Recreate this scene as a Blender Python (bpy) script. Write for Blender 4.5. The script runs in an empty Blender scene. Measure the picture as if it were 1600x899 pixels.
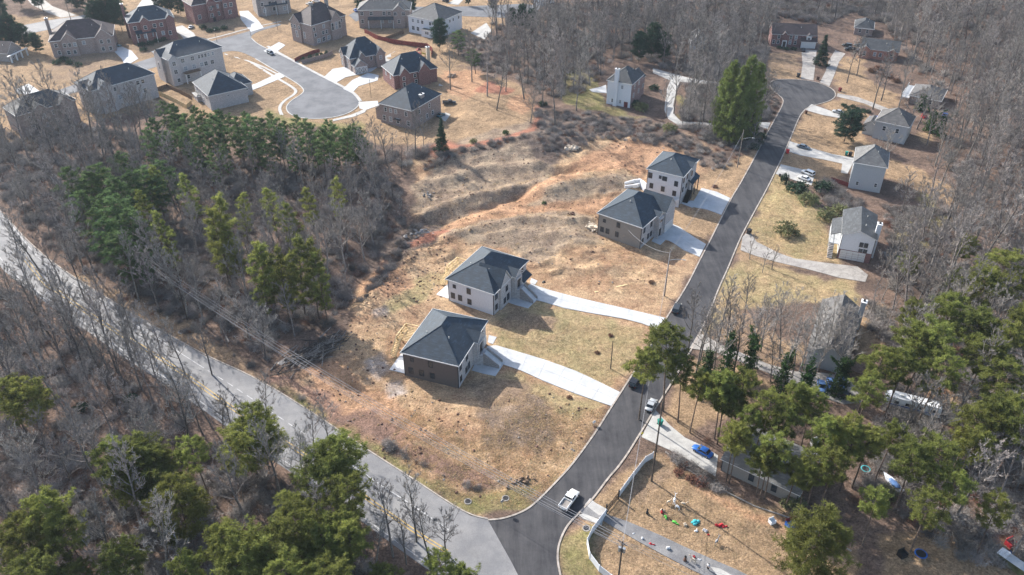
import bpy, math, random
import numpy as np
from mathutils import Vector, Matrix

# ------------------------------------------------------------------ camera, sky, sun, exposure
C = bpy.context.scene.collection
SC = bpy.context.scene
F = 1276.0; TH = math.radians(34.6); CZ = 132.0
ST, CT = math.sin(TH), math.cos(TH)
cam = bpy.data.cameras.new("camera"); camo = bpy.data.objects.new("camera", cam); C.objects.link(camo)
camo.location = (0, 0, CZ); camo.rotation_euler = (math.pi/2-TH, 0, 0)
cam.sensor_width = 36; cam.lens = F/1600*36; cam.clip_start = 1; cam.clip_end = 6000
SC.camera = camo
SUN_EL = math.radians(32); SUN_AZ = math.radians(-44)      # azimuth from +Y towards +X
W = bpy.data.worlds.new("World"); SC.world = W; W.use_nodes = True
wn = W.node_tree.nodes; wl = W.node_tree.links
sky = wn.new("ShaderNodeTexSky"); sky.sky_type = 'NISHITA'; sky.sun_disc = False
sky.sun_elevation = SUN_EL; sky.sun_rotation = SUN_AZ; sky.dust_density = 2.0
wn["Background"].inputs[1].default_value = 0.148
wl.new(sky.outputs[0], wn["Background"].inputs[0])
sd = Vector((math.sin(SUN_AZ)*math.cos(SUN_EL), math.cos(SUN_AZ)*math.cos(SUN_EL), math.sin(SUN_EL)))
sl = bpy.data.lights.new("sun", 'SUN'); sl.energy = 4.4; sl.angle = math.radians(0.6); sl.color = (1, .955, .90)
so = bpy.data.objects.new("sun", sl); C.objects.link(so); so.rotation_euler = (-sd).to_track_quat('-Z', 'Y').to_euler()
SC.view_settings.view_transform = 'Standard'; SC.view_settings.look = 'None'
SC.view_settings.exposure = 0.92; SC.view_settings.gamma = 1
try:
    SC.cycles.max_bounces = 5; SC.cycles.diffuse_bounces = 2; SC.cycles.volume_bounces = 0
    SC.cycles.volume_step_rate = 10
except Exception: pass

R = random.Random(7)
# ------------------------------------------------------------------ geometry of the view -> the ground
def at(px, py, z=0.0):
    u = (px-800.0)/F; v = (py-449.5)/F
    t = (z-CZ)/(-(ST+v*CT))
    return (u*t, (CT-v*ST)*t, z)
def proj(x, y, z):
    zc = y*CT-(z-CZ)*ST
    if zc < 1: return (-9999, -9999)
    return (800+F*x/zc, 449.5-F*(y*ST+(z-CZ)*CT)/zc)
def poly(pts, z=0.0): return [at(p[0], p[1], z)[:2] for p in pts]
def inside(X, Y, P):
    X = np.asarray(X); Y = np.asarray(Y); r = np.zeros(X.shape, bool); n = len(P)
    for i in range(n):
        x1, y1 = P[i]; x2, y2 = P[(i+1) % n]
        if y1 == y2: continue
        c = ((y1 > Y) != (y2 > Y)) & (X < (x2-x1)*(Y-y1)/(y2-y1)+x1)
        r ^= c
    return r
def segdist(X, Y, P, closed=False):
    d = np.full(np.shape(X), 1e9); n = len(P)
    for i in range(n if closed else n-1):
        x1, y1 = P[i]; x2, y2 = P[(i+1) % n]; dx, dy = x2-x1, y2-y1; L = dx*dx+dy*dy+1e-9
        t = np.clip(((X-x1)*dx+(Y-y1)*dy)/L, 0, 1)
        d = np.minimum(d, np.hypot(X-x1-t*dx, Y-y1-t*dy))
    return d
def vnoise(X, Y, s, seed=0):
    x = X/s; y = Y/s; xi = np.floor(x).astype(np.int64); yi = np.floor(y).astype(np.int64); fx = x-xi; fy = y-yi
    fx = fx*fx*(3-2*fx); fy = fy*fy*(3-2*fy)
    def h(a, b):
        n = (a*374761393+b*668265263+seed*1442695041) & 0xffffffff
        n = ((n ^ (n >> 13))*1274126177) & 0xffffffff
        return ((n ^ (n >> 16)) & 0xffff)/65535.0
    return (h(xi, yi)*(1-fx)+h(xi+1, yi)*fx)*(1-fy)+(h(xi, yi+1)*(1-fx)+h(xi+1, yi+1)*fx)*fy

# ------------------------------------------------------------------ outlines of the paved ground (read off the photograph, laid on the ground plane)
MAIN_UP = [(-60,262),(-25,305),(10,340),(40,375),(78,408),(120,437),(200,487),(260,522),(320,556),(400,591),(487,645),(575,705),(640,746),(700,786),(735,806)]
MAIN_LO = [(700,906),(665,888),(615,852),(575,822),(507,774),(430,722),(277,612),(227,580),(180,550),(140,520),(112,503),(70,472),(45,455),(8,425),(-30,385),(-70,330)]
MAIN = MAIN_UP+[(762,812),(800,880),(860,960),(960,1060),(880,1100),(780,990)]+MAIN_LO
ST_L = [(1216,176),(1199,206),(1182,240),(1154.5,290),(1141,311),(1112,370),(1096,400),(1071,450),(1045,489),(1018,536),(987,586),(955,635),(931,674),(895,724),(872,749),(846,776),(825,795),(800,806),(780,811),(762,812)]
ST_R = [(885,960),(880,925),(877,899),(872,876),(873,855),(880,835),(890,818),(912,796),(930,777),(950,749),(972.5,724),(1000,680),(1024,640),(1056,590),(1085,540),(1108,492),(1124,450),(1137,422),(1146,400),(1158.5,370),(1180,330),(1202,290),(1225.6,240),(1237,213),(1250,181),(1259,171)]
BULB = [(1269,166),(1285,162),(1300,157),(1307,150),(1304,141),(1290,133),(1270,127),(1245,124),(1225,124),(1209,125),(1201,130),(1205,140),(1215,148),(1223,155),(1223,162)]
STREET = ST_L+[(775,835),(800,880),(840,960)]+ST_R+BULB
UPROAD = [(400,92),(437,114),(465,130),(477,141),(472,148),(455,158),(447,168),(452,178),(468,184),(492,186),(520,184),(545,177),(560,166),(562,156),(550,145),(525,132),(495,117),(450,92),(417,77),(400,68),(392,60),(394,54),(410,47),(440,40),(438,36),(400,46),(350,60),(312,69),(260,84),(215,97),(180,110),(120,131),(60,152),(60,160),(130,142),(200,119),(250,102),(330,88),(352,80),(375,80)]
TOPROAD = [(545,24),(560,15),(640,11),(720,10.5),(820,6),(850,10),(830,22),(790,28),(735,26),(700,24),(640,20),(580,26),(556,34)]
FARROAD = [(-40,48),(25,42),(70,33),(130,24),(150,25),(150,32),(90,44),(40,54),(-40,64)]
FARDRIVE = [(95,28),(75,20),(50,8),(38,-6),(48,-20),(62,-6),(82,10),(120,24)]
FAR_DRIVE2 = [(212,14),(222,0),(240,-12),(256,-10),(246,6),(238,16)]
DRIVES = {
 'd1': [(755,552),(762,541),(776,540),(800,547),(850,562),(900,580),(940,599),(970,614),(955,635),(900,616),(850,596),(800,573),(787,569),(774,588),(755,584),(737,579),(741,570),(768,572),(775,566),(752,563)],
 'd1b': [(764,524),(776,527),(770,538),(762,535)],
 'd2': [(814,455),(830,443),(845,450),(900,465),(975,482),(1039,497),(1027,515),(990,501),(925,490),(882,482),(839,469),(825,482),(806,477),(792,472),(795,464),(818,468),(826,463),(812,459)],
 'd2b': [(830,435),(840,439),(836,445),(828,442)],
 'd3': [(1050,350),(1062,355),(1076,366),(1103,382),(1093,402),(1068,391),(1048,377),(1040,375),(1032,383),(1018,377),(1024,368)],
 'd4': [(1096,294),(1120,300),(1141,310),(1127,336),(1100,326),(1088,320),(1082,325),(1064,318),(1068,314),(1084,314)],
 'r1': [(1016,657),(1024,641),(1047,665),(1070,684),(1098,697),(1122,712),(1118,745),(1098,733),(1072,717),(1045,703),(1002,683)],
 'r2': [(1077,545),(1092,520),(1108,528),(1125,538),(1200,569),(1240,582),(1285,583),(1320,588),(1350,611),(1352,628),(1318,632),(1275,618),(1240,602),(1200,583),(1150,563),(1105,546)],
 'r3': [(1160,371),(1170,360),(1182,378),(1215,395),(1240,404),(1290,411),(1340,417),(1356,430),(1352,441),(1310,434),(1270,423),(1215,410),(1180,400),(1157,391)],
 'r4': [(1212,272),(1220,257),(1262,267),(1272,277),(1268,290),(1245,283)],
 'r5': [(1229,236),(1234,221),(1269,232),(1300,241),(1333,247),(1333,255),(1324,272),(1314,270),(1316,256),(1289,250),(1250,243)],
 'r6': [(1258,172),(1268,163),(1290,171),(1313,179),(1313,185),(1285,180)],
 'r7a': [(1252,77),(1276,79),(1274,100),(1271,126),(1251,123),(1254,100)],
 'r7b': [(1305,79),(1321,84),(1311,97),(1303,119),(1296,135),(1281,129),(1290,112),(1295,95)],
 'r8': [(1307,151),(1309,146),(1340,152),(1362,160),(1388,170),(1386,177),(1350,162)],
 'l1': [(1020,107),(1050,115),(1080,123),(1120,129),(1160,133),(1160,136),(1110,133),(1062,128),(1056,145),(1052,165),(1054,180),(1064,190),(1117,193),(1186,191),(1204,192),(1199,203),(1180,197),(1117,197),(1060,196),(1044,186),(1038,172),(1042,140),(1047,126),(1020,114)],
 'l2': [(921,140),(935,137),(947,133),(948,146),(925,144)],
 'u1': [(392,50),(376,30),(374,18),(388,17),(404,33),(412,44)],
 'u2': [(174,76),(188,72),(206,80),(216,92),(196,104),(190,92)],
 'u3': [(268,44),(285,40),(303,52),(311,66),(296,70),(283,56)],
 'u4': [(412,80),(424,73),(436,66),(446,71),(430,83),(424,86)],
 'u5': [(505,122),(520,108),(545,104),(563,100),(592,104),(580,112),(540,121),(524,130)],
 'u6': [(536,139),(550,126),(575,114),(592,118),(590,126),(560,135),(550,146)],
 'u7': [(372,140),(400,131),(436,114),(445,120),(410,135),(380,147)],
 'u8': [(25,140),(45,131),(62,143),(42,148),(26,146)],
 'u9': [(735,52),(760,36),(768,48),(757,62)],
 'u10':[(700,6),(720,-8),(732,-8),(716,8)],
 'u11':[(560,160),(590,158),(592,165),(572,172),(562,170)],
 'pad':[(688,186),(696,176),(704,179),(696,190)],
 'g1': [(906,802),(914,790),(950,805),(980,815),(1030,836),(1070,855),(1110,873),(1150,890),(1200,915),(1160,925),(1110,905),(1060,880),(1000,848),(960,825),(940,812)],
 'cb': [(1110,886),(1125,889),(1150,903),(1170,925),(1140,925)],
 'jx': [(560,175),(548,180),(520,187),(520,190),(552,183),(570,176),(575,168)],
}
PAVED = [MAIN, STREET, UPROAD, TOPROAD, FARROAD, FARDRIVE, FAR_DRIVE2]+list(DRIVES.values())
PAVED_G = [poly(p) for p in PAVED]
PAD_G = []     # house footprints, filled below

# ------------------------------------------------------------------ terrain height
def gauss(X, Y, c, r, a): return a*np.exp(-((X-c[0])**2+(Y-c[1])**2)/(r*r))
def ridge(X, Y, pts, r, a): d = segdist(X, Y, poly(pts)); return a*np.exp(-(d/r)**2)
HOUSEPX = [(672,590),(735,480),(990,360),(1040,300),(1345,385),(1300,530),(1355,285),(1400,210),(640,170),(560,95),(640,120),(360,150),(300,105),(190,150)]
def height(X, Y):
    X = np.asarray(X, float); Y = np.asarray(Y, float); h = np.zeros(X.shape)
    h += ridge(X, Y, [(690,335),(640,330),(600,370),(560,420),(520,470)], 7, -3.2)
    h += ridge(X, Y, [(640,345),(760,325),(830,298),(890,268)], 2.2, -1.3)
    h += ridge(X, Y, [(660,255),(740,248),(820,232)], 9, 2.6)
    h += ridge(X, Y, [(850,302),(910,290),(970,282)], 5, 2.2)
    h += ridge(X, Y, [(655,330),(740,312),(850,288),(970,272)], 2.6, 1.7)
    h += ridge(X, Y, [(700,372),(800,350),(905,348)], 2.6, 1.5)
    h += ridge(X, Y, [(665,292),(760,268),(845,262)], 3.0, 1.5)
    h += ridge(X, Y, [(845,410),(900,425),(960,420)], 2.2, 1.0)
    h += ridge(X, Y, [(640,400),(700,395)], 2.5, 1.2)
    h += ridge(X, Y, [(780,372),(850,365),(900,375)], 8, 1.6)
    h += gauss(X, Y, at(800,660)[:2], 9, 1.4)
    h += gauss(X, Y, at(870,305)[:2], 7, 1.2)
    h += gauss(X, Y, at(765,195)[:2], 26, 2.0)
    h += ridge(X, Y, [(870,215),(960,205),(1060,215)], 12, 1.8)
    h += ridge(X, Y, [(600,690),(680,735),(770,770)], 3, -.7)
    h += gauss(X, Y, at(1250,330)[:2], 12, 1.2)
    Lt = poly([(640,300),(690,250),(820,225),(1000,215),(1010,300),(940,400),(840,440),(720,400),(620,430),(560,480)]); il = inside(X, Y, Lt)
    rg = 1-np.abs(vnoise(X+Y*.6, Y*1.7-X*.4, 6.5, 14)*2-1)
    h += np.where(il, (rg**3)*.7+(vnoise(X, Y, 2.3, 17)-.5)*.35, 0)
    n = (vnoise(X, Y, 9, 3)-.5)*.9+(vnoise(X, Y, 3.1, 5)-.5)*.5+(vnoise(X, Y, 1.6, 8)-.5)*.22
    h += n*.8
    # far ground rolls gently upward beyond the subdivision
    h += np.clip((Y-600)/900, 0, 1)**2*30*vnoise(X, Y, 500, 11)
    m = np.full(X.shape, 1e9)
    near = (np.abs(X) < 420) & (Y > 60) & (Y < 560)
    if near.any():
        xn, yn = X[near], Y[near]; mm = np.full(xn.shape, 1e9)
        for P in PAVED_G+PAD_G:
            x0 = min(p[0] for p in P)-12; x1 = max(p[0] for p in P)+12; y0 = min(p[1] for p in P)-12; y1 = max(p[1] for p in P)+12
            s = (xn > x0) & (xn < x1) & (yn > y0) & (yn < y1)
            if s.any():
                d = segdist(xn[s], yn[s], P, True); d[inside(xn[s], yn[s], P)] = 0
                mm[s] = np.minimum(mm[s], d)
        m[near] = mm
    k = np.clip((m-1.2)/6, 0, 1); k = k*k*(3-2*k)
    return h*k-.03*(m < 2)
def hz(x, y): return float(height(np.array([x]), np.array([y]))[0])
def atg(px, py):
    z = 0.0
    for _ in range(4):
        x, y, _z = at(px, py, z); z = .5*z+.5*hz(x, y)
    x, y, _z = at(px, py, z); return (x, y, hz(x, y))

# ------------------------------------------------------------------ object helpers
class MB:
    def __init__(s): s.v = []; s.f = []; s.m = []
    def face(s, pts, mi=0):
        n = len(s.v); s.v += [tuple(p) for p in pts]; s.f.append(tuple(range(n, n+len(pts)))); s.m.append(mi)
    def box(s, x0, x1, y0, y1, z0, z1, mi=0):
        n = len(s.v)
        s.v += [(x0,y0,z0),(x1,y0,z0),(x1,y1,z0),(x0,y1,z0),(x0,y0,z1),(x1,y0,z1),(x1,y1,z1),(x0,y1,z1)]
        for q in ((0,3,2,1),(4,5,6,7),(0,1,5,4),(1,2,6,5),(2,3,7,6),(3,0,4,7)): s.f.append(tuple(n+i for i in q)); s.m.append(mi)
    def prism(s, pts, z0, z1, mi=0):
        k = len(pts); n = len(s.v)
        a = sum(pts[i][0]*pts[(i+1) % k][1]-pts[(i+1) % k][0]*pts[i][1] for i in range(k))
        if a < 0: pts = pts[::-1]
        s.v += [(p[0], p[1], z0) for p in pts]+[(p[0], p[1], z1) for p in pts]
        s.f.append(tuple(n+i for i in range(k))[::-1]); s.m.append(mi); s.f.append(tuple(n+k+i for i in range(k))); s.m.append(mi)
        for i in range(k): s.f.append((n+i, n+(i+1) % k, n+k+(i+1) % k, n+k+i)); s.m.append(mi)
    def tube(s, p, q, r0, r1=None, k=5, mi=0, cap=True):
        p = Vector(p); q = Vector(q); d = q-p
        if d.length < 1e-6: return
        r1 = r0 if r1 is None else r1
        a = d.orthogonal().normalized(); b = d.normalized().cross(a); n = len(s.v)
        for c, r in ((p, r0), (q, r1)):
            for i in range(k):
                t = 2*math.pi*i/k; s.v.append(tuple(c+(a*math.cos(t)+b*math.sin(t))*r))
        for i in range(k): s.f.append((n+i, n+(i+1) % k, n+k+(i+1) % k, n+k+i)); s.m.append(mi)
        if cap: s.f.append(tuple(n+i for i in range(k))[::-1]); s.m.append(mi); s.f.append(tuple(n+k+i for i in range(k))); s.m.append(mi)
    def blob(s, c, r, seed=0, k=7, rows=5, mi=0, rough=.25):
        q = random.Random(seed); n = len(s.v)
        s.v.append((c[0], c[1], c[2]-r[2]))
        for j in range(1, rows):
            ph = -math.pi/2+math.pi*j/rows
            for i in range(k):
                t = 2*math.pi*(i+.5*(j % 2))/k; e = 1+q.uniform(-rough, rough)
                s.v.append((c[0]+r[0]*math.cos(ph)*math.cos(t)*e, c[1]+r[1]*math.cos(ph)*math.sin(t)*e, c[2]+r[2]*math.sin(ph)*e))
        s.v.append((c[0], c[1], c[2]+r[2])); top = len(s.v)-1
        for i in range(k):
            s.f.append((n, n+1+(i+1) % k, n+1+i)); s.m.append(mi)
            for j in range(rows-2):
                a = n+1+j*k; s.f.append((a+i, a+(i+1) % k, a+k+(i+1) % k, a+k+i)); s.m.append(mi)
            a = n+1+(rows-2)*k; s.f.append((a+i, a+(i+1) % k, top)); s.m.append(mi)
    def mesh(s, name, mats, smooth=False):
        me = bpy.data.meshes.new(name); me.from_pydata(s.v, [], s.f)
        for m in (mats if isinstance(mats, (list, tuple)) else [mats]): me.materials.append(m)
        if any(s.m): me.polygons.foreach_set('material_index', s.m)
        if smooth: me.polygons.foreach_set('use_smooth', [True]*len(s.f))
        me.update(); return me
    def build(s, name, mats, parent=None, smooth=False): return link(name, s.mesh(name, mats, smooth), parent)
def link(name, me, parent=None, loc=None, rot=None):
    o = bpy.data.objects.new(name, me); C.objects.link(o)
    if parent: o.parent = parent
    if loc is not None: o.location = loc
    if rot is not None: o.rotation_euler = rot
    return o
def tag(o, label=None, cat=None, group=None, kind=None):
    if label: o['label'] = label
    if cat: o['category'] = cat
    if group: o['group'] = group
    if kind: o['kind'] = kind
    return o
def thing(name, label, cat, loc=(0,0,0), rz=0, group=None):
    o = link(name, None, None, loc, (0, 0, rz)); return tag(o, label, cat, group)

# ------------------------------------------------------------------ materials
def mat(name, col, rough=.8, metal=0, var=.12, scale=3.0, bump=0, spec=.3, kind=None, col2=None, objvar=0, bscale=None, transm=0):
    m = bpy.data.materials.new(name); m.use_nodes = True; N = m.node_tree.nodes; L = m.node_tree.links
    b = N["Principled BSDF"]; b.inputs["Roughness"].default_value = rough; b.inputs["Metallic"].default_value = metal
    b.inputs["Specular IOR Level"].default_value = spec
    tc = N.new("ShaderNodeTexCoord"); nz = N.new("ShaderNodeTexNoise"); nz.inputs["Scale"].default_value = scale; nz.inputs["Detail"].default_value = 5
    L.new(tc.outputs["Object"], nz.inputs["Vector"])
    c2 = col2 or tuple(c*(1-2.2*var) for c in col)
    rmp = N.new("ShaderNodeValToRGB"); rmp.color_ramp.elements[0].position = .32; rmp.color_ramp.elements[1].position = .68
    rmp.color_ramp.elements[0].color = (*c2, 1); rmp.color_ramp.elements[1].color = (*[min(1, c*(1+var*.6)) for c in col], 1)
    L.new(nz.outputs[0], rmp.inputs[0]); out = rmp.outputs[0]; hb = nz.outputs[0]
    def vec(scalev):
        sp = N.new("ShaderNodeSeparateXYZ"); L.new(tc.outputs["Object"], sp.inputs[0])
        ad = N.new("ShaderNodeMath"); ad.operation = 'ADD'; L.new(sp.outputs[0], ad.inputs[0]); L.new(sp.outputs[1], ad.inputs[1])
        cb = N.new("ShaderNodeCombineXYZ"); L.new(ad.outputs[0], cb.inputs[0]); L.new(sp.outputs[2], cb.inputs[1]); return cb.outputs[0]
    if kind == 'brick':
        br = N.new("ShaderNodeTexBrick"); br.inputs["Scale"].default_value = 1; br.inputs["Brick Width"].default_value = .42; br.inputs["Row Height"].default_value = .16
        br.inputs["Mortar Size"].default_value = .018; L.new(vec(1), br.inputs["Vector"])
        br.inputs["Color2"].default_value = (*[c*.55 for c in col], 1); br.inputs["Mortar"].default_value = (*[min(1, .5*c+.25) for c in col], 1)
        L.new(out, br.inputs["Color1"]); out = br.outputs[0]; hb = br.outputs[1]
    if kind == 'siding':
        wv = N.new("ShaderNodeTexWave"); wv.bands_direction = 'Z'; wv.wave_profile = 'SAW'; wv.inputs["Scale"].default_value = .8
        L.new(tc.outputs["Object"], wv.inputs["Vector"]); hb = wv.outputs[1]
        mx = N.new("ShaderNodeMix"); mx.data_type = 'RGBA'; mx.blend_type = 'MULTIPLY'; mx.inputs[0].default_value = .25
        L.new(out, mx.inputs[6]); L.new(wv.outputs[0], mx.inputs[7]); out = mx.outputs[2]
    if kind == 'shingle':
        br = N.new("ShaderNodeTexBrick"); br.inputs["Scale"].default_value = 1; br.inputs["Brick Width"].default_value = .9; br.inputs["Row Height"].default_value = .16
        br.inputs["Mortar Size"].default_value = .012; L.new(vec(1), br.inputs["Vector"])
        br.inputs["Color2"].default_value = (*[c*.5 for c in col], 1); br.inputs["Mortar"].default_value = (*[c*.5 for c in col], 1)
        L.new(out, br.inputs["Color1"]); out = br.outputs[0]; hb = br.outputs[1]
    if objvar:
        oi = N.new("ShaderNodeObjectInfo"); hs = N.new("ShaderNodeHueSaturation"); mr = N.new("ShaderNodeMapRange")
        mr.inputs[3].default_value = 1-objvar; mr.inputs[4].default_value = 1+objvar
        L.new(oi.outputs["Random"], mr.inputs[0]); L.new(mr.outputs[0], hs.inputs["Value"]); L.new(out, hs.inputs["Color"])
        mr2 = N.new("ShaderNodeMapRange"); mr2.inputs[3].default_value = .5-.04*objvar; mr2.inputs[4].default_value = .5+.05*objvar
        ml = N.new("ShaderNodeMath"); ml.operation = 'FRACT'; m2 = N.new("ShaderNodeMath"); m2.operation = 'MULTIPLY'; m2.inputs[1].default_value = 7.3
        L.new(oi.outputs["Random"], m2.inputs[0]); L.new(m2.outputs[0], ml.inputs[0]); L.new(ml.outputs[0], mr2.inputs[0]); L.new(mr2.outputs[0], hs.inputs["Hue"])
        out = hs.outputs[0]
    L.new(out, b.inputs["Base Color"])
    if transm:
        tl = N.new('ShaderNodeBsdfTranslucent'); ms = N.new('ShaderNodeMixShader'); ms.inputs[0].default_value = transm; L.new(out, tl.inputs[0]); L.new(b.outputs[0], ms.inputs[1]); L.new(tl.outputs[0], ms.inputs[2]); L.new(ms.outputs[0], N['Material Output'].inputs[0])
    if bump:
        bp = N.new("ShaderNodeBump"); bp.inputs["Strength"].default_value = bump; bp.inputs["Distance"].default_value = .06
        L.new(hb, bp.inputs["Height"]); L.new(bp.outputs[0], b.inputs["Normal"])
    return m
M = {}
def shingle(n, c): M[n] = mat(n, c, .68, var=.24, scale=.55, bump=.5, kind='shingle', spec=.45)
shingle('roof_slate', (.036,.064,.094)); shingle('roof_grey', (.085,.093,.10)); shingle('roof_light', (.21,.21,.205)); shingle('roof_brown', (.085,.060,.062)); shingle('roof_weather', (.16,.155,.15))
M['taupe'] = mat('taupe siding', (.165,.14,.128), .7, var=.05, bump=.4, kind='siding')
M['tan'] = mat('tan siding', (.33,.305,.27), .7, var=.05, bump=.4, kind='siding')
M['white'] = mat('white siding', (.83,.85,.88), .6, var=.04, bump=.4, kind='siding')
M['grey'] = mat('grey siding', (.52,.54,.55), .6, var=.05, bump=.4, kind='siding')
M['trim'] = mat('white trim', (.75,.75,.73), .5, var=.03)
M['darktrim'] = mat('dark trim', (.04,.04,.045), .5, var=.05)
M['whitebrick'] = mat('whitewashed brick', (.62,.59,.58), .85, var=.14, scale=2, bump=.4, kind='brick')
M['brick'] = mat('brown brick', (.36,.27,.235), .85, var=.2, scale=1.3, bump=.4, kind='brick')
M['redbrick'] = mat('red brick', (.24,.085,.07), .85, var=.2, scale=1.3, bump=.4, kind='brick')
M['orangebrick'] = mat('orange brick', (.45,.17,.10), .85, var=.2, scale=1.3, bump=.4, kind='brick')
M['pinkbrick'] = mat('pink brick', (.38,.24,.22), .85, var=.2, scale=1.3, bump=.4, kind='brick')
M['stone'] = mat('pale stone', (.42,.37,.34), .9, var=.22, scale=2.4, bump=.5, kind='brick')
M['palebrick'] = mat('pale brick', (.60,.56,.54), .85, var=.14, scale=1.5, bump=.4, kind='brick')
M['glass'] = mat('window glass', (.05,.065,.08), .12, var=.3, scale=.6, spec=.6)
M['curtain'] = mat('curtained window glass', (.30,.33,.36), .2, var=.2, scale=.8, spec=.6)
M['garage'] = mat('garage door', (.66,.66,.64), .5, var=.05, scale=2)
M['lumber'] = mat('new lumber', (.80,.60,.32), .8, var=.2, scale=2)
M['oldwood'] = mat('weathered wood', (.22,.15,.10), .85, var=.25, scale=2)
M['redwood'] = mat('red stained wood', (.26,.055,.045), .8, var=.25, scale=2)
M['pole'] = mat('pole wood', (.27,.235,.20), .85, var=.25, scale=2)
M['darkpole'] = mat('dark pole wood', (.10,.08,.065), .85, var=.25, scale=2)
M['concrete'] = mat('concrete', (.52,.50,.47), .85, var=.10, scale=.45)
M['newconcrete'] = mat('new concrete', (.66,.66,.65), .8, var=.05, scale=.5)
M['oldconcrete'] = mat('old concrete', (.36,.33,.30), .9, var=.2, scale=.6)
M['kerb'] = mat('kerb concrete', (.42,.37,.32), .9, var=.18, scale=.9)
M['metal'] = mat('galvanised metal', (.45,.47,.48), .45, metal=.7, var=.1)
M['black'] = mat('black metal', (.02,.02,.022), .5, var=.1)
M['wire'] = mat('aluminium wire', (.30,.30,.31), .5, var=.1)
M['vinyl'] = mat('white vinyl', (.78,.80,.83), .45, var=.03, scale=1)
M['bark'] = mat('grey bark', (.235,.21,.19), .95, var=.25, scale=2.5, bump=.6, objvar=.5)
M['twig'] = mat('bare twigs', (.345,.312,.285), .95, var=.2, scale=.5, objvar=.4)
M['palebark'] = mat('pale bark', (.42,.38,.34), .95, var=.22, scale=1.5, objvar=.15)
M['pinebark'] = mat('pine bark', (.17,.125,.10), .95, var=.3, scale=2.5, bump=.6, objvar=.25)
M['needle_y'] = mat('sunlit pine needles', (.245,.270,.070), .8, var=.25, scale=.35, objvar=.28, transm=.5)  # yellow green needle colour of the lighter pines, varied per tree
M['needle_g'] = mat('green pine needles', (.125,.195,.075), .8, var=.25, scale=.35, objvar=.3, transm=.5)
M['needle_d'] = mat('dark evergreen leaves', (.035,.080,.040), .7, var=.25, scale=.4, objvar=.2, transm=.2)
M['ivy'] = mat('ivy leaves', (.05,.11,.025), .6, var=.3, scale=.8, objvar=.2, transm=.3)
M['shrub'] = mat('shrub leaves', (.23,.24,.11), .8, var=.25, scale=.8, objvar=.2, transm=.3)
M['russet'] = mat('russet dry leaves', (.26,.13,.085), .9, var=.3, scale=.8, objvar=.2)
M['drygrass'] = mat('dry grass blades', (.66,.49,.29), .9, var=.2, scale=.3, transm=.55)
M['needle_m'] = mat('leafy evergreen sprays', (.20,.25,.07), .8, var=.25, scale=.35, objvar=.25, transm=.35)
M['rubber'] = mat('tyre rubber', (.02,.02,.02), .9)
M['rim'] = mat('wheel rim', (.45,.45,.46), .35, metal=.8)
M['carglass'] = mat('car glass', (.015,.02,.025), .08, spec=.6)
M['lamp'] = mat('lamp lens', (.7,.68,.6), .2); M['tail'] = mat('tail light lens', (.35,.02,.015), .25)
for n, c in {'paint_white':(.78,.78,.76),'paint_black':(.018,.02,.024),'paint_silver':(.42,.44,.45),'paint_grey':(.13,.16,.19),'paint_blue':(.02,.12,.42),'paint_dark':(.05,.055,.06),'paint_teal':(.03,.13,.16)}.items():
    M[n] = mat(n, c, .28, metal=.15, var=.03, spec=.5)
for n, c in {'red':(.55,.03,.04),'cyan':(.05,.42,.46),'green':(.12,.5,.08),'purewhite':(.8,.8,.8),'blue':(.03,.13,.45),'yellow':(.6,.5,.05),'brown':(.12,.06,.04),'skin':(.35,.2,.14),'cream':(.6,.5,.38),'darkred':(.16,.03,.03),'greenbin':(.02,.25,.2),'tarp':(.10,.2,.42)}.items():
    M[n] = mat(n+' surface', c, .7, var=.12, scale=6)

# ------------------------------------------------------------------ house frames (corner nearest the camera, left eave end, right eave end)
def solve_h(A, ey):
    x, y, _ = at(*A); lo, hi = 0, 40
    for _ in range(40):
        m = (lo+hi)/2
        if proj(x, y, m)[1] > ey: lo = m
        else: hi = m
    return lo
HS = []
def frame(name, label, A, eA, B=None, Cc=None, db=None, dc=None, **k):
    h = solve_h(A, eA); a = at(*A)
    if B is not None: b = at(B[0], B[1], h); vb = Vector((b[0]-a[0], b[1]-a[1])); w = vb.length if db is None else db; tb = math.atan2(vb.y, vb.x)
    if Cc is not None: c = at(Cc[0], Cc[1], h); vc = Vector((c[0]-a[0], c[1]-a[1])); d = vc.length if dc is None else dc; tc_ = math.atan2(vc.y, vc.x)
    if B is None: w = db; ang = tc_
    elif Cc is None: d = dc; ang = tb-math.pi/2
    else:
        e = tb-math.pi/2-tc_; e = (e+math.pi) % (2*math.pi)-math.pi; ang = tc_+e*.5
    H = dict(name=name, label=label, a=a, h=h, w=w, d=d, ang=ang, **k); HS.append(H)
    ca, sa = math.cos(ang), math.sin(ang)
    PAD_G.append([(a[0]+ca*x-sa*y, a[1]+sa*x+ca*y) for x, y in ((-.5,-.5),(d+.5,-.5),(d+.5,w+.5),(-.5,w+.5))])
    return H
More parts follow.
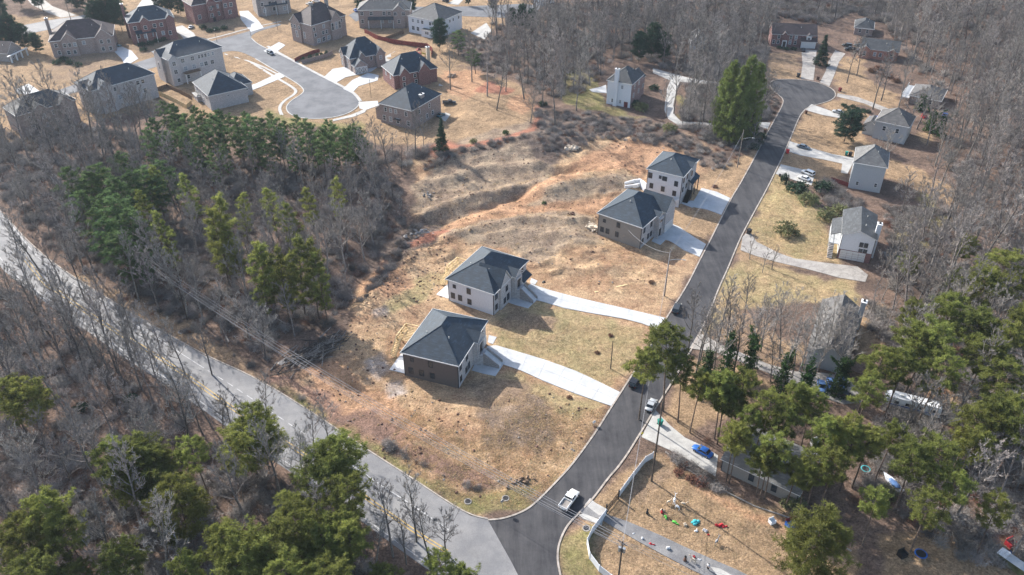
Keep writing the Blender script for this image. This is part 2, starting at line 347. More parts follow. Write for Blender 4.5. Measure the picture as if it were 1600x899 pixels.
# windows: (face, t along face 0..1 from the near corner, z of sill, width, height)
def row(face, ts, z, w=1.1, h=1.7): return [(face, t, z, w, h) for t in ts]
frame('house', 'new house with dark taupe siding and slate hip roof, lowest on the dirt lots', (717,607), 570, (628,552), (762.5,503), wall='taupe', wallC='whitebrick', roof='roof_slate', pitch=.62, frontgable=(.52,.74,1.2,1.15), deck=True, stairs=True, garage=('C',.87,4.6), entry=.63, ov=.5,
  wins=[('B',.50,4.6,1.1,1.7),('B',.84,5.0,.9,1.1),('B',.48,1.2,1.1,1.6),('B',.68,1.2,1.2,1.7),('B',.88,1.2,1.2,1.7)]+row('C',[.08,.30],4.6)+row('C',[.08,.27],1.1)+row('C',[.86],4.7)+row('C',[.36],1.1,1.1,1.9), vents=[(.28,.3),(.3,.72)])
frame('house', 'new white house with slate hip roof and front gable, directly above the taupe house', (771.5,493), 458.5, (699,436), (824,408), wall='white', wallC='whitebrick', roof='roof_slate', pitch=.62, frontgable=(.16,.46,.5,1.9), gable2=(.52,.72,1.3,1.0), deck=True, stairs=True, garage=('C',.87,4.6), entry=.62, awning=(.74,1.0), ov=.5,
  wins=[('B',.54,4.4,1.2,1.8),('B',.86,4.8,.9,1.1),('B',.53,1.0,1.2,1.7),('B',.74,1.2,1.2,1.8),('B',.90,1.2,1.2,1.8)]+row('C',[.08,.34],4.5)+row('C',[.08,.28],1.1)+row('C',[.86],5.0)+row('C',[.38],1.1,1.2,2.1), vents=[(.28,.3),(.3,.72)])
frame('house', 'new tan sided house with slate roof, just below the tall white house', (999.6,389), 355, (934.4,334), (1051,318), wall='tan', wallC='whitebrick', roof='roof_slate', pitch=.62, frontgable=(.46,.60,1.4,1.0), gable2=(.66,1.0,1.8,1.5), garage=('C',.82,4.8), entry=.53, ov=.5,
  wins=[('B',.53,4.8,1.1,1.7),('B',.86,5.0,.9,1.1),('B',.55,1.4,1.1,1.7),('B',.77,1.4,1.2,1.7),('B',.90,1.4,1.2,1.7)]+row('C',[.10,.34],4.8)+row('C',[.07,.26,.36],1.3), vents=[(.3,.5)])
frame('house', 'tall white three storey house with slate hip roof and white retaining walls', (1061,321), 276, (1012.4,264), (1086,256), dc=14.5, wall='white', wallC='whitebrick', roof='roof_slate', pitch=.55, frontgable=(.5,.78,.6,.9), awning=(.45,.95), darkdoor=True, ov=.5,
  wins=[('B',.16,6.6,1.2,1.8),('B',.50,7.6,1.6,1.5),('B',.63,8.0,.8,1.1),('B',.92,7.4,1.3,1.9),('B',.18,3.0,1.2,1.8),('B',.52,3.6,1.2,1.8),('B',.86,3.8,1.2,1.8)]+row('C',[.12,.35,.55],7.6)+row('C',[.12,.36],4.2), vents=[(.3,.5)])
frame('house', 'white and pink brick house with tall white chimney, standing alone below the bare woods', (984,169), 132, (948,127), (1012,117), dc=13, wall='white', wallC='pinkbrick', roof='roof_grey', pitch=.8, chim=[('B',.62,'white')], reddoor=True,
  wins=row('B',[.38],7.6,.9,1.4)+row('B',[.75,.42],1.2,.8,1.4)+row('C',[.3,.7],7.2)+row('C',[.25,.7],3.6), wing=(1.0,1.35,.05,.7,.8,'gable_u'))
frame('house', 'red brick house with brown roof, white dormer and garage door above the bulb', (1272,75), 56, (1207,53), None, dc=10, wall='redbrick', wallC='redbrick', roof='roof_brown', pitch=.75, garage=('B',.16,6.6), dormers=True,
  wins=row('B',[.45,.57,.84],5.1)+row('B',[.45,.57,.84,.94],1.3), entryB=.70, rooftype='gable_v')
frame('house', 'brick ranch with grey hipped roof and white trim at the top right', (1362,57), 46, (1336,43), None, dc=14, wall='brick', wallC='brick', roof='roof_grey', pitch=.6, wins=row('B',[.3,.7],1.4))
frame('house', 'orange brick house with two white trimmed gables next to parked black pickups', (1400,97), 82, (1345,75), None, dc=11, wall='orangebrick', wallC='orangebrick', roof='roof_grey', pitch=.6, rooftype='gable_v', bgables=[(.05,.25),(.74,1.0)],
  wins=row('B',[.15,.88],1.5,1.2,2.0)+row('B',[.45,.6],1.5))
frame('house', 'grey roofed house with a white railed porch and wooden steps beside the right hand woods', (1466,170), 158, (1422,149), None, dc=15, wall='brick', wallC='brick', roof='roof_weather', pitch=.45, wins=row('B',[.3,.7],1.2), porch=True)
frame('house', 'grey sided house with grey hip roof behind the round pine on the right', (1412,226), 199, (1368,191), (1437,184), wall='grey', wallC='grey', roof='roof_weather', pitch=.7, wins=row('B',[.3,.7],3.8)+row('C',[.3,.6],3.8), wing=(.15,.7,1.0,1.35,.6,'gable_u'))
frame('house', 'tall pale grey house with hip roof and few small windows below the grey sedan', (1374,302), 262, (1335,256), (1395,240), wall='grey', wallC='grey', roof='roof_light', pitch=.8, wins=row('B',[.75],1.6,.8,1.3)+row('B',[.18],2.0,.8,1.3)+row('C',[.4,.7],5.8))
frame('house', 'white two storey house with brick base, white garage door and blue grey gable roof', (1358,412), 375, (1317,367), (1372,337), wall='white', wallC='white', roof='roof_grey', pitch=.42, rooftype='gable_u', garage=('B',.56,6.6), brickbase=True, chim=[('C',.28,'white')], porchC=True,
  wins=[('B',.24,5.0,1.0,1.5),('B',.38,5.0,1.0,1.5),('B',.22,2.9,1.0,1.5),('B',.36,2.9,1.0,1.5)])
frame('house', 'long house with weathered grey roof hidden among ivy clad trees on the right', (1318,586), 565, (1262,550), (1352,486), wall='grey', wallC='brick', roof='roof_weather', pitch=.65, rooftype='gable_u', wins=row('C',[.2,.5,.8],1.4), chim=[('C',.9,'grey')])
frame('house', 'low grey roofed house half hidden under the pines at the lower right', (1243,790), 772, (1122,733), (1300,722), wall='tan', wallC='grey', roof='roof_light', pitch=.28, rooftype='gable_v', wins=row('B',[.3,.6],1.0), chim=[('C',.8,'white')])
# upper left subdivision
frame('house', 'cream gabled house with brown roof, cut by the left edge', (16,97), 84, (-22,84), (34,76), dc=9, wall='stone', wallC='stone', roof='roof_brown', pitch=.9, rooftype='gable_v', gC=True, wins=row('C',[.3,.65],1.0,.7,1.8)+row('C',[.45,.6],3.6,.7,1.2), porchC=True)
frame('house', 'brown brick house with brown hip roof, two front gables and a brick chimney', (85,90), 65, (66,50), (172,62), wall='brick', wallC='brick', roof='roof_brown', pitch=.7, chim=[('B',.7,'brick')], cgables=[(.18,.42),(.72,.98)],
  wins=row('C',[.08,.22,.30,.38,.52,.8,.92],4.6,1.3,1.7)+row('C',[.1,.25,.35,.8,.92],1.1,1.3,1.7))
frame('house', 'red brick house with very tall brick chimney and blue grey roof', (209,70), 36, (190,21), (271,28), db=14, wall='redbrick', wallC='redbrick', roof='roof_slate', pitch=.7, chim=[('B',.9,'redbrick')], cgables=[(.25,.45),(.82,1.0)], awning=(.1,.55),
  wins=row('C',[.12,.34,.55,.7],7.0,1.4,1.7)+row('C',[.15,.3,.45,.7,.85],2.8,1.3,1.9))
frame('house', 'large red brick house with brown roof and two front gables at the top edge', (306,39), 9, (284,4), (372,0), db=13, wall='redbrick', wallC='redbrick', roof='roof_brown', pitch=.8, cgables=[(.3,.52),(.66,.9)],
  wins=row('C',[.38,.55,.72,.85],6.4,1.5,1.9)+row('C',[.12,.38,.55,.8],2.6,1.5,2.0), entry=.42)
frame('house', 'large whitewashed brick house with slate roof and rear wooden balcony beside the upper left street', (271,134), 93.6, (242,86.6), (351,77), db=15, wall='palebrick', wallC='palebrick', roof='roof_slate', pitch=.6, balcony=(.22,.5), bgables=[(.35,.8)], cgables=[(0,.16)],
  wins=row('C',[.08,.26,.44],8.8,1.5,1.8)+row('C',[.56,.62,.68,.74,.82],9.0,1.0,1.5)+row('C',[.08,.28,.44,.58,.66,.78],5.2,1.5,1.8)+row('C',[.10,.30],1.4,1.2,1.6)+row('B',[.6],5.2,1.2,3.2))
frame('house', 'pale brick house with slate hip roof, right of the small fenced yard', (331,173), 150, (294,130), (387,139), wall='palebrick', wallC='palebrick', roof='roof_slate', pitch=.75, wing=(.75,1.3,.38,.95,.85,'hip'), baywin=True,
  wins=row('B',[.2,.45,.8],3.6)+row('B',[.45,.7],1.0)+row('C',[.5],4.6,1.0,.5))
frame('house', 'pale brick house with slate roof behind bare trees, left of the small fenced yard', (153,180), 142, (125,134), (242,116), db=14, wall='palebrick', wallC='palebrick', roof='roof_slate', pitch=.65, cgables=[(.1,.32)], bgables=[(.3,.7)], wins=row('C',[.2,.35,.72,.8],7.6,1.3,1.6)+row('C',[.2,.4,.8],3.8,1.3,1.6)+row('B',[.4],5.0,1.0,3.0))
frame('house', 'brown brick house with pale hip roof, lowest at the left edge behind the woods', (38,215), 181, (2,170), (120,158), db=13, wall='brick', wallC='brick', roof='roof_grey', pitch=.65, cgables=[(.25,.5),(.7,.95)], wins=row('C',[.2,.4,.6,.8],5.6,1.2,1.6)+row('C',[.2,.4,.6,.8],2.0,1.2,1.6))
frame('house', 'large brown brick house with purple brown hip roof, two chimneys and arched rear window', (491,72), 40, (452,35), (549,27.5), db=16, wall='brick', wallC='brick', roof='roof_brown', pitch=.85, bgables=[(.5,.95)], cgables=[(.52,.8)], chim=[('top',.35,'stone'),('top',.8,'stone')],
  wins=row('C',[.06,.34],7.2,1.2,1.7)+row('C',[.55,.66,.76],5.2,1.4,3.4)+row('C',[.88],7.4,1.2,1.5)+row('C',[.08,.3,.4],4.2,1.2,1.6)+row('C',[.15,.3,.45],.9,1.8,1.9)+row('B',[.55,.75,.9],6.8,1.1,1.6)+row('B',[.4,.7],2.6,1.3,3.0))
frame('house', 'tan brick house with grey hip roof and covered porch at the top', (562,44), 16, None, (640,15), db=14, wall='brick', wallC='brick', roof='roof_grey', pitch=.6, cgables=[(.68,.9)], awning=(.18,.68),
  wins=row('C',[.07,.25,.5,.6,.72,.88],6.6,1.5,1.7)+row('C',[.07,.45,.6,.78],2.6,1.3,1.8))
frame('house', 'large white sided house with long grey roof behind the red fence', (688,60), 34, (629,29), (733.5,22), wall='white', wallC='white', roof='roof_grey', pitch=.55, bbump=(.2,.5),
  wins=row('B',[.15,.3,.55,.68,.85],5.6,1.3,1.6)+row('B',[.85,.7],1.6,1.6,1.9)+row('C',[.2,.45,.6,.85],5.8,1.0,1.3)+row('C',[.25,.4],2.6,1.0,1.1))
frame('house', 'brown brick house with steep slate gables and patterned white garage door', (549,112), 92, (515,74), (610,84), dc=17, db=13, wall='brick', wallC='brick', roof='roof_slate', pitch=1.0, cgables=[(.22,.42),(.72,.98)], bgables=[(.5,.85)], garage=('C',.2,5.4), garagepat=True, vwing=(.02,.38,4.5),
  wins=row('C',[.6,.85],3.8)+row('B',[.3,.6,.8],3.8)+row('B',[.3,.7],1.0))
frame('house', 'dark red brick house with slate gables and a cream chimney', (617,140), 118, (593,104), (685,108), wall='redbrick', wallC='redbrick', roof='roof_slate', pitch=.9, cgables=[(.12,.34),(.55,.82)], chim=[('top',.95,'cream')], panel=True,
  wins=row('C',[.2,.48],3.8,1.1,1.5)+row('B',[.3,.7],3.6)+row('C',[.2,.5],1.0))
frame('house', 'brick house with broad slate hip roof beside the mown dirt pad', (645,203), 173, (590,163), (693,148), wall='brick', wallC='brick', roof='roof_slate', pitch=.72, chim=[('roofC',.5,'stone')], awningB=(.35,.55),
  wins=row('B',[.18,.5,.66,.82],5.2,1.1,1.6)+row('B',[.12,.45,.68,.88],1.3,1.3,1.9)+row('C',[.25,.6],5.0)+row('C',[.3,.5,.7],1.3), wing=(.1,.6,.95,1.25,.55,'gable_u'))
frame('house', 'grey stone house with dark porch roof cut by the top edge of the photo', (404,26), -6, (388,-12), (452,-10), db=13, wall='stone', wallC='stone', roof='roof_slate', pitch=.8, awning=(.2,.9), cgables=[(.1,.35),(.6,.85)], wins=row('C',[.15,.4,.6,.8],5.6,1.4,1.7)+row('C',[.2,.5,.8],2.0,1.4,1.9))
frame('house', 'small pale roofed house almost lost among bare trees at the upper right centre', (1103,78), 66, (1082,68), (1112,58), dc=11, wall='grey', wallC='grey', roof='roof_light', pitch=.9, rooftype='gable_u', wins=row('B',[.3,.7],2.2))
frame('house', 'narrow white house corner with grey roof beside the top street', (846,10), -6, (838,-10), (857,-14), wall='white', wallC='white', roof='roof_grey', pitch=.6, wins=row('B',[.5],3))

# ------------------------------------------------------------------ ground sheet
LITTER = ((.205,.140,.105),(.115,.083,.066)); STRAW = ((.49,.34,.205),(.31,.19,.115)); STRAWG = ((.31,.25,.13),(.37,.265,.15))
ORANGE = ((.47,.285,.17),(.32,.185,.11)); CLAY = ((.38,.165,.105),(.26,.13,.09)); NET = ((.36,.275,.19),(.225,.165,.12)); REDD = ((.34,.205,.145),(.20,.13,.10)); LAWN = ((.365,.25,.15),(.26,.18,.11))
DARKBR = ((.19,.145,.115),(.125,.092,.075)); GREENY = ((.20,.185,.075),(.27,.21,.11)); PALE = ((.42,.36,.32),(.33,.25,.19)); GREY = ((.22,.20,.19),(.15,.13,.12)); BRLAWN = ((.25,.175,.12),(.30,.21,.13))
ZONES = [
 (LAWN, 3, [(-60,-30),(-60,225),(60,225),(110,200),(250,165),(300,188),(430,190),(560,208),(600,225),(650,232),(700,222),(735,150),(722,110),(742,60),(850,10),(850,-30)]),
 (LITTER, 3, [(-60,-30),(-60,30),(130,20),(180,0),(180,-30)]),
 (BRLAWN, 2, [(100,75),(175,66),(195,100),(110,128),(60,120)]), (BRLAWN, 2, [(250,70),(360,60),(395,45),(360,30),(310,48),(250,60)]), (BRLAWN, 2, [(200,66),(290,44),(300,68),(215,92)]),
 (GREENY, 2, [(415,165),(450,185),(520,195),(560,190),(572,200),(560,212),(420,190)]),
 (DARKBR, 3, [(700,60),(790,60),(780,130),(745,110),(725,90)]),
 (STRAW, 1.5, [(640,345),(655,300),(640,262),(690,245),(800,225),(880,200),(1010,190),(1100,225),(1150,262),(1200,200),(1226,158),(1205,205),(1150,300),(1045,490),(955,635),(872,749),(822,797),(760,812),(700,788),(575,704),(480,645),(430,600),(440,582),(500,575),(545,505),(552,440),(590,395),(640,375)]),
 (STRAWG, 2, [(770,500),(840,470),(1020,520),(950,630),(880,600),(780,560)]), (STRAWG, 1.5, [(600,470),(650,440),(700,420),(700,440),(640,480),(600,500)]), (STRAWG, 2, [(780,580),(850,600),(945,635),(900,660),(800,610)]),
 (NET, 1.5, [(640,290),(690,262),(760,240),(820,228),(850,245),(870,290),(850,305),(800,322),(740,335),(660,350)]), (NET, 1.2, [(700,355),(800,335),(900,330),(935,350),(935,380),(880,390),(840,420),(790,390),(700,375)]),
 (NET, 1.2, [(820,325),(860,302),(940,285),(1000,280),(1010,298),(930,305),(870,322)]),
 (ORANGE, 1.2, [(650,348),(740,328),(830,298),(870,290),(900,250),(960,225),(1040,225),(1060,245),(1010,272),(940,278),(870,298),(815,326),(940,308),(960,300),(940,338),(850,332),(740,350),(660,366)]),
 (DARKBR, 1.5, [(560,410),(600,360),(660,330),(700,345),(680,380),(640,400),(600,430)]), (CLAY, 1, [(620,385),(655,368),(700,355),(705,362),(650,385)]),
 (DARKBR, 2, [(835,170),(870,178),(930,178),(1010,190),(1090,222),(1150,258),(1160,275),(1120,268),(1060,235),(1000,220),(930,222),(880,248),(855,262),(840,250),(820,232),(700,262),(660,262),(660,245),(740,238),(820,222),(838,200)]),
 (LAWN, 1.5, [(690,172),(705,130),(725,105),(760,120),(810,130),(833,160),(835,190),(815,208),(770,222),(715,232),(690,222)]),
 (NET, 1.5, [(715,222),(760,212),(810,200),(828,190),(828,208),(780,226),(722,236)]), (CLAY, .8, [(640,235),(690,228),(700,222),(715,236),(750,232),(800,222),(832,205),(838,185),(832,165),(840,165),(845,195),(835,214),(800,230),(740,240),(705,243),(680,258),(665,250)]),
 (ORANGE, 2, [(800,150),(826,148),(832,175),(812,185),(795,170)]), (CLAY, 1.5, [(722,130),(770,128),(800,142),(790,150),(735,146)]), (ORANGE, 2, [(690,110),(745,112),(760,125),(730,160),(700,150)]),
 (ORANGE, 1.5, [(468,575),(520,562),(560,590),(640,640),(700,690),(650,690),(570,650),(500,610)]), (ORANGE, 1.5, [(560,420),(600,400),(650,450),(620,460),(560,450)]),
 (PALE, 1, [(565,560),(600,548),(612,570),(590,590),(570,580)]), (PALE, 1, [(595,600),(620,595),(635,615),(605,625)]), (PALE, 1, [(580,485),(608,475),(605,495),(585,498)]),
 (((.34,.25,.18),(.22,.16,.12)), 3, [(742,652),(775,620),(800,612),(842,615),(872,640),(872,672),(850,700),(800,708),(765,695),(745,675)]),
 (BRLAWN, 1.2, [(720,600),(780,590),(840,600),(815,640),(760,645)]), (BRLAWN, 1.2, [(775,505),(810,480),(870,500),(860,520),(790,520)]),
 (DARKBR, 1, [(590,672),(640,705),(700,738),(760,752),(800,752),(800,760),(740,765),(670,735),(600,690)]),
 (REDD, 2.5, [(360,560),(430,585),(520,610),(600,660),(690,715),(770,740),(765,760),(690,750),(600,705),(500,640),(400,585)]),
 (GREENY, 1.5, [(400,590),(470,625),(540,670),(620,720),(700,765),(765,775),(830,765),(860,745),(822,797),(765,812),(700,788),(575,706),(487,646)]),
 (BRLAWN, 1.5, [(110,425),(250,480),(340,530),(420,590),(400,592),(260,522),(110,440)]),
 (LAWN, 1.5, [(1060,330),(1090,328),(1125,338),(1108,378),(1080,365),(1055,350)]), (LAWN, 1.5, [(1120,262),(1185,235),(1150,305),(1130,300),(1105,290),(1095,275)]),
 # right hand side of the new street
 (LAWN, 2, [(1226,215),(1250,180),(1262,175),(1300,180),(1330,190),(1370,230),(1335,250),(1290,300),(1260,290),(1215,275),(1160,372),(1150,400),(1160,410),(1280,420),(1300,400),(1290,350),(1250,300),(1210,275)]),
 (STRAWG, 2, [(1165,365),(1212,272),(1250,300),(1290,340),(1320,390),(1310,415),(1230,400),(1185,380)]), (LAWN, 2, [(1310,160),(1300,110),(1320,90),(1345,88),(1360,130),(1410,150),(1400,170),(1380,170)]),
 (BRLAWN, 2, [(1195,85),(1250,80),(1252,122),(1205,125),(1190,110)]), (LAWN, 2, [(1205,105),(1250,112),(1250,124),(1210,124)]), (LAWN, 2, [(1270,150),(1310,158),(1370,185),(1350,190),(1290,172)]), (LAWN, 2, [(1385,245),(1440,265),(1500,300),(1480,320),(1420,290),(1380,275)]), (LAWN, 2, [(1440,205),(1465,210),(1455,230),(1435,222)]),
 (STRAWG, 2, [(1120,440),(1160,405),(1260,430),(1340,445),(1330,480),(1270,470),(1150,490),(1090,540)]), (BRLAWN, 2, [(1085,540),(1150,480),(1260,540),(1260,570),(1200,565),(1100,520)]),
 (LAWN, 2, [(1030,655),(1090,560),(1190,590),(1250,610),(1180,650),(1100,660),(1080,684)]), (LAWN, 2, [(1320,480),(1380,470),(1420,520),(1380,560),(1340,570),(1330,530)]), (BRLAWN, 2, [(1350,480),(1400,490),(1420,540),(1370,545)]),
 (STRAW, 2, [(1440,560),(1540,560),(1600,600),(1500,640),(1440,620)]), (BRLAWN, 1.5, [(1330,590),(1360,590),(1360,640),(1330,630)]),
 (LAWN, 1.5, [(880,830),(960,745),(1020,700),(1080,730),(1150,770),(1240,800),(1330,860),(1345,960),(880,960),(872,870)]), (GREENY, 1.2, [(875,850),(915,810),(925,830),(915,850),(940,885),(950,960),(885,960)]), (BRLAWN, 1, [(965,770),(1020,708),(1060,735),(1040,745),(1000,790)]),
 (LAWN, 2, [(1370,850),(1440,830),(1600,840),(1700,960),(1370,960)]),
 (ORANGE, 1.2, [(1035,706),(1045,722),(1110,765),(1180,795),(1250,825),(1330,865),(1320,870),(1240,835),(1160,800),(1080,760)]),
 (GREENY, 1.5, [(1440,300),(1480,340),(1430,420),(1400,380)]), (GREENY, 2, [(880,100),(930,115),(950,165),(1010,190),(960,180),(900,170),(870,150)]), (GREENY, 2, [(1056,150),(1100,150),(1130,185),(1062,185)]), (LITTER, 2, [(1100,20),(1200,20),(1190,60),(1090,60)]),
]
def axis(lo, hi, step, ends):
    a = list(np.arange(lo, hi+step*.5, step)); s = step; x = hi
    while x < ends[1]: s *= 1.22; x += s; a.append(x)
    s = step; x = lo; pre = []
    while x > ends[0]: s *= 1.22; x -= s; pre.append(x)
    return np.array(pre[::-1]+a)
gx = axis(-330, 330, .85, (-3500, 3500)); yy = [70.0]
while yy[-1] < 520: yy.append(yy[-1]+.55+(yy[-1]-90)*.0026)
gy = np.concatenate([axis(70, 71, 1.0, (-1500, 71))[:-1], np.array(yy)]); s = 2.0; t = [gy[-1]]
while t[-1] < 4500: s *= 1.2; t.append(t[-1]+s)
gy = np.concatenate([gy, np.array(t[1:])])
GX, GY = np.meshgrid(gx, gy); X = GX.ravel(); Y = GY.ravel(); Z = height(X, Y)
Wd = (vnoise(X, Y, 5, 21)-.5)*4+(vnoise(X, Y, 1.7, 22)-.5)*2; Wy = (vnoise(X, Y, 5, 31)-.5)*4+(vnoise(X, Y, 1.7, 32)-.5)*2
c1 = np.tile(np.array(LITTER[0]), (X.size, 1)); c2 = np.tile(np.array(LITTER[1]), (X.size, 1))
for (ca, cb), ragged, P in ZONES:
    G = poly(P); x0 = min(p[0] for p in G)-6; x1 = max(p[0] for p in G)+6; y0 = min(p[1] for p in G)-6; y1 = max(p[1] for p in G)+6
    s = np.where((X > x0) & (X < x1) & (Y > y0) & (Y < y1))[0]
    k = inside(X[s]+Wd[s]*ragged*.55, Y[s]+Wy[s]*ragged*.55, G); s = s[k]; c1[s] = ca; c2[s] = cb
ny, nx = GX.shape
def blur(c):
    c = c.reshape(ny, nx, 3); d = c.copy(); d[1:-1, 1:-1] = (c[1:-1, 1:-1]*2+c[:-2, 1:-1]+c[2:, 1:-1]+c[1:-1, :-2]+c[1:-1, 2:])/6; return d.reshape(-1, 3)
c1 = blur(c1); c2 = blur(c2)
ii = np.arange((ny-1)*(nx-1)); r_ = ii//(nx-1); q_ = ii % (nx-1); v0 = r_*nx+q_
me = bpy.data.meshes.new('ground'); me.vertices.add(X.size); me.vertices.foreach_set('co', np.column_stack([X, Y, Z]).astype(np.float32).ravel())
me.loops.add(ii.size*4); me.loops.foreach_set('vertex_index', np.column_stack([v0, v0+1, v0+nx+1, v0+nx]).astype(np.int32).ravel())
me.polygons.add(ii.size); me.polygons.foreach_set('loop_start', (ii*4).astype(np.int32)); me.polygons.foreach_set('use_smooth', np.ones(ii.size, bool)); me.update(calc_edges=True)
for nm, cc in (('zone_a', c1), ('zone_b', c2)):
    a = me.attributes.new(nm, 'FLOAT_COLOR', 'POINT'); a.data.foreach_set('color', np.column_stack([cc, np.ones(X.size)]).astype(np.float32).ravel())
def ground_mat():
    m = bpy.data.materials.new('ground'); m.use_nodes = True; N = m.node_tree.nodes; L = m.node_tree.links; b = N["Principled BSDF"]
    b.inputs["Roughness"].default_value = .95; b.inputs["Specular IOR Level"].default_value = .1
    ge = N.new("ShaderNodeNewGeometry")
    def noise(sc, det=6, rough=.6, dist=0):
        n = N.new("ShaderNodeTexNoise"); n.inputs["Scale"].default_value = sc; n.inputs["Detail"].default_value = det; n.inputs["Roughness"].default_value = rough; n.inputs["Distortion"].default_value = dist
        L.new(ge.outputs["Position"], n.inputs["Vector"]); return n.outputs[0]
    a = N.new("ShaderNodeAttribute"); a.attribute_name = 'zone_a'; c = N.new("ShaderNodeAttribute"); c.attribute_name = 'zone_b'
    def rng(src, lo, hi, a0, a1):
        r = N.new("ShaderNodeMapRange"); r.inputs[1].default_value = lo; r.inputs[2].default_value = hi; r.inputs[3].default_value = a0; r.inputs[4].default_value = a1; L.new(src, r.inputs[0]); return r.outputs[0]
    n1 = noise(.10, 9, .74, .2); n2 = noise(.8, 6, .8, 0); n3 = noise(2.4, 4, .8); n4 = noise(.3, 6, .65, .3)
    mx = N.new("ShaderNodeMix"); mx.data_type = 'RGBA'; L.new(rng(n1, .40, .60, 0, 1), mx.inputs[0]); L.new(a.outputs[0], mx.inputs[6]); L.new(c.outputs[0], mx.inputs[7])
    def mul(col, f):
        m2 = N.new("ShaderNodeVectorMath"); m2.operation = 'SCALE'; L.new(col, m2.inputs[0]); L.new(f, m2.inputs[3]); return m2.outputs[0]
    o = mul(mx.outputs[2], rng(n2, .30, .70, .55, 1.42)); o = mul(o, rng(n3, .33, .67, .55, 1.45)); o = mul(o, rng(n4, .3, .7, .82, 1.16))
    L.new(o, b.inputs["Base Color"])
    ad = N.new("ShaderNodeMath"); ad.operation = 'ADD'; L.new(n2, ad.inputs[0]); L.new(n3, ad.inputs[1])
    bp = N.new("ShaderNodeBump"); bp.inputs["Strength"].default_value = .75; bp.inputs["Distance"].default_value = .35; L.new(ad.outputs[0], bp.inputs["Height"]); L.new(bp.outputs[0], b.inputs["Normal"])
    return m
me.materials.append(ground_mat())
g = link('ground', me); tag(g, 'winter ground of leaf litter, straw covered dirt and dormant lawns', kind='structure')

# ------------------------------------------------------------------ paving
def paving_mat(name, c1, c2, sc=.12, cracks=0, streak=0, fine=6.0, contrast=.25):
    m = bpy.data.materials.new(name); m.use_nodes = True; N = m.node_tree.nodes; L = m.node_tree.links; b = N["Principled BSDF"]; b.inputs["Roughness"].default_value = .78; b.inputs["Specular IOR Level"].default_value = .3
    ge = N.new("ShaderNodeNewGeometry")
    mp = N.new("ShaderNodeMapping"); mp.inputs["Rotation"].default_value = (0, 0, math.radians(streak)); mp.inputs["Scale"].default_value = (1, .10, 1) if streak else (1, 1, 1); L.new(ge.outputs["Position"], mp.inputs[0])
    n = N.new("ShaderNodeTexNoise"); n.inputs["Scale"].default_value = sc*(4 if streak else 1); n.inputs["Detail"].default_value = 8; n.inputs["Roughness"].default_value = .65; L.new(mp.outputs[0], n.inputs["Vector"])
    n0 = N.new("ShaderNodeTexNoise"); n0.inputs["Scale"].default_value = sc; n0.inputs["Detail"].default_value = 9; n0.inputs["Roughness"].default_value = .7; L.new(ge.outputs["Position"], n0.inputs["Vector"])
    av = N.new("ShaderNodeMath"); av.operation = 'ADD'; L.new(n.outputs[0], av.inputs[0]); L.new(n0.outputs[0], av.inputs[1])
    r = N.new("ShaderNodeMapRange"); r.inputs[1].default_value = .8; r.inputs[2].default_value = 1.2; L.new(av.outputs[0], r.inputs[0])
    mx = N.new("ShaderNodeMix"); mx.data_type = 'RGBA'; mx.inputs[6].default_value = (*c1, 1); mx.inputs[7].default_value = (*c2, 1); L.new(r.outputs[0], mx.inputs[0]); o = mx.outputs[2]
    nf = N.new("ShaderNodeTexNoise"); nf.inputs["Scale"].default_value = fine; nf.inputs["Detail"].default_value = 3; L.new(ge.outputs["Position"], nf.inputs["Vector"])
    r2 = N.new("ShaderNodeMapRange"); r2.inputs[1].default_value = .3; r2.inputs[2].default_value = .7; r2.inputs[3].default_value = 1-contrast; r2.inputs[4].default_value = 1+contrast; L.new(nf.outputs[0], r2.inputs[0])
    sm = N.new("ShaderNodeVectorMath"); sm.operation = 'SCALE'; L.new(o, sm.inputs[0]); L.new(r2.outputs[0], sm.inputs[3]); o = sm.outputs[0]
    if cracks:
        vo = N.new("ShaderNodeTexVoronoi"); vo.feature = 'DISTANCE_TO_EDGE'; vo.inputs["Scale"].default_value = .22
        dn = N.new("ShaderNodeVectorMath"); dn.operation = 'MULTIPLY_ADD'; dn.inputs[1].default_value = (2.2, 2.2, 0); L.new(nf.outputs[1], dn.inputs[0]); L.new(ge.outputs["Position"], dn.inputs[2]); L.new(dn.outputs[0], vo.inputs["Vector"])
        lt = N.new("ShaderNodeMapRange"); lt.inputs[1].default_value = 0; lt.inputs[2].default_value = .03; lt.inputs[3].default_value = 1-cracks; lt.inputs[4].default_value = 1; L.new(vo.outputs[0], lt.inputs[0])
        s3 = N.new("ShaderNodeVectorMath"); s3.operation = 'SCALE'; L.new(o, s3.inputs[0]); L.new(lt.outputs[0], s3.inputs[3]); o = s3.outputs[0]
    L.new(o, b.inputs["Base Color"]); return m
M['oldasphalt'] = paving_mat('old asphalt', (.17,.17,.175), (.25,.245,.24), .10, .14, 0, 7, .2)
M['newasphalt'] = paving_mat('new asphalt', (.030,.030,.034), (.074,.072,.074), .15, 0, -27, 8, .15)
M['midasphalt'] = paving_mat('mid asphalt', (.10,.105,.115), (.15,.155,.165), .15, .1, 0, 8, .15)
M['drive_asphalt'] = paving_mat('drive asphalt', (.15,.15,.155), (.23,.225,.22), .2, .2, 0, 7, .2)
M['whiteline'] = paving_mat('worn white road paint', (.36,.36,.36), (.55,.55,.54), .8, 0, 0, 6, .25)
M['yellowline'] = paving_mat('worn yellow road paint', (.45,.29,.08), (.60,.41,.12), .8, 0, 0, 6, .25)
M['slab_new'] = paving_mat('new driveway slab', (.43,.44,.44), (.52,.525,.525), .3, 0, 0, 5, .06)
M['slab_mid'] = paving_mat('driveway slab', (.36,.35,.33), (.46,.45,.42), .3, .15, 0, 5, .12)
M['slab_old'] = paving_mat('old driveway slab', (.27,.25,.23), (.38,.355,.32), .3, .3, 0, 5, .2)
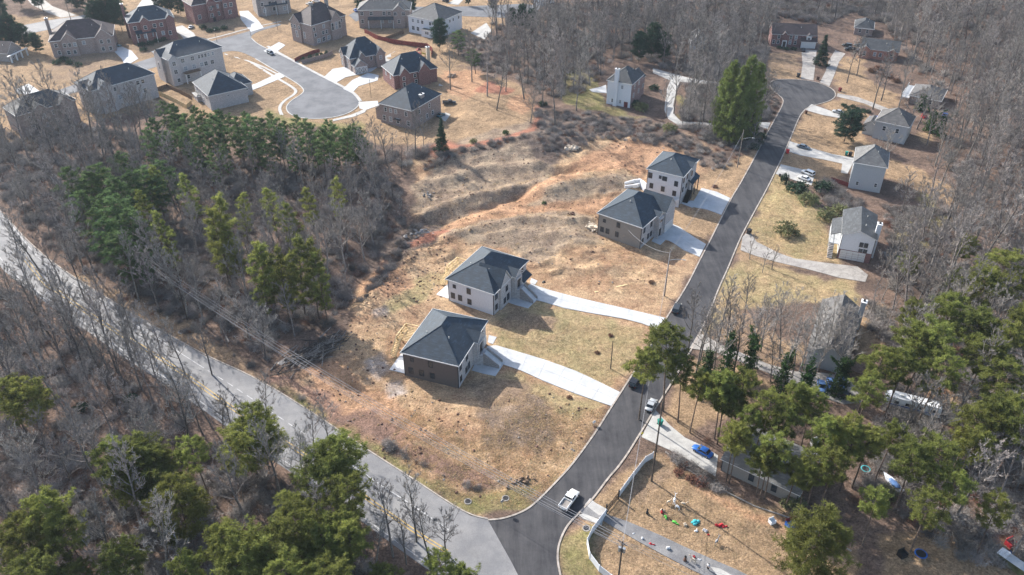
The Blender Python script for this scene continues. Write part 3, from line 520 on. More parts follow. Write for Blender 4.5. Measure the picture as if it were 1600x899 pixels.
def smooth(P, k=2):
    for _ in range(k):
        Q = [P[0]]
        for a, b in zip(P, P[1:]): Q += [(a[0]*.75+b[0]*.25, a[1]*.75+b[1]*.25), (a[0]*.25+b[0]*.75, a[1]*.25+b[1]*.75)]
        P = Q+[P[-1]]
    return P
def sheet(name, G, z, m, label=None, thick=.3):
    b = MB(); b.prism(G, z-thick, z); o = b.build(name, M[m]); tag(o, label, kind='structure'); return o
sheet('main_road', poly(MAIN), .02, 'oldasphalt', 'old pale asphalt main road crossing the lower left')
gl = smooth(poly(ST_L)); gr = smooth(poly(ST_R)); gb = smooth(poly([ST_R[-1]]+BULB+[ST_L[0]]))
sheet('street', gl+poly([(775,835),(800,880),(840,960)])+gr+gb[1:-1], .032, 'newasphalt', 'freshly paved dark side street ending in a cul-de-sac')
sheet('street', smooth(poly(UPROAD)+[poly(UPROAD)[0]])[:-1], .03, 'midasphalt', 'grey subdivision street with round cul-de-sac at the upper left')
sheet('street', poly(TOPROAD), .03, 'midasphalt', 'grey street running along the top of the photo')
sheet('road', poly(FARROAD), .03, 'oldasphalt', 'pale road at the upper left corner')
sheet('path', poly(FARDRIVE), .034, 'slab_old', 'pale gravel lane leaving the upper left road')
sheet('path', poly(FAR_DRIVE2), .034, 'slab_mid', 'pale lane at the top left between dark trees')
DL = {'d1':('slab_new','long new white driveway of the taupe house'),'d1b':('slab_new','small white side pad of the taupe house'),'d2':('slab_new','long new white driveway of the white house with front gable'),'d2b':('slab_new','small white side pad of the gabled white house'),
 'd3':('slab_new','short new driveway of the tan house'),'d4':('slab_new','short wide driveway of the tall white house'),'r1':('slab_mid','concrete drive under the blue car'),'r2':('slab_old','long tan drive leading to the blue covered vehicles'),
 'r3':('slab_old','worn pale drive climbing to the white garage door'),'r4':('slab_mid','drive under the white sport utility vehicles'),'r5':('slab_mid','drive under the grey sedan'),'r6':('slab_mid','drive under the silver sedan'),'r7a':('slab_old','wide drive of the red brick house at the bulb'),
 'r7b':('slab_old','straight drive of the orange brick house'),'r8':('slab_old','narrow drive right of the bulb'),'l1':('slab_mid','looping drive in front of the house with the white chimney'),'l2':('slab_new','white patio beside the house with the white chimney'),
 'u1':('slab_new','broad white drive of the red brick house at the top'),'u2':('slab_new','white drive beside the brown roofed house'),'u3':('slab_mid','shaded drive between two red brick houses'),'u4':('slab_new','drive of the large brown brick house'),'u5':('slab_new','white drive of the slate gabled house'),
 'u6':('slab_new','curved white drive of the dark red brick house'),'u7':('slab_new','straight white drive left of the upper cul-de-sac'),'u8':('slab_new','white drive pad above the lowest left house'),'u9':('slab_mid','pale pad by the long white house'),'u10':('slab_mid','pale drive above the top street'),'u11':('slab_new','white apron at the edge of the upper cul-de-sac'),'pad':('slab_mid','carport slab of the brick house'),
 'g1':('drive_asphalt','grey asphalt drive passing through the black gate'),'cb':('slab_mid','pale concrete strip branching off the gated drive'),'jx':('slab_mid','curved sidewalk around the upper cul-de-sac')}
zi = 0
for k, P in DRIVES.items():
    m_, lab = DL[k]; zi += 1
    G = poly(P)
    o = sheet('path' if k in ('cb','jx','l2','pad') else 'driveway', G, .05+.0012*zi, m_, lab)
def slabs(up, lo, zz, lab, mname='slab_new', step=5.0):
    U = smooth(poly(up)); Lo = smooth(poly(lo))
    def res(P, n):
        d = [0]
        for a, c in zip(P, P[1:]): d.append(d[-1]+math.dist(a, c))
        out = []
        for i in range(n+1):
            s = d[-1]*i/n; k = max(j for j in range(len(d)) if d[j] <= s+1e-9); k = min(k, len(P)-2); f = (s-d[k])/max(1e-9, d[k+1]-d[k]); out.append((P[k][0]+(P[k+1][0]-P[k][0])*f, P[k][1]+(P[k+1][1]-P[k][1])*f))
        return out, d[-1]
    n = max(2, round(res(U, 2)[1]/step)); A = res(U, n)[0]; B = res(Lo, n)[0]; t = thing('driveway', None, None, (A[0][0], A[0][1], 0)); t['kind'] = 'structure'; t['label'] = lab; o0 = Vector((A[0][0], A[0][1], 0))
    for i in range(n):
        for h in (0, 1):
            q = [Vector((*A[i],0)).lerp(Vector((*B[i],0)), h*.5), Vector((*A[i+1],0)).lerp(Vector((*B[i+1],0)), h*.5), Vector((*A[i+1],0)).lerp(Vector((*B[i+1],0)), h*.5+.5), Vector((*A[i],0)).lerp(Vector((*B[i],0)), h*.5+.5)]
            c = (q[0]+q[1]+q[2]+q[3])/4; q = [c+(v-c)*(1-.03/max(.3,(v-c).length)) - o0 for v in q]
            b = MB(); b.prism([(v.x, v.y) for v in q], zz-.05, zz+.012*((i*7+h*3) % 3)*.3); b.build('slab', M[mname], t)
slabs([(764,548),(776,543),(800,547),(850,562),(900,580),(940,599),(970,614)], [(757,566),(775,568),(800,573),(850,596),(900,616),(955,635)], .115, 'jointed concrete slabs of the long drive of the taupe house')
slabs([(832,445),(845,450),(900,465),(975,482),(1039,497)], [(826,467),(839,469),(882,482),(925,490),(990,501),(1027,515)], .115, 'jointed concrete slabs of the long drive of the gabled white house')
slabs([(1050,351),(1062,355),(1076,366),(1103,382)], [(1040,374),(1052,379),(1068,391),(1093,402)], .115, 'jointed concrete slabs of the drive of the tan house')
slabs([(1096,295),(1120,300),(1141,310)], [(1082,324),(1100,326),(1127,336)], .115, 'jointed concrete slabs of the drive of the tall white house')
slabs([(1092,522),(1108,529),(1125,539),(1200,570),(1240,582),(1284,584)], [(1077,545),(1105,546),(1150,562),(1200,582),(1240,601),(1272,614)], .125, 'jointed concrete slabs of the long tan drive on the right', 'slab_old', 6)
# gate aprons of pale concrete
sheet('path', poly([(914,789),(918,792),(936,806),(946,803),(950,797),(930,786),(922,779)]), .095, 'slab_mid', 'pale apron above the gated drive')
sheet('path', poly([(904,805),(912,803),(936,812),(945,806),(940,821),(930,818),(912,811)]), .094, 'slab_mid', 'pale apron below the gated drive')
# kerbs
def ribbon(name, P, z0, z1, w, m, label=None, off=0.0, kind='structure', parent=None):
    b = MB(); n = len(P)
    nr = []
    for i in range(n):
        a = Vector(P[max(0, i-1)]); c = Vector(P[min(n-1, i+1)]); d = (c-a)
        d = d.normalized() if d.length > 1e-6 else Vector((1, 0)); nr.append(Vector((-d.y, d.x)))
    L = [Vector(P[i])+nr[i]*off for i in range(n)]; Rr = [Vector(P[i])+nr[i]*(off+w) for i in range(n)]
    for i in range(n-1):
        a, c, d, e = L[i], L[i+1], Rr[i+1], Rr[i]
        b.face([(a.x,a.y,z1),(c.x,c.y,z1),(d.x,d.y,z1),(e.x,e.y,z1)][::(-1 if w > 0 else 1)])
        b.face([(a.x,a.y,z0),(c.x,c.y,z0),(c.x,c.y,z1),(a.x,a.y,z1)]); b.face([(e.x,e.y,z0),(d.x,d.y,z0),(d.x,d.y,z1),(e.x,e.y,z1)])
    o = b.build(name, M[m], parent)
    if not parent: tag(o, label, kind=kind)
    return o
ribbon('kerb', gl, -.1, .14, .38, 'kerb', 'pale kerb along the left side of the new street', off=-.05 if True else 0)
ribbon('kerb', gr, -.1, .14, .38, 'kerb', 'pale kerb along the right side of the new street', off=-.05)
ribbon('kerb', gb, -.1, .13, .35, 'kerb', 'kerb round the bulb of the new cul-de-sac')
ribbon('kerb', smooth(poly(MAIN_UP+[(762,812)])), -.1, .12, .30, 'kerb', 'kerb along the upper side of the main road')
ub = smooth(poly(UPROAD[:21])); ribbon('kerb', ub, -.1, .13, -.45, 'slab_mid', 'white kerb round the upper left cul-de-sac')
ribbon('path', smooth(poly([(394,97),(430,119),(458,135),(466,142),(461,149),(447,157),(438,168),(443,180)])), -.1, .06, -1.3, 'slab_mid', 'sidewalk left of the upper cul-de-sac street')
ribbon('path', smooth(poly([(420,72),(455,92),(500,116),(530,131),(556,145),(566,158)])), -.1, .06, -1.4, 'slab_mid', 'sidewalk right of the upper cul-de-sac street')
ribbon('path', smooth(poly([(262,80),(312,65),(350,56),(392,44),(440,34)])), -.1, .05, 1.0, 'slab_mid', 'sidewalk above the upper left street')
ribbon('path', smooth(poly([(352,84),(400,98),(440,118)])), -.1, .055, -1.0, 'slab_mid', 'sidewalk below the upper left street')
# road markings
def line(pts, w, m, label, z=.036, dash=None):
    P = smooth(poly(pts), 1); b = MB(); acc = 0
    for a, c in zip(P, P[1:]):
        a = Vector(a); c = Vector(c); d = c-a; L_ = d.length
        if L_ < .01: continue
        d.normalize(); n = Vector((-d.y, d.x))*w/2; s = 0
        while s < L_:
            if dash:
                ph = (acc+s) % (dash[0]+dash[1]); on = ph < dash[0]; st = min(L_-s, (dash[0]-ph) if on else (dash[0]+dash[1]-ph))
            else: on = True; st = L_-s
            st = max(st, .05)
            if on:
                p = a+d*s; q = a+d*(s+st); b.face([(p.x-n.x,p.y-n.y,z),(q.x-n.x,q.y-n.y,z),(q.x+n.x,q.y+n.y,z),(p.x+n.x,p.y+n.y,z)])
            s += st
        acc += L_
    o = b.build('road_marking', M[m]); tag(o, label, kind='structure')
YL = [(40,402),(74,445),(90,452),(130,482),(160,501),(182,516),(235,547),(300,590),(362,635),(435,681),(495,721),(592,789),(657,834),(700,860)]
line(YL, .2, 'yellowline', 'upper stripe of the double yellow centre line'); line([(x-3.5, y+3.4) for x, y in YL], .2, 'yellowline', 'lower stripe of the double yellow centre line')
line([(2,330),(20,355),(52,395),(87,427),(120,447),(185,491),(257,536),(310,570)], .16, 'whiteline', 'solid white edge line on the upper side of the main road')
line([(310,570),(350,595),(366,605),(420,641),(469,674),(507,696)], .16, 'whiteline', 'dashed white line at the start of the turn lane', dash=(2.2,1.6))
line([(507,696),(582,750),(645,790),(705,831)], .22, 'whiteline', 'solid white turn lane line near the junction')
line([(-5,396),(17,425),(52,451),(77,469),(112,492),(140,510),(180,540),(227,571),(277,602),(430,711),(482,746),(507,765),(575,814),(615,843),(665,879),(690,895)], .16, 'whiteline', 'white edge line on the lower side of the main road', dash=(6,.8))

# ------------------------------------------------------------------ houses
WC = {}
def win_mesh(w, h, fr, gl_):
    k = (round(w, 1), round(h, 1), fr, gl_)
    if k not in WC:
        b = MB(); t = .11 if fr == 'trim' else .05
        b.box(-w/2-t, w/2+t, -.09, .03, -t, 0); b.box(-w/2-t, w/2+t, -.09, .03, h, h+t); b.box(-w/2-t, -w/2, -.09, .03, 0, h); b.box(w/2, w/2+t, -.09, .03, 0, h)
        b.box(-w/2, w/2, -.07, .02, h/2-.03, h/2+.03)
        if w > 1.4: b.box(-.03, .03, -.068, .02, 0, h)
        p = MB(); p.box(-w/2, w/2, -.035, .02, 0, h)
        WC[k] = (b.mesh('window', M[fr]), p.mesh('pane', M[gl_]))
    return WC[k]
def window(par, face, pos, z, w, h, H, yo=0.0, fr='trim', gl_='glass'):
    a, p = win_mesh(w, h, fr, gl_)
    loc = (pos, -yo-.005, z) if face == 'C' else (-yo-.005, pos, z)
    o = link('window', a, par, loc, (0, 0, 0 if face == 'C' else -math.pi/2)); link('pane', p, o); return o
def roof(par, x0, x1, y0, y1, he, pitch, typ, m, ov=.4, fm='trim', T=.22):
    x0 -= ov; x1 += ov; y0 -= ov; y1 += ov; he2 = he-.02; dx = x1-x0; dy = y1-y0; b = MB()
    if typ == 'hip': typ = 'hip_u' if dx >= dy else 'hip_v'
    cx = (x0+x1)/2; cy = (y0+y1)/2
    if typ.startswith('hip'):
        if typ == 'hip_u': r = dy/2; R0 = (x0+r, cy); R1 = (x1-r, cy)
        else: r = dx/2; R0 = (cx, y0+r); R1 = (cx, y1-r)
        hr = he+r*pitch; P = [(x0,y0,he),(x1,y0,he),(x1,y1,he),(x0,y1,he)]; a = (*R0, hr); c = (*R1, hr)
        if typ == 'hip_u': b.face([P[0],P[1],c,a]); b.face([P[1],P[2],c]); b.face([P[2],P[3],a,c]); b.face([P[3],P[0],a])
        else: b.face([P[0],P[1],a]); b.face([P[1],P[2],c,a]); b.face([P[2],P[3],c]); b.face([P[3],P[0],a,c])
        b.face([(p[0],p[1],he2-.02) for p in P[::-1]])
        o = b.build('roof', M[m], par)
        f = MB(); t = .08
        f.box(x0-t,x1+t,y0-t,y0,he-T,he+.03); f.box(x0-t,x1+t,y1,y1+t,he-T,he+.03); f.box(x0-t,x0,y0,y1,he-T,he+.03); f.box(x1,x1+t,y0,y1,he-T,he+.03)
        f.build('fascia', M[fm], o)
        rc = MB(); E = [(P[0],a),(P[1],c if typ == 'hip_u' else a),(P[2],c),(P[3],a if typ == 'hip_u' else c),(a,c)]
        for q, s in E:
            if (Vector(q)-Vector(s)).length > .5: rc.tube(q, s, .10, k=4)
        rc.build('ridge_cap', M[m], o)
        return hr
    if typ == 'gable_u': r = dy/2; hr = he+r*pitch; sl_ = [((x0,y0,he),(x1,y0,he),(x1,cy,hr),(x0,cy,hr)),((x1,y1,he),(x0,y1,he),(x0,cy,hr),(x1,cy,hr))]
    else: r = dx/2; hr = he+r*pitch; sl_ = [((x0,y1,he),(x0,y0,he),(cx,y0,hr),(cx,y1,hr)),((x1,y0,he),(x1,y1,he),(cx,y1,hr),(cx,y0,hr))]
    tt = .16
    for s in sl_:
        lo = [(p[0], p[1], p[2]-tt) for p in s]
        b.face(s, 0); b.face(lo[::-1], 1)
        for i in range(4): b.face([lo[i], lo[(i+1) % 4], s[(i+1) % 4], s[i]], 1)
    o = b.build('roof', [M[m], M[fm]], par)
    return hr
def walls(par, x0, x1, y0, y1, h, mB, mC, gable=None, pitch=.6, ov=.4, name='wall', z0=-3.0):
    b = MB(); b.box(x0, x1, y0, y1, z0, h-.03, 0)
    # separate material on the face towards -y
    b.m[2] = 1
    if gable:
        if gable == 'gable_u': cy = (y0+y1)/2; hr = h-.16+(y1-y0)/2*pitch; tri = [[(x0,y0,h-.03),(x0,cy,hr),(x0,y1,h-.03)],[(x1,y0,h-.03),(x1,y1,h-.03),(x1,cy,hr)]]; mi = (0, 0)
        else: cx = (x0+x1)/2; hr = h-.16+(x1-x0)/2*pitch; tri = [[(x0,y0,h-.03),(x1,y0,h-.03),(cx,y0,hr)],[(x0,y1,h-.03),(cx,y1,hr),(x1,y1,h-.03)]]; mi = (1, 0)
        for t_, q in zip(tri, mi): b.face(t_, q)
    return b.build(name, [M[mB], M[mC]], par)
def boxpart(name, par, m, *a): b = MB(); b.box(*a); return b.build(name, M[m], par)
hrand = random.Random(5)
for H in HS:
    a = H['a']; w, d, h = H['w'], H['d'], H['h']; pit = H.get('pitch', .6); ov = H.get('ov', .4); rm = H['roof']; wm, wc = H['wall'], H['wallC']
    t = thing('house', H['label'], 'house', (a[0], a[1], 0), H['ang'], 'houses of the two subdivisions')
    del t['group']
    ty = H.get('rooftype', 'hip')
    far = a[1] > 260
    fm = 'darktrim' if wm in ('taupe', 'tan', 'white') and a[1] < 260 else 'trim'
    hw = h
    if ty == 'hip': walls(t, 0, d, 0, w, h, wm, wc)
    else: walls(t, 0, d, 0, w, h, wm, wc, ty, pit)
    hr = roof(t, 0, d, 0, w, h, pit, ty, rm, ov)
    wo = {}
    def gabC(t0, t1, p, f, pw=None):
        x0, x1 = t0*d, t1*d; back = min(w*.5, (x1-x0)/2*f*1.6+2)
        walls(t, x0, x1, -p, back, h, wc, wc, 'gable_v', pit*f*1.2, name='gable_wall'); roof(t, x0, x1, -p, back, h, pit*f*1.2, 'gable_v', rm, .3)
        wo[('C', t0, t1)] = p
    if 'frontgable' in H: gabC(*H['frontgable'])
    if 'gable2' in H: gabC(*H['gable2'])
    for g0, g1 in H.get('cgables', []): gabC(g0, g1, 1.3, 1.15)
    for g0, g1 in H.get('bgables', []):
        y0, y1 = g0*w, g1*w; back = min(d*.5, (y1-y0)/2*1.4+2)
        walls(t, -.8, back, y0, y1, h, wm, wc, 'gable_u', pit*1.15, name='gable_wall'); roof(t, -.8, back, y0, y1, h, pit*1.15, 'gable_u', rm, .3); wo[('B', g0, g1)] = .8
    if 'wing' in H:
        x0, x1, y0, y1, hf, wt = H['wing']; x0 *= d; x1 *= d; y0 *= w; y1 *= w; hh = h*hf
        walls(t, x0, x1, y0, y1, hh, wm, wc, wt if wt != 'hip' else None, pit, name='wing_wall'); roof(t, x0, x1, y0, y1, hh, pit, wt, rm, .35)
        hh2 = hh*.45
        for q in (.25, .7): window(t, 'C', x0+(x1-x0)*q, hh2, 1.0, 1.4, H, -y0)
    if 'vwing' in H:
        g0, g1, p = H['vwing']; x0, x1 = g0*d, g1*d
        walls(t, x0, x1, -p, .5, h*.55, wm, wc, 'gable_v', .9, name='garage_wall'); roof(t, x0, x1, -p, .5, h*.55, .9, 'gable_v', rm, .3); wo[('C', g0, g1)] = p
    if H.get('dormers'):
        # right part with garage under a lower roof, white dormer, and a small gable over the front windows
        y0, y1 = -.02*w, .33*w; walls(t, -1.5, 3, y0, y1, h*.55, wm, wc, name='garage_wall'); roof(t, -1.5, 4, y0, y1, h*.55, .9, 'hip_v' if False else 'gable_v', rm, .3)
        wo[('B', 0, .33)] = 1.5
        dm = MB(); dm.box(-.9, 3, .11*w, .22*w, h*.62, h*.95); dm.build('dormer_wall', M['trim'], t); roof(t, -.9, 3, .11*w, .22*w, h*.95, .9, 'gable_u', 'roof_brown', .3)
        window(t, 'B', .165*w, h*.68, 1.3, 1.0, H, .9)
        walls(t, -.6, 3, .66*w, .76*w, h, wm, wc, 'gable_u', 1.0, name='gable_wall'); roof(t, -.6, 3, .66*w, .76*w, h, 1.0, 'gable_u', rm, .3); wo[('B', .66, .76)] = .6
    def offs(face, q):
        return max([p for (f, g0, g1), p in wo.items() if f == face and g0 < q < g1]+[0])
    for face, q, z, ww, wh in H.get('wins', []):
        if z+wh > h-.25: z = max(.4, h-wh-.5)
        fr = 'darktrim' if fm == 'darktrim' and face == 'C' else ('darktrim' if fm == 'darktrim' else 'trim')
        window(t, face, q*(d if face == 'C' else w), z, ww, wh, H, offs(face, q), fr, hrand.choice(['glass', 'glass', 'curtain']) if far else 'glass')
    if fm == 'darktrim':      # corner boards and gutters' downpipes of the new houses
        b = MB(); b.box(-.06, .12, -.06, .12, -.5, h-.1); b.build('corner_board', M['darktrim'], t)
        b = MB(); b.box(-.08, .08, w-.1, w+.06, -.5, h-.1); b.build('corner_board', M['darktrim'], t)
    if 'garage' in H:
        face, q, gw = H['garage']; o_ = offs(face, q)
        pos = q*(d if face == 'C' else w); gh = 2.6 if gw < 5.2 else 2.8
        b = MB(); nrow = 4
        for i in range(nrow):
            for j in range(4):
                x0 = -gw/2+gw*j/4+.03; x1 = -gw/2+gw*(j+1)/4-.03; z0 = gh*i/nrow+.03; z1 = gh*(i+1)/nrow-.03; b.box(x0, x1, -.07, .02, z0, z1)
        b.box(-gw/2, gw/2, -.04, .02, 0, gh)
        g_ = b.build('garage_door', M['garage'], t); b2 = MB(); b2.box(-gw/2-.2, -gw/2, -.1, .03, 0, gh+.2); b2.box(gw/2, gw/2+.2, -.1, .03, 0, gh+.2); b2.box(-gw/2, gw/2, -.1, .03, gh, gh+.2); b2.build('garage_frame', M['trim'], g_)
        if H.get('garagepat'):
            b3 = MB()
            for j in range(3):
                xa = -gw/2+gw*j/3; xb = xa+gw/3
                for p, q2 in (((xa+.2,.3),(xb-.2,gh-.3)),((xa+.2,gh-.3),(xb-.2,.3))): b3.tube((p[0], -.1, p[1]), (q2[0], -.1, q2[1]), .09, k=4)
                b3.box(xa-.07, xa+.07, -.12, -.02, 0, gh)
            b3.build('garage_cross_brace', M['darktrim'], g_)
        if face == 'C': g_.location = (pos, -o_-.01, .05)
        else: g_.location = (-o_-.01, pos, .05); g_.rotation_euler = (0, 0, -math.pi/2)
    if 'entry' in H:
        x = H['entry']*d; o_ = offs('C', H['entry']); lvl = 3.1 if H.get('stairs') else .3
        b = MB(); b.box(x-.75, x+.75, -o_-.07, .02-o_, lvl, lvl+2.5); dd = b.build('door', M['black'], t)
        b = MB(); b.box(x-1.5, x-1.2, -o_-.35, -o_, 0, h-.8); b.box(x+1.2, x+1.5, -o_-.35, -o_, 0, h-.8); b.box(x-1.2, x+1.2, -o_-.35, -o_, h-1.4, h-.8); b.build('porch_column', M[wc], t)
        b = MB()
        for i in range(8):
            q = math.pi*i/8; q2 = math.pi*(i+1)/8
            b.face([(x+1.2*math.cos(q), -o_-.05, h-2.6+1.2*math.sin(q)),(x+1.2*math.cos(q2), -o_-.05, h-2.6+1.2*math.sin(q2)),(x, -o_-.05, h-2.6)][::-1])
        b.build('arched_window', M['glass'], t)
    if 'entryB' in H:
        y = H['entryB']*w; o_ = offs('B', H['entryB']); b = MB(); b.box(-o_-.08, 0, y-.6, y+.6, .2, 2.6); b.build('door', M['darkpole'] if 'darkpole' in M else M['black'], t)
        b = MB(); b.box(-o_-.3, -o_, y-1.1, y-.75, 0, 3.2); b.box(-o_-.3, -o_, y+.75, y+1.1, 0, 3.2); b.box(-o_-.3, -o_, y-.75, y+.75, 2.8, 3.2); b.build('door_surround', M['trim'], t)
    if H.get('stairs'):
        x = H['entry']*d; p = offs('C', H['entry'])
        b = MB(); b.box(x-1.5, x+1.5, -p-1.2, -p-.36, 0, 3.1); b.build('landing', M[wc], t)
        n = 14
        for i in range(n):
            z1 = 3.1*(n-i)/n-.1; y1 = -p-1.2-i*.3
            q = MB(); q.box(x-1.1, x+1.1, y1-.3, y1, max(0, z1-.35) if i < n-2 else 0, z1); q.build('stair_step', M['newconcrete'], t)
        for s_ in (-1, 1):
            q = MB(); y0_ = -p-1.2; y1_ = y0_-n*.3
            xx = sorted((x+s_*1.1, x+s_*1.35)); q.face([(xx[0],y0_,0),(xx[0],y0_,3.9),(xx[0],y1_,.9),(xx[0],y1_,0)][::-1]); q.face([(xx[1],y0_,0),(xx[1],y0_,3.9),(xx[1],y1_,.9),(xx[1],y1_,0)])
            q.face([(xx[0],y0_,3.9),(xx[1],y0_,3.9),(xx[1],y1_,.9),(xx[0],y1_,.9)][::-1]); q.face([(xx[0],y1_,0),(xx[0],y1_,.9),(xx[1],y1_,.9),(xx[1],y1_,0)]); q.build('stair_wall', M['pinkbrick'] if False else M['stone'], t)
        q = MB(); q.box(x+1.4, x+3.0, y1_+.2, -p-.5, -.1, .07); q.build('flower_bed', M['brown'], t)
    if H.get('awning'):
        g0, g1 = H['awning']; zz = h*.5 if not H.get('stairs') else 3.3
        b = MB(); x0, x1 = g0*d, g1*d; P = [(x0,-1.9,zz),(x1,-1.9,zz),(x1,.0,zz+1.1),(x0,0,zz+1.1)]; Q = [(p[0],p[1],p[2]-.2) for p in P]
        b.face(P); b.face(Q[::-1])
        for i in range(4): b.face([Q[i], Q[(i+1) % 4], P[(i+1) % 4], P[i]])
        b.build('porch_roof', M[rm], t)
        if not H.get('stairs'):
            for q in (.02, .5, .98):
                xx = x0+(x1-x0)*q; c_ = MB(); c_.box(xx-.13, xx+.13, -1.7, -1.45, -.2, zz-.15); c_.build('porch_post', M['black'] if H.get('darkdoor') else M['trim'], t)
        if H.get('darkdoor'):
            b = MB(); b.box(x0+.4, x1-.4, -.06, .02, .2, 2.9); b.build('door', M['black'], t)
            for i in range(14):
                q = MB(); q.box(x0-4.0+i*.3, x0-3.7+i*.3, -1.9, -.3, 0, .21*(i+1)); q.build('stair_step', M['black'], t)
    if H.get('awningB'):
        g0, g1 = H['awningB']; b = MB(); b.box(-1.1, 0, g0*w, g1*w, 2.9, 3.15); b.build('awning', M['darktrim'], t)
    for face, q, cm in H.get('chim', []):
        if face == 'B': bx = (-1.0, .3, q*w-.8, q*w+.8)
        elif face == 'C': bx = (q*d-.8, q*d+.8, -1.0, .3)
        elif face == 'top': bx = (q*d-.7, q*d+.7, w*.5-.7, w*.5+.7)
        else: bx = (q*d-1.2, q*d+1.2, .1*w, .1*w+1.0)
        z0 = -1 if face in 'BC' else h; z1 = hr+.9 if face != 'roofC' else h+2.8
        b = MB(); b.box(*bx, z0, z1); c_ = b.build('chimney', M[cm], t)
        b = MB(); b.box(bx[0]-.12, bx[1]+.12, bx[2]-.12, bx[3]+.12, z1, z1+.2); b.build('chimney_cap', M['trim'], c_); b = MB(); cx, cy = (bx[0]+bx[1])/2, (bx[2]+bx[3])/2; b.box(cx-.3, cx+.3, cy-.3, cy+.3, z1+.2, z1+.6); b.build('flue', M['black'], c_)
    vv = H.get('vents', [(.3, .35), (.7, .3)])
    for vx, vy in vv:
        x, y = vx*d, vy*w; zz = h+min(x+ov, y+ov, d+ov-x, w+ov-y)*pit if ty == 'hip' else (h+min(y+ov, w+ov-y)*pit if ty == 'gable_u' else h+min(x+ov, d+ov-x)*pit)
        b = MB(); b.tube((x, y, zz-.3), (x, y, zz+.55), .11, k=6); b.build('vent_pipe', M['lamp'], t)
    if H.get('deck'):
        # raw lumber deck frame on the far left side (x beyond the back-left), free standing posts, beams and stairs
        dk = thing('deck', 'raw lumber deck frame and stairs behind the '+('taupe' if wm == 'taupe' else 'gabled white')+' new house', 'deck', (a[0], a[1], 0), H['ang'])
        y0 = w+2.2; y1 = w+6.6; x0, x1 = .50*d, .80*d; zz = 3.0
        for x in (x0, (x0+x1)/2, x1):
            boxpart('post', dk, 'lumber', x-.15, x+.15, y1-.3, y1, 0, zz+1.1)
        for y in (y0, y1-.12): boxpart('beam', dk, 'lumber', x0, x1, y, y+.12, zz-.3, zz)
        k = 9
        for i in range(k+1):
            x = x0+(x1-x0)*i/k; boxpart('joist', dk, 'lumber', x-.09, x+.09, y0, y1, zz-.02, zz+.14)
        boxpart('rail', dk, 'lumber', x0, x1, y1-.25, y1, zz+1.0, zz+1.15); boxpart('rail', dk, 'lumber', x1-.22, x1, y0, y1, zz+1.0, zz+1.15)
        for i in range(11):
            z1 = zz-i*.27; boxpart('tread', dk, 'lumber', x0-.35*(i+1), x0-.35*i, y1-1.3, y1-.1, z1-.08, z1)
        for yy_ in (y1-1.35, y1-.1):
            b = MB(); b.tube((x0, yy_, zz+.9), (x0-.35*11, yy_, .9), .13, k=4); b.tube((x0, yy_, zz-.1), (x0-.35*11, yy_, 0), .1, k=4); b.build('stair_rail', M['lumber'], dk)
        sl2 = MB(); sl2.box(.03*d, .62*d, w+.2, w+4.6, -.3, .09); so_ = sl2.build('path', M['newconcrete']); so_.location = (a[0], a[1], 0); so_.rotation_euler = (0, 0, H['ang']); tag(so_, 'white slab under the deck of the '+wm+' new house', kind='structure')
    if H.get('balcony'):
        g0, g1 = H['balcony']; x0, x1 = g0*d, g1*d; zz = 4.6
        bf = MB(); bf.box(x0, x1, -2.6, 0, zz-.25, zz); bo = bf.build('balcony', M['oldwood'], t)
        for i in range(16):
            x = x0+(x1-x0)*i/15; q = MB(); q.box(x-.05, x+.05, -2.6, -2.5, zz, zz+1.0); q.build('baluster', M['oldwood'], bo)
        q = MB(); q.box(x0, x1, -2.65, -2.45, zz+1.0, zz+1.12); q.build('handrail', M['oldwood'], bo)
        for x in (x0+.1, x1-.1): q = MB(); q.box(x-.15, x+.15, -2.55, -2.25, -.5, zz-.25); q.build('balcony_post', M['trim'], bo)
    if H.get('bbump'):
        g0, g1 = H['bbump']; y0, y1 = g0*w, g1*w
        walls(t, -2.6, 0, y0, y1, 3.6, 'white', 'white', name='bump_out_wall'); roof(t, -2.6, 0, y0, y1, 3.6, .3, 'hip', rm, .3)
        for q in (.3, .5): window(t, 'B', y0+(y1-y0)*q, 1.6, .9, 1.2, H, 2.6, 'trim', 'glass')
    if H.get('baywin'):
        walls(t, -1.6, 0, w*.62, w*.9, 2.6, wm, wc, name='bay_wall'); roof(t, -1.6, 0, w*.62, w*.9, 2.6, .4, 'hip', 'roof_light', .3)
    if H.get('reddoor'):
        q = MB(); q.box(-.06, .02, .1*w, .1*w+1.7, -.1, 2.3); q.build('door', M['darkred'], t)
    if H.get('panel'):
        q = MB(); q.box(.56*d, .8*d, -.9, -.82, h*.45, h*.95); q.build('unpainted_panel', M['cream'], t)
    if H.get('brickbase'):
        q = MB(); q.box(-.06, .0, -.05, w+.02, -1, 2.9+.35); q.build('brick_base', M['redbrick'], t)
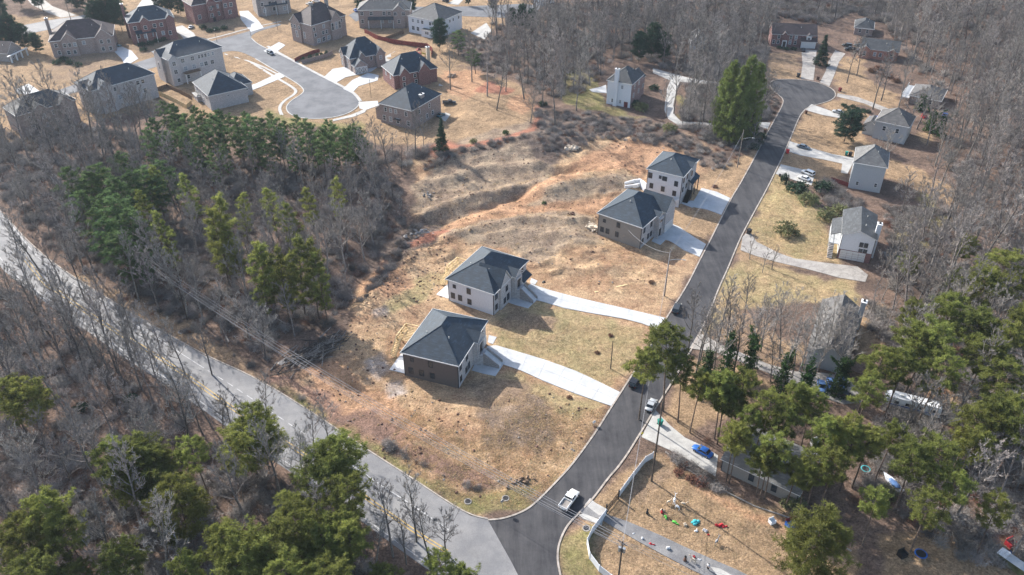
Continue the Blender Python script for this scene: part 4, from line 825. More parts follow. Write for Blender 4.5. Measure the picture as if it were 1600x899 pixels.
    if H.get('porchC'):
        # covered porch along the far side (y = w) seen left of the gable wall
        y0, y1 = w, w+3.0
        if H['rooftype'] == 'gable_u':
            q = MB(); P = [(d*.2,y1,3.7+2.2),(d*.85,y1,3.7+2.2),(d*.85,y0,7.2),(d*.2,y0,7.2)]; q.face(P[::-1]); q.face([(p[0],p[1],p[2]-.2) for p in P])
            for i in range(4): s1, s2 = P[i], P[(i+1) % 4]; q.face([(s1[0],s1[1],s1[2]-.2),(s2[0],s2[1],s2[2]-.2),s2,s1][::-1])
            q.build('porch_roof', M[rm], t); boxpart('porch_floor', t, 'grey', d*.2, d*.85, y0, y1, 2.9, 3.1)
            for x in (.21, .42, .63, .84): boxpart('porch_post', t, 'trim', d*x-.1, d*x+.1, y1-.25, y1-.05, 0, 5.8)
            boxpart('railing', t, 'trim', d*.2, d*.85, y1-.12, y1-.04, 3.9, 4.05)
            for i in range(9): boxpart('stair_step', t, 'oldconcrete', d*.2-.45*(i+1), d*.2-.45*i, y1-1.6, y1-.2, -.2, 2.9-.33*i)
        else:
            for x in (-.1, .3, .7, 1.1): boxpart('porch_column', t, 'trim', d*x-.25, d*x+.25, -2.2, -1.7, -.3, 3.2)
            boxpart('porch_beam', t, 'trim', -.3*d, 1.2*d, -2.3, -1.6, 3.2, 3.6)
    if H.get('porch'):
        pw = 3.2; y0 = w+.0; y1 = w+pw
        boxpart('porch_floor', t, 'grey', -1.0, d, y0, y1, 2.3, 2.5)
        for i in range(9): x = -1+(d+1)*i/8; boxpart('porch_post', t, 'trim', x-.09, x+.09, y1-.18, y1, -.5, 3.6)
        boxpart('railing', t, 'trim', -1, d, y1-.14, y1-.04, 3.45, 3.6); boxpart('railing', t, 'trim', -1.05, -.95, y0, y1, 3.45, 3.6)
        for i in range(22): x = -1+(d+1)*i/21; boxpart('baluster', t, 'trim', x-.04, x+.04, y1-.12, y1-.05, 2.5, 3.5)
        for i in range(7): boxpart('stair_step', t, 'oldwood', -1.0-.6*(i+1), -1.0-.6*i, y1-2.2, y1-.6, 1.9-.34*i, 2.05-.34*i)
# retaining walls of the tall white house
def gwall(name, lab, pts, h, th, m, cat='wall', z0=-1.5, zs=None):
    P = [atg(*p) for p in pts]; b = MB()
    for i, (p, q) in enumerate(zip(P, P[1:])):
        d_ = Vector((q[0]-p[0], q[1]-p[1])); n = Vector((-d_.y, d_.x)).normalized()*th/2; e = d_.normalized()*.002*(i % 2)
        h0 = zs[i] if zs else h; h1 = zs[i+1] if zs else h
        v = [(p[0]-n.x,p[1]-n.y),(q[0]-n.x,q[1]-n.y),(q[0]+n.x,q[1]+n.y),(p[0]+n.x,p[1]+n.y)]; hh = [h0,h1,h1,h0]
        k = len(b.v); b.v += [(x, y, z0) for x, y in v]+[(x, y, g_) for (x, y), g_ in zip(v, hh)]
        for q_ in ((0,3,2,1),(4,5,6,7),(0,1,5,4),(1,2,6,5),(2,3,7,6),(3,0,4,7)): b.f.append(tuple(k+j for j in q_)); b.m.append(0)
    o = b.build(name, M[m]); return tag(o, lab, cat)
gwall('retaining_wall', 'curved white retaining wall joining the left corner of the tall white house', [(1011,302),(1004,296),(999,289),(990,287),(976,288)], 2.4, .35, 'white', zs=[3.2,3.1,2.6,2.2,2.0])
gwall('retaining_wall', 'short lower white retaining wall left of the tall white house', [(999,292),(988,293),(976,294)], 1.5, .35, 'white')
gwall('retaining_wall', 'white retaining wall between the tall white house and the tan house', [(1060,324),(1053,323),(1046,318),(1040,312)], 2.2, .35, 'white', zs=[3.0,2.2,1.9,1.5])

# ------------------------------------------------------------------ vegetation meshes
def bare_meshes(seed, H=22, low=.35, spread=.32, nl=15, nb=6, nt=5, nf=5, barkm='bark', twigm='twig', lean=.05, tw=.044):
    r = random.Random(seed); wood = MB(); tv = []; tf = []
    def blade(p, q, w):
        d = q-p; s = d.cross(Vector((r.uniform(-1,1), r.uniform(-1,1), r.uniform(-1,1)))); s = s.normalized()*w if s.length > 1e-6 else Vector((w,0,0))
        n = len(tv); tv.extend([tuple(p-s), tuple(p+s), tuple(q)]); tf.append((n, n+1, n+2))
    p = Vector((0,0,-.6)); dirn = Vector((r.uniform(-lean,lean), r.uniform(-lean,lean), 1)).normalized(); seg = 9; pts = []; R0 = .0105*H+.02
    for i in range(seg+1):
        t = i/seg; pts.append((p.copy(), R0*(1-t)**.8*(1)+.03)); dirn = (dirn+Vector((r.uniform(-.09,.09), r.uniform(-.09,.09), .03))).normalized(); p = p+dirn*((H*.93+.6)/seg)
    for (p0, r0), (p1, r1) in zip(pts, pts[1:]): wood.tube(p0, p1, r0, r1, 6, cap=False)
    def on_trunk(t):
        k = min(int(t*seg), seg-1); f = t*seg-k; return pts[k][0].lerp(pts[k+1][0], f), pts[k][1]*(1-f)+pts[k+1][1]*f
    for i in range(nl):
        t = low+(1-low)*((i+.5)/nl)**.9*.97; b0, br = on_trunk(t)
        az = i*2.4+r.uniform(-.5,.5); up = .55+.9*t+r.uniform(-.15,.25); L = H*spread*(1.1-(t-low)/(1-low)*.72)*r.uniform(.75,1.15)
        d = Vector((math.cos(az), math.sin(az), up)).normalized(); q = b0.copy(); rr = br*.55; prev = q.copy(); ns = 4; nodes = []
        for s in range(ns):
            d = (d+Vector((r.uniform(-.18,.18), r.uniform(-.18,.18), .10))).normalized(); q2 = q+d*L/ns; wood.tube(q, q2, rr*(1-s/ns*.8), rr*(1-(s+1)/ns*.8), 4 if rr > .08 else 3, cap=False); q = q2; nodes.append((q.copy(), d.copy()))
        for j in range(nb):
            s = r.randrange(ns) if j else ns-1; c, cd = nodes[s]; cd = (cd+Vector((r.uniform(-.8,.8), r.uniform(-.8,.8), r.uniform(-.1,.7)))).normalized(); Lb = L*.42*r.uniform(.6,1.1); e = c+cd*Lb
            wood.tube(c, e, .05, .022, 3, cap=False)
            for k in range(nt):
                f = r.uniform(.25,1); g_ = c.lerp(e, f); gd = (cd+Vector((r.uniform(-.9,.9), r.uniform(-.9,.9), r.uniform(-.2,.8)))).normalized(); Lt = Lb*.5*r.uniform(.6,1.1); h_ = g_+gd*Lt; blade(g_, h_, tw*1.1)
                for m_ in range(nf):
                    u = g_.lerp(h_, r.uniform(.3,1)); ud = (gd+Vector((r.uniform(-1,1), r.uniform(-1,1), r.uniform(-.3,.9)))).normalized(); blade(u, u+ud*Lt*r.uniform(.5,.9), tw*.75)
    cm = bpy.data.meshes.new('crown'); cm.from_pydata(tv, [], tf); cm.materials.append(M[twigm]); cm.update()
    return wood.mesh('trunk', M[barkm], True), cm
def needle_clump(b, c, R_, n, r, w=.052, up=.35):
    for _ in range(n):
        d = Vector((r.gauss(0,1), r.gauss(0,1), r.gauss(up,.8))).normalized(); s = d.cross(Vector((r.uniform(-1,1), r.uniform(-1,1), r.uniform(-1,1))))
        if s.length < 1e-3: continue
        s = s.normalized()*w; a = c+d*R_*r.uniform(.05,.35); e = c+d*R_*r.uniform(.75,1.15); k = len(b.v)
        b.v += [tuple(a-s), tuple(a+s), tuple(e+s*.7), tuple(e-s*.7)]; b.f.append((k, k+1, k+2, k+3)); b.m.append(0)
def pine_meshes(seed, H=24, low=.45, spread=.20, nb=26, nc=6, cl=11, nm='needle_g', shape='pine', cr=.75):
    r = random.Random(seed); wood = MB(); b = MB(); seg = 7; p = Vector((0,0,-.6)); dn = Vector((r.uniform(-.03,.03), r.uniform(-.03,.03), 1)).normalized(); pts = []; R0 = .0095*H+.03
    for i in range(seg+1):
        t = i/seg; pts.append((p.copy(), R0*(1-t*.85))); dn = (dn+Vector((r.uniform(-.03,.03), r.uniform(-.03,.03), .03))).normalized(); p = p+dn*((H*.98+.6)/seg)
    for (p0, r0), (p1, r1) in zip(pts, pts[1:]): wood.tube(p0, p1, r0, r1, 6, cap=False)
    for i in range(nb):
        t = low+(.99-low)*(i/(nb-1)); k = min(int(t*seg), seg-1); f = t*seg-k; b0 = pts[k][0].lerp(pts[k+1][0], f)
        if shape == 'pine': env = (math.sin(math.pi*min(1, ((t-low)/(1-low))*.82+.14)))**.7
        elif shape == 'cone': env = (1.02-(t-low)/(1-low))
        else: env = math.sin(math.pi*min(1, ((t-low)/(1-low))*.72+.24))**.6
        L = H*spread*max(.12, env)*r.uniform(.7,1.2); az = i*2.4+r.uniform(-.4,.4); d = Vector((math.cos(az), math.sin(az), r.uniform(.0,.55)+.4*(t-low))).normalized(); e = b0+d*L
        wood.tube(b0, e, .05+.0016*H, .02, 3, cap=False)
        n = max(2, int(nc*env+1))
        for j in range(n):
            q = b0.lerp(e, .45+.6*((j+r.random())/n)**.8)+Vector((r.uniform(-1,1), r.uniform(-1,1), r.uniform(-.3,.5)))*L*.22
            if r.random() < .5: wood.tube(b0.lerp(e, .35+.5*j/n), q, .025, .012, 3, cap=False)
            needle_clump(b, q, cr*r.uniform(.7,1.2), cl, r)
    top = pts[-1][0]
    for j in range(3): needle_clump(b, top+Vector((r.uniform(-.5,.5), r.uniform(-.5,.5), -.6*j)), cr, cl, r)
    return wood.mesh('trunk', M['pinebark'], True), b.mesh('crown', M[nm])
BARE = [bare_meshes(s, H=h, low=lo, spread=sp, nl=nl) for s, h, lo, sp, nl in ((1,24,.36,.23,16),(2,22,.32,.27,16),(3,26,.42,.21,16),(4,18,.26,.31,16),(5,24,.36,.25,16),(6,20,.30,.29,16))]
SAPL = [bare_meshes(s, H=11, low=.2, spread=.26, nl=10, nb=4, nt=4, nf=5, tw=.036) for s in (11,12,13)]
PALE_T = [bare_meshes(s, H=20, low=.3, spread=.34, nl=17, nb=6, nt=5, nf=4, barkm='palebark', twigm='palebark', tw=.042) for s in (21,22)]
PY = [pine_meshes(s, H=23, low=lo, spread=sp, nb=28, nc=13, cl=27, nm='needle_y', cr=.72) for s, lo, sp in ((31,.58,.18),(32,.52,.20),(33,.62,.17))]
PS = [pine_meshes(s, H=23, low=.22, spread=.135, nb=36, nc=7, cl=26, nm='needle_y', cr=.8) for s in (35,36)]
PG = [pine_meshes(s, H=22, low=lo, spread=sp, nb=34, nc=11, cl=24, nm='needle_g', cr=.75) for s, lo, sp in ((41,.25,.19),(42,.35,.17),(43,.2,.2))]
BROAD = [pine_meshes(s, H=15, low=.2, spread=.34, nb=90, nc=14, cl=18, nm=nm, shape='round', cr=.8) for s, nm in ((51,'needle_d'),(52,'needle_d'))]
CONE = [pine_meshes(61, H=12, low=.04, spread=.26, nb=90, nc=9, cl=18, nm='needle_d', shape='cone', cr=.65), pine_meshes(62, H=22, low=.06, spread=.17, nb=90, nc=9, cl=18, nm='needle_m', shape='round', cr=.85)]
ROUNDY = [pine_meshes(s, H=20, low=.35, spread=.30, nb=50, nc=18, cl=27, nm='needle_y', shape='round', cr=.78) for s in (71,72)]
def bush_mesh(seed, m, R_=1.6, n=90, cl=9, flat=.75):
    r = random.Random(seed); b = MB()
    for _ in range(n):
        d = Vector((r.gauss(0,1), r.gauss(0,1), abs(r.gauss(0,1)))).normalized()*R_*r.uniform(.35,1); needle_clump(b, Vector((d.x, d.y, d.z*flat+.25)), .38, cl, r, .05)
    return b.mesh('foliage', M[m])
BUSH = {'dark': bush_mesh(1, 'needle_d'), 'olive': bush_mesh(2, 'shrub', 1.8, 120), 'russet': bush_mesh(3, 'russet'), 'ivy': bush_mesh(4, 'ivy')}
def brush_mesh(seed, m='twig', R_=1.6, n=150, h=1.8):
    r = random.Random(seed); v = []; f = []
    for _ in range(n):
        a = Vector((r.gauss(0,.5), r.gauss(0,.5), 0)); d = Vector((r.gauss(0,.6), r.gauss(0,.6), r.uniform(.5,1.2))).normalized()*h*r.uniform(.4,1); s = d.cross(Vector((r.uniform(-1,1), r.uniform(-1,1), .1))).normalized()*.022
        e = a+d; k = len(v); v += [tuple(a-s), tuple(a+s), tuple(e)]; f.append((k, k+1, k+2))
        for _2 in range(3): c = a.lerp(e, r.uniform(.4,1)); e2 = c+Vector((r.gauss(0,1), r.gauss(0,1), r.uniform(0,1))).normalized()*h*.35; k = len(v); v += [tuple(c-s*.8), tuple(c+s*.8), tuple(e2)]; f.append((k, k+1, k+2))
    me_ = bpy.data.meshes.new('brush'); me_.from_pydata(v, [], f); me_.materials.append(M[m]); return me_

ROADS_G = [poly(P) for P in PAVED]
def blocked(x, y, marg=1.5, roads=True):
    X_ = np.array([x]); Y_ = np.array([y])
    for P in PAD_G+(ROADS_G if roads else []):
        if min(p[0] for p in P)-marg < x < max(p[0] for p in P)+marg and min(p[1] for p in P)-marg < y < max(p[1] for p in P)+marg:
            if inside(X_, Y_, P)[0] or segdist(X_, Y_, P, True)[0] < marg: return True
    return False
def put_tree(kind, meshes, x, y, s, rz, label, cat, group, sx=1.0, parts=('trunk','crown')):
    t = link(kind, None, None, (x, y, hz(x, y)), (R.uniform(-.025,.025), R.uniform(-.025,.025), rz)); t.scale = (s*sx, s*sx, s); tag(t, label, cat, group)
    for n, m_ in zip(parts, meshes): link(n, m_, t)
    return t
def top_at(tx, ty, H):      # ground spot of a tree whose top shows at this pixel
    z = 0
    for _ in range(3): x, y, _z = at(tx, ty, H+z); z = hz(x, y)
    return x, y
taken = []
def near(x, y, d): return any((x-a)**2+(y-b)**2 < d*d for a, b in taken)

# ---- pines placed one by one: (top pixel, height m, family)
def pines(lst, fam, baseH, lab, group, sx=1.0, name='pine_tree'):
    for i, q in enumerate(lst):
        tx, ty, H_ = q[:3]; x, y = top_at(tx, ty, H_)
        if blocked(x, y, .6): 
            for k in range(12):
                x2 = x+R.uniform(-4,4); y2 = y+R.uniform(-3,5)
                if not blocked(x2, y2, .8): x, y = x2, y2; break
        taken.append((x, y)); put_tree(name, fam[i % len(fam)], x, y, H_/baseH, R.uniform(0,6.28), lab, 'tree', group, sx*R.uniform(.9,1.15))
pines([(60,768,20),(20,800,18),(100,815,17),(200,690,19),(160,705,18),(235,700,17),(300,690,16),(372,835,20),(330,830,18),(410,830,19),(455,800,19),(500,815,18),(545,835,17),(380,655,17),(425,640,17),(400,650,16),(545,700,20),(520,695,19),(548,750,19),(460,770,17),(525,800,17),(25,590,16),(5,600,15),(180,850,14),(130,880,12),(600,880,12),(690,870,12),(720,885,12),(280,870,16),(40,860,17),(440,870,18),(500,880,17)],
      [PY[0],ROUNDY[0],PY[1],ROUNDY[1]], 22, 'bright green pine in the woods below the main road', 'pines below the main road', 1.1)
pines([(268,752,19)], ROUNDY, 20, 'broad yellow green pine with the widest crown at the lower left', 'broad pines at the lower left')
pines([(325,308,28),(335,330,26),(250,330,23),(395,385,24),(412,378,24),(430,392,23),(455,372,25),(478,380,24),(495,398,22),(440,400,20),(235,262,20),(370,300,18),(290,270,20),(420,290,19),(215,300,20),(450,320,20),(360,345,22),(520,280,17),(480,290,17)], PS, 23, 'yellow green pine between the pale bare trees and the main road', 'sunlit pines between the main road and the dirt lots', .95)
pines([(105,262,21),(130,270,20),(150,255,21),(165,300,20),(140,330,19),(180,310,22),(195,330,21),(160,345,20),(185,360,20),(215,390,14),(205,270,19),(220,260,19),(185,240,18),(240,280,17),(255,250,18),(120,300,18),(172,275,20)], PG, 22, 'dark green pine in the dense stand left of the power lines', 'dark pines left of the power lines', 1.2)
pines([(x, 162+(x-250)*.105+((i*37) % 16)-4, 14+((i*5) % 8)) for i, x in enumerate(range(250,575,13))]+[(270,190,15),(320,195,15),(372,200,15),(430,205,15),(490,210,15),(540,205,15),(455,230,14),(350,225,14),(300,220,15),(260,205,15),(285,200,15),(310,212,15),(345,208,15),(395,215,15),(415,222,15),(465,215,15),(510,205,14),(560,212,14),(575,220,13),(520,225,13),(330,240,14),(240,185,16),(225,200,16)], PG, 22, 'slim green pine in the row behind the upper left houses', 'row of pines behind the upper left houses', .92)
pines([(688,188,13)], CONE[:1], 12, 'green cedar at the corner of the brick house facing the mown dirt pad', None, .8, 'cedar_tree')
pines([(685,32,15)], BROAD, 15, 'large dark green pine beside the long white sided house', None, .8)
pines([(715,48,12),(742,78,11)], PG[:2], 22, 'small slim green pine right of the long white sided house', 'small pines by the long white house', 1.9)
pines([(1022,38,17)], BROAD, 15, 'large dark evergreen rising above the house with the white chimney', None, .75, 'evergreen_tree')
pines([(1002,52,14),(1040,50,14)], BROAD, 15, 'dark evergreen flanking the largest one above the white chimney', 'evergreens above the white chimney house', .65, 'evergreen_tree')
pines([(1150,98,31),(1173,88,34),(1190,98,31),(1138,108,27),(1163,104,31)], CONE[1:], 22, 'tall leafy evergreen beside the new street', 'tall evergreens beside the upper end of the new street', .66, 'evergreen_tree')
pines([(1180,178,11)], CONE[:1], 12, 'dark holly at the foot of the tall evergreens', None, 1.2, 'holly_tree')
pines([(1331,172,13)], BROAD[1:], 15, 'round dark green pine on the tan lawn beside the silver sedan', None, 1.05)
pines([(1292,55,14)], CONE[:1], 12, 'cone shaped dark cedar between the two long driveways at the top right', None, .9, 'cedar_tree')
pines([(160,-12,19),(142,2,16),(178,0,16),(150,6,15)], BROAD, 15, 'huge dark evergreen left of the tall red brick chimney', 'dark evergreens at the top left', .8, 'evergreen_tree')
pines([(8,25,16),(30,38,13),(-8,30,15),(52,52,10),(258,-18,14),(275,-10,12),(242,-18,13),(405,-10,10),(425,-14,10),(100,-30,15),(20,-30,15),(-10,-10,15),(60,-20,12),(115,-22,14)], BROAD, 15, 'dark evergreen at the edge of the upper left streets', 'evergreens round the upper left streets', .75, 'evergreen_tree')
pines([(815,8,13),(830,14,13),(800,14,11),(560,-8,9),(600,-10,9),(650,-10,10),(770,-8,9),(720,-10,8)], BROAD, 15, 'dark evergreen along the top street', 'evergreens along the top street', .7, 'evergreen_tree')
hero = [(1040,528,24),(1012,545,21)]
pines(hero, [PY[0],PY[2]], 23, 'tall yellow green pine leaning over the parked black sport utility vehicle', 'pines over the parked black vehicle', .98)
pines([(1075,560,19),(1140,588,18),(1165,600,20),(1125,610,18),(1200,615,20),(1180,640,17),(1230,632,19),(1215,668,18),(1105,600,18),(1150,625,17),(1195,590,19),(1245,615,18),(1265,640,17),(1180,665,16),(1225,690,16),(1250,712,15),(1200,700,14),(1160,655,17),(1275,705,15)], PY, 23, 'pine between the new street and the low grey roof', 'pines round the low grey roof')
pines([(1290,640,19),(1330,648,19),(1365,665,18),(1310,700,18),(1255,690,17),(1400,660,18),(1440,688,20),(1480,690,20),(1530,670,20),(1500,735,18),(1460,775,16),(1380,765,16),(1600,640,22),(1570,780,16),(1560,620,21),(1345,670,18),(1530,640,21)],
      PY, 23, 'yellow green pine behind the yard at the lower right', 'pines at the lower right', 1.05)
pines([(1430,515,22),(1455,500,23),(1500,470,23),(1420,545,21),(1478,545,22),(1535,480,23),(1550,420,23),(1578,400,24),(1545,530,22),(1582,500,23),(1575,570,21),(1610,480,24),(1375,540,20),(1365,585,16),(1620,420,24),(1600,620,20)],
      PY, 23, 'tall yellow green pine in the stand around the white trailer', 'tall pines around the white trailer', 1.15)
pines([(1288,815,20)], ROUNDY[1:], 20, 'broad yellow green tree crown cut by the bottom edge at the lower right', None, .95)
pines([(1435,475,12),(1500,425,12),(1425,400,9),(1515,372,10)], ROUNDY, 20, 'rounded olive tree in the right hand woods', 'olive trees in the right hand woods')

# ---- bare trees placed one by one
def bares(lst, fam, baseH, lab, group, name='bare_tree', sx=1.0):
    for i, (tx, ty, H_) in enumerate(lst):
        x, y = top_at(tx, ty, H_); taken.append((x, y)); put_tree(name, fam[i % len(fam)], x, y, H_/baseH, R.uniform(0,6.28), lab, 'tree', group, sx)
bares([(525,315,23)], PALE_T, 20, 'pale grey leafless tree with the widest crown left of the eroded slope', None)
bares([(490,340,19),(560,330,17)], PALE_T[::-1], 20, 'smaller pale leafless tree beside the widest pale crown', 'pale trees left of the eroded slope')
bares([(1395,200,17)], PALE_T, 20, 'big leafless tree spreading in front of the grey roofs on the right', None)
bares([(1310,462,19),(1285,475,18),(1335,478,18),(1300,500,16),(1328,510,16),(1270,500,16)], PALE_T, 20, 'pale leafless tree covering the long weathered roof on the right', 'pale trees over the long weathered roof')
bares([(1225,450,17),(1205,465,15),(1250,455,13)], PALE_T, 20, 'pale leafless tree right of the new street, above the tan driveway', 'pale trees above the tan driveway')
bares([(1090,455,19),(1110,468,20),(1140,440,19),(1160,455,20),(1125,480,17)], BARE, 23, 'thin leafless tree with long upright limbs beside the new street', 'upright bare trees beside the new street')
bares([(430,20,9)], SAPL, 11, 'russet brown leafless tree in the yard of the large brown brick house', None)
bares([(112,88,9)], SAPL, 11, 'small leafless tree on the shaded lawn of the brown roofed house', None)
bares([(1105,480,20),(1150,455,18),(1175,440,16),(1210,455,19),(1240,470,18),(1190,480,18),(1165,490,18),(1130,500,17),(1260,500,17),(1225,510,17)], BARE, 23, 'leafless tree on the rough grass above the tan driveway', 'bare trees on the rough grass above the tan driveway')
bares([(15,100,27),(35,120,27),(60,108,28),(85,125,27),(110,110,28),(140,120,27),(165,112,27),(190,128,26),(215,140,24),(235,150,22),(5,140,26),(50,150,26),(100,150,26),(150,155,25),(130,140,26),(180,158,24),(75,165,25),(-5,180,25)], BARE, 23, 'tall leafless tree in front of the left edge houses', 'tall bare trees in front of the left edge houses')
bares([(700,55,24),(735,40,25),(760,60,25),(790,50,26),(820,60,26),(850,70,26),(880,60,26),(905,80,25),(870,100,25),(830,100,24),(775,90,22)], BARE, 23, 'tall leafless tree at the rim of the mown dirt pad', 'tall bare trees at the rim of the mown dirt pad')
bares([(1385,90,22),(1400,70,24),(1425,95,23),(1440,120,22),(1460,110,24),(1475,140,22),(1490,170,22),(1500,200,22),(1480,225,20),(1460,260,19),(1470,290,19),(1445,310,18),(1420,330,18),(1440,350,18),(1410,350,17),(1395,370,16),(1425,380,16),(1400,400,15),(1340,60,20),(1355,50,20)], BARE, 23, 'tall pale leafless tree behind the right hand houses', 'tall bare trees behind the right hand houses')
bares([(20,385,20),(60,400,20),(85,430,19),(5,350,20),(135,455,19),(190,490,18),(30,430,20),(150,520,18),(90,470,19),(-10,300,20),(25,330,20),(60,350,19),(100,380,19),(140,410,18),(180,440,18),(225,465,17),(45,440,19),(75,455,19),(110,475,18),(160,505,18),(210,540,17),(245,560,17),(290,590,17),(330,610,16),(175,475,19),(130,430,19),(10,420,20),(35,405,22),(70,425,22),(105,450,22),(145,475,21),(185,500,21),(230,530,20),(265,548,19),(305,575,18),(345,600,18),(20,450,22),(60,470,22),(95,490,21),(130,500,21),(400,590,16)], BARE, 23, 'tall leafless tree overhanging the upper end of the main road', 'bare trees over the upper end of the main road')
bares([(1062,100,21),(1085,112,20),(1108,120,20),(1075,135,17),(1125,110,21),(1048,120,17),(1100,140,17),(1118,150,16)], BARE, 23, 'leafless tree standing inside or beside the loop drive', 'bare trees round the loop drive')
bares([(1180,360,10),(1200,385,9),(1215,380,9)], SAPL, 11, 'low leafless tree on the verge below the worn pale drive', 'low bare trees by the worn pale drive')
bares([(378,425,19),(640,742,19),(600,765,19),(690,765,18),(575,800,15),(500,610,17),(480,640,16),(625,800,15),(665,800,16)], BARE, 23, 'leafless tree leaning over the main road', 'bare trees over the main road')
bares([(308,500,17),(262,495,18),(215,480,18),(240,500,18),(170,465,18),(120,440,19)], BARE, 23, 'dark leafless tree on the lower verge of the main road', 'bare trees on the lower verge')

# ---- bare woods: scattered by area, the nearest 300 as trees of their own
WOODS = [
 ('below the main road', 6.4, [(-60,400),(-10,440),(60,500),(160,560),(250,620),(400,730),(480,790),(560,850),(620,900),(560,960),(-90,960)]),
 ('left of the dirt lots', 6.0, [(-60,195),(-60,240),(20,320),(60,372),(140,430),(240,485),(330,535),(420,560),(450,530),(520,505),(545,480),(545,440),(590,380),(635,340),(625,290),(640,265),(690,238),(600,238),(470,262),(330,258),(250,215),(120,200),(60,205)]),
 ('behind the mown pad', 5.8, [(770,75),(745,40),(790,34),(870,8),(1190,-12),(1195,70),(1120,110),(1060,120),(1010,95),(960,95),(935,125),(905,150),(850,155),(838,140),(800,120),(775,110)]),
 ('at the right edge', 5.5, [(1425,100),(1400,60),(1420,10),(1500,-10),(1680,-10),(1680,420),(1590,370),(1500,420),(1440,490),(1400,470),(1380,445),(1390,400),(1395,330),(1470,330),(1500,300),(1470,240),(1490,190),(1480,140),(1440,125)]),
 ('at the top right', 6.6, [(1195,-12),(1420,-12),(1430,40),(1400,70),(1385,40),(1330,18),(1290,40),(1220,28),(1195,60)]),
 ('by the right hand yards', 7.0, [(1350,470),(1440,480),(1500,420),(1600,370),(1680,420),(1680,900),(1500,880),(1400,800),(1330,780),(1370,640),(1420,560),(1360,520)]),
 ('beside the loop drive', 6.0, [(1065,100),(1140,80),(1200,75),(1190,118),(1130,125),(1135,180),(1190,140),(1200,175),(1180,235),(1130,225),(1060,205),(1075,150)]),
]
cand = []
for lab, sp, P in WOODS:
    G = poly(P); x0 = min(p[0] for p in G); x1 = max(p[0] for p in G); y0 = min(p[1] for p in G); y1 = max(p[1] for p in G); cells = {}
    n = int((x1-x0)*(y1-y0)/(sp*sp)*3.2); XX = np.array([R.uniform(x0, x1) for _ in range(n)]); YY = np.array([R.uniform(y0, y1) for _ in range(n)]); k = inside(XX, YY, G)
    for x, y in zip(XX[k], YY[k]):
        x = float(x); y = float(y); c = (int(x//sp), int(y//sp)); ok = True
        for i in (-1,0,1):
            for j in (-1,0,1):
                for q in cells.get((c[0]+i, c[1]+j), []):
                    if (q[0]-x)**2+(q[1]-y)**2 < sp*sp*.72: ok = False
        if ok and not near(x, y, 4.6) and not blocked(x, y, 2.2): cells.setdefault(c, []).append((x, y)); cand.append((x, y, lab))
ADJ = ['tall leafless tree', 'leafless grey tree', 'spreading leafless tree']
cand.sort(key=lambda c: c[0]**2+c[1]**2+CZ*CZ)
def infov(x, y):
    px, py = proj(x, y, 10); return -60 < px < 1660 and -60 < py < 1000
cand = [c for c in cand if infov(c[0], c[1])]
n_first = 298-sum(1 for o in bpy.data.objects if o.name.split('.')[0] == 'bare_tree'); first = cand[:n_first]; rest = cand[n_first:]
for x, y, lab in first:
    small = R.random() < .30
    fam = SAPL if small else BARE; i = R.randrange(len(fam)); s = R.uniform(.85, 1.3) if 'main' not in lab and 'left' not in lab else R.uniform(.65, 1.12)
    if lab.startswith('beside'): s *= .8
    a_ = 'small leafless tree' if small else ADJ[i % 3]
    put_tree('bare_tree', fam[i], x, y, s, R.uniform(0,6.28), a_+' in the bare woods '+lab, 'tree', a_+'s in the bare woods '+lab)
def scatter(name, label, protos, pts, mats_dummy=None):
    """one object: points that instance the prototype meshes' objects"""
    n = len(pts); me_ = bpy.data.meshes.new(name); me_.from_pydata([(p[0], p[1], p[2]) for p in pts], [], [])
    for nm, ty, vals in (('variant','INT',[p[3] for p in pts]),('size','FLOAT',[p[4] for p in pts]),('turn','FLOAT',[p[5] for p in pts])):
        at_ = me_.attributes.new(nm, ty, 'POINT'); at_.data.foreach_set('value', vals)
    o = link(name, me_); tag(o, label, kind='stuff')
    ng = bpy.data.node_groups.new(name, 'GeometryNodeTree'); ng.interface.new_socket('Geometry', in_out='INPUT', socket_type='NodeSocketGeometry'); ng.interface.new_socket('Geometry', in_out='OUTPUT', socket_type='NodeSocketGeometry')
    N = ng.nodes; L = ng.links; gi = N.new('NodeGroupInput'); go = N.new('NodeGroupOutput'); jn = N.new('GeometryNodeJoinGeometry')
    def attr(nm, ty): a_ = N.new('GeometryNodeInputNamedAttribute'); a_.data_type = ty; a_.inputs['Name'].default_value = nm; return a_.outputs['Attribute']
    cb = N.new('ShaderNodeCombineXYZ'); L.new(attr('turn','FLOAT'), cb.inputs[2])
    for k, group in enumerate(protos):
        cp = N.new('FunctionNodeCompare'); cp.data_type = 'INT'; cp.operation = 'EQUAL'; L.new(attr('variant','INT'), cp.inputs[2]); cp.inputs[3].default_value = k
        for ob in group:
            oi = N.new('GeometryNodeObjectInfo'); oi.inputs['Object'].default_value = ob; oi.transform_space = 'ORIGINAL'
            ip = N.new('GeometryNodeInstanceOnPoints'); L.new(gi.outputs[0], ip.inputs['Points']); L.new(cp.outputs[0], ip.inputs['Selection']); L.new(oi.outputs['Geometry'], ip.inputs['Instance']); L.new(cb.outputs[0], ip.inputs['Rotation']); L.new(attr('size','FLOAT'), ip.inputs['Scale'])
            L.new(ip.outputs[0], jn.inputs[0])
    L.new(jn.outputs[0], go.inputs[0]); md = o.modifiers.new('scatter', 'NODES'); md.node_group = ng; return o
protoobj = {}
for o in bpy.data.objects:
    if o.parent and o.type == 'MESH' and o.data.name.split('.')[0] in ('trunk','crown'): protoobj.setdefault(o.data.name, o)
def P_of(pair): return [protoobj[m_.name] for m_ in pair if m_.name in protoobj]
vars_ = [P_of(p) for p in BARE+SAPL]; vars_ = [v for v in vars_ if v]
pts = []
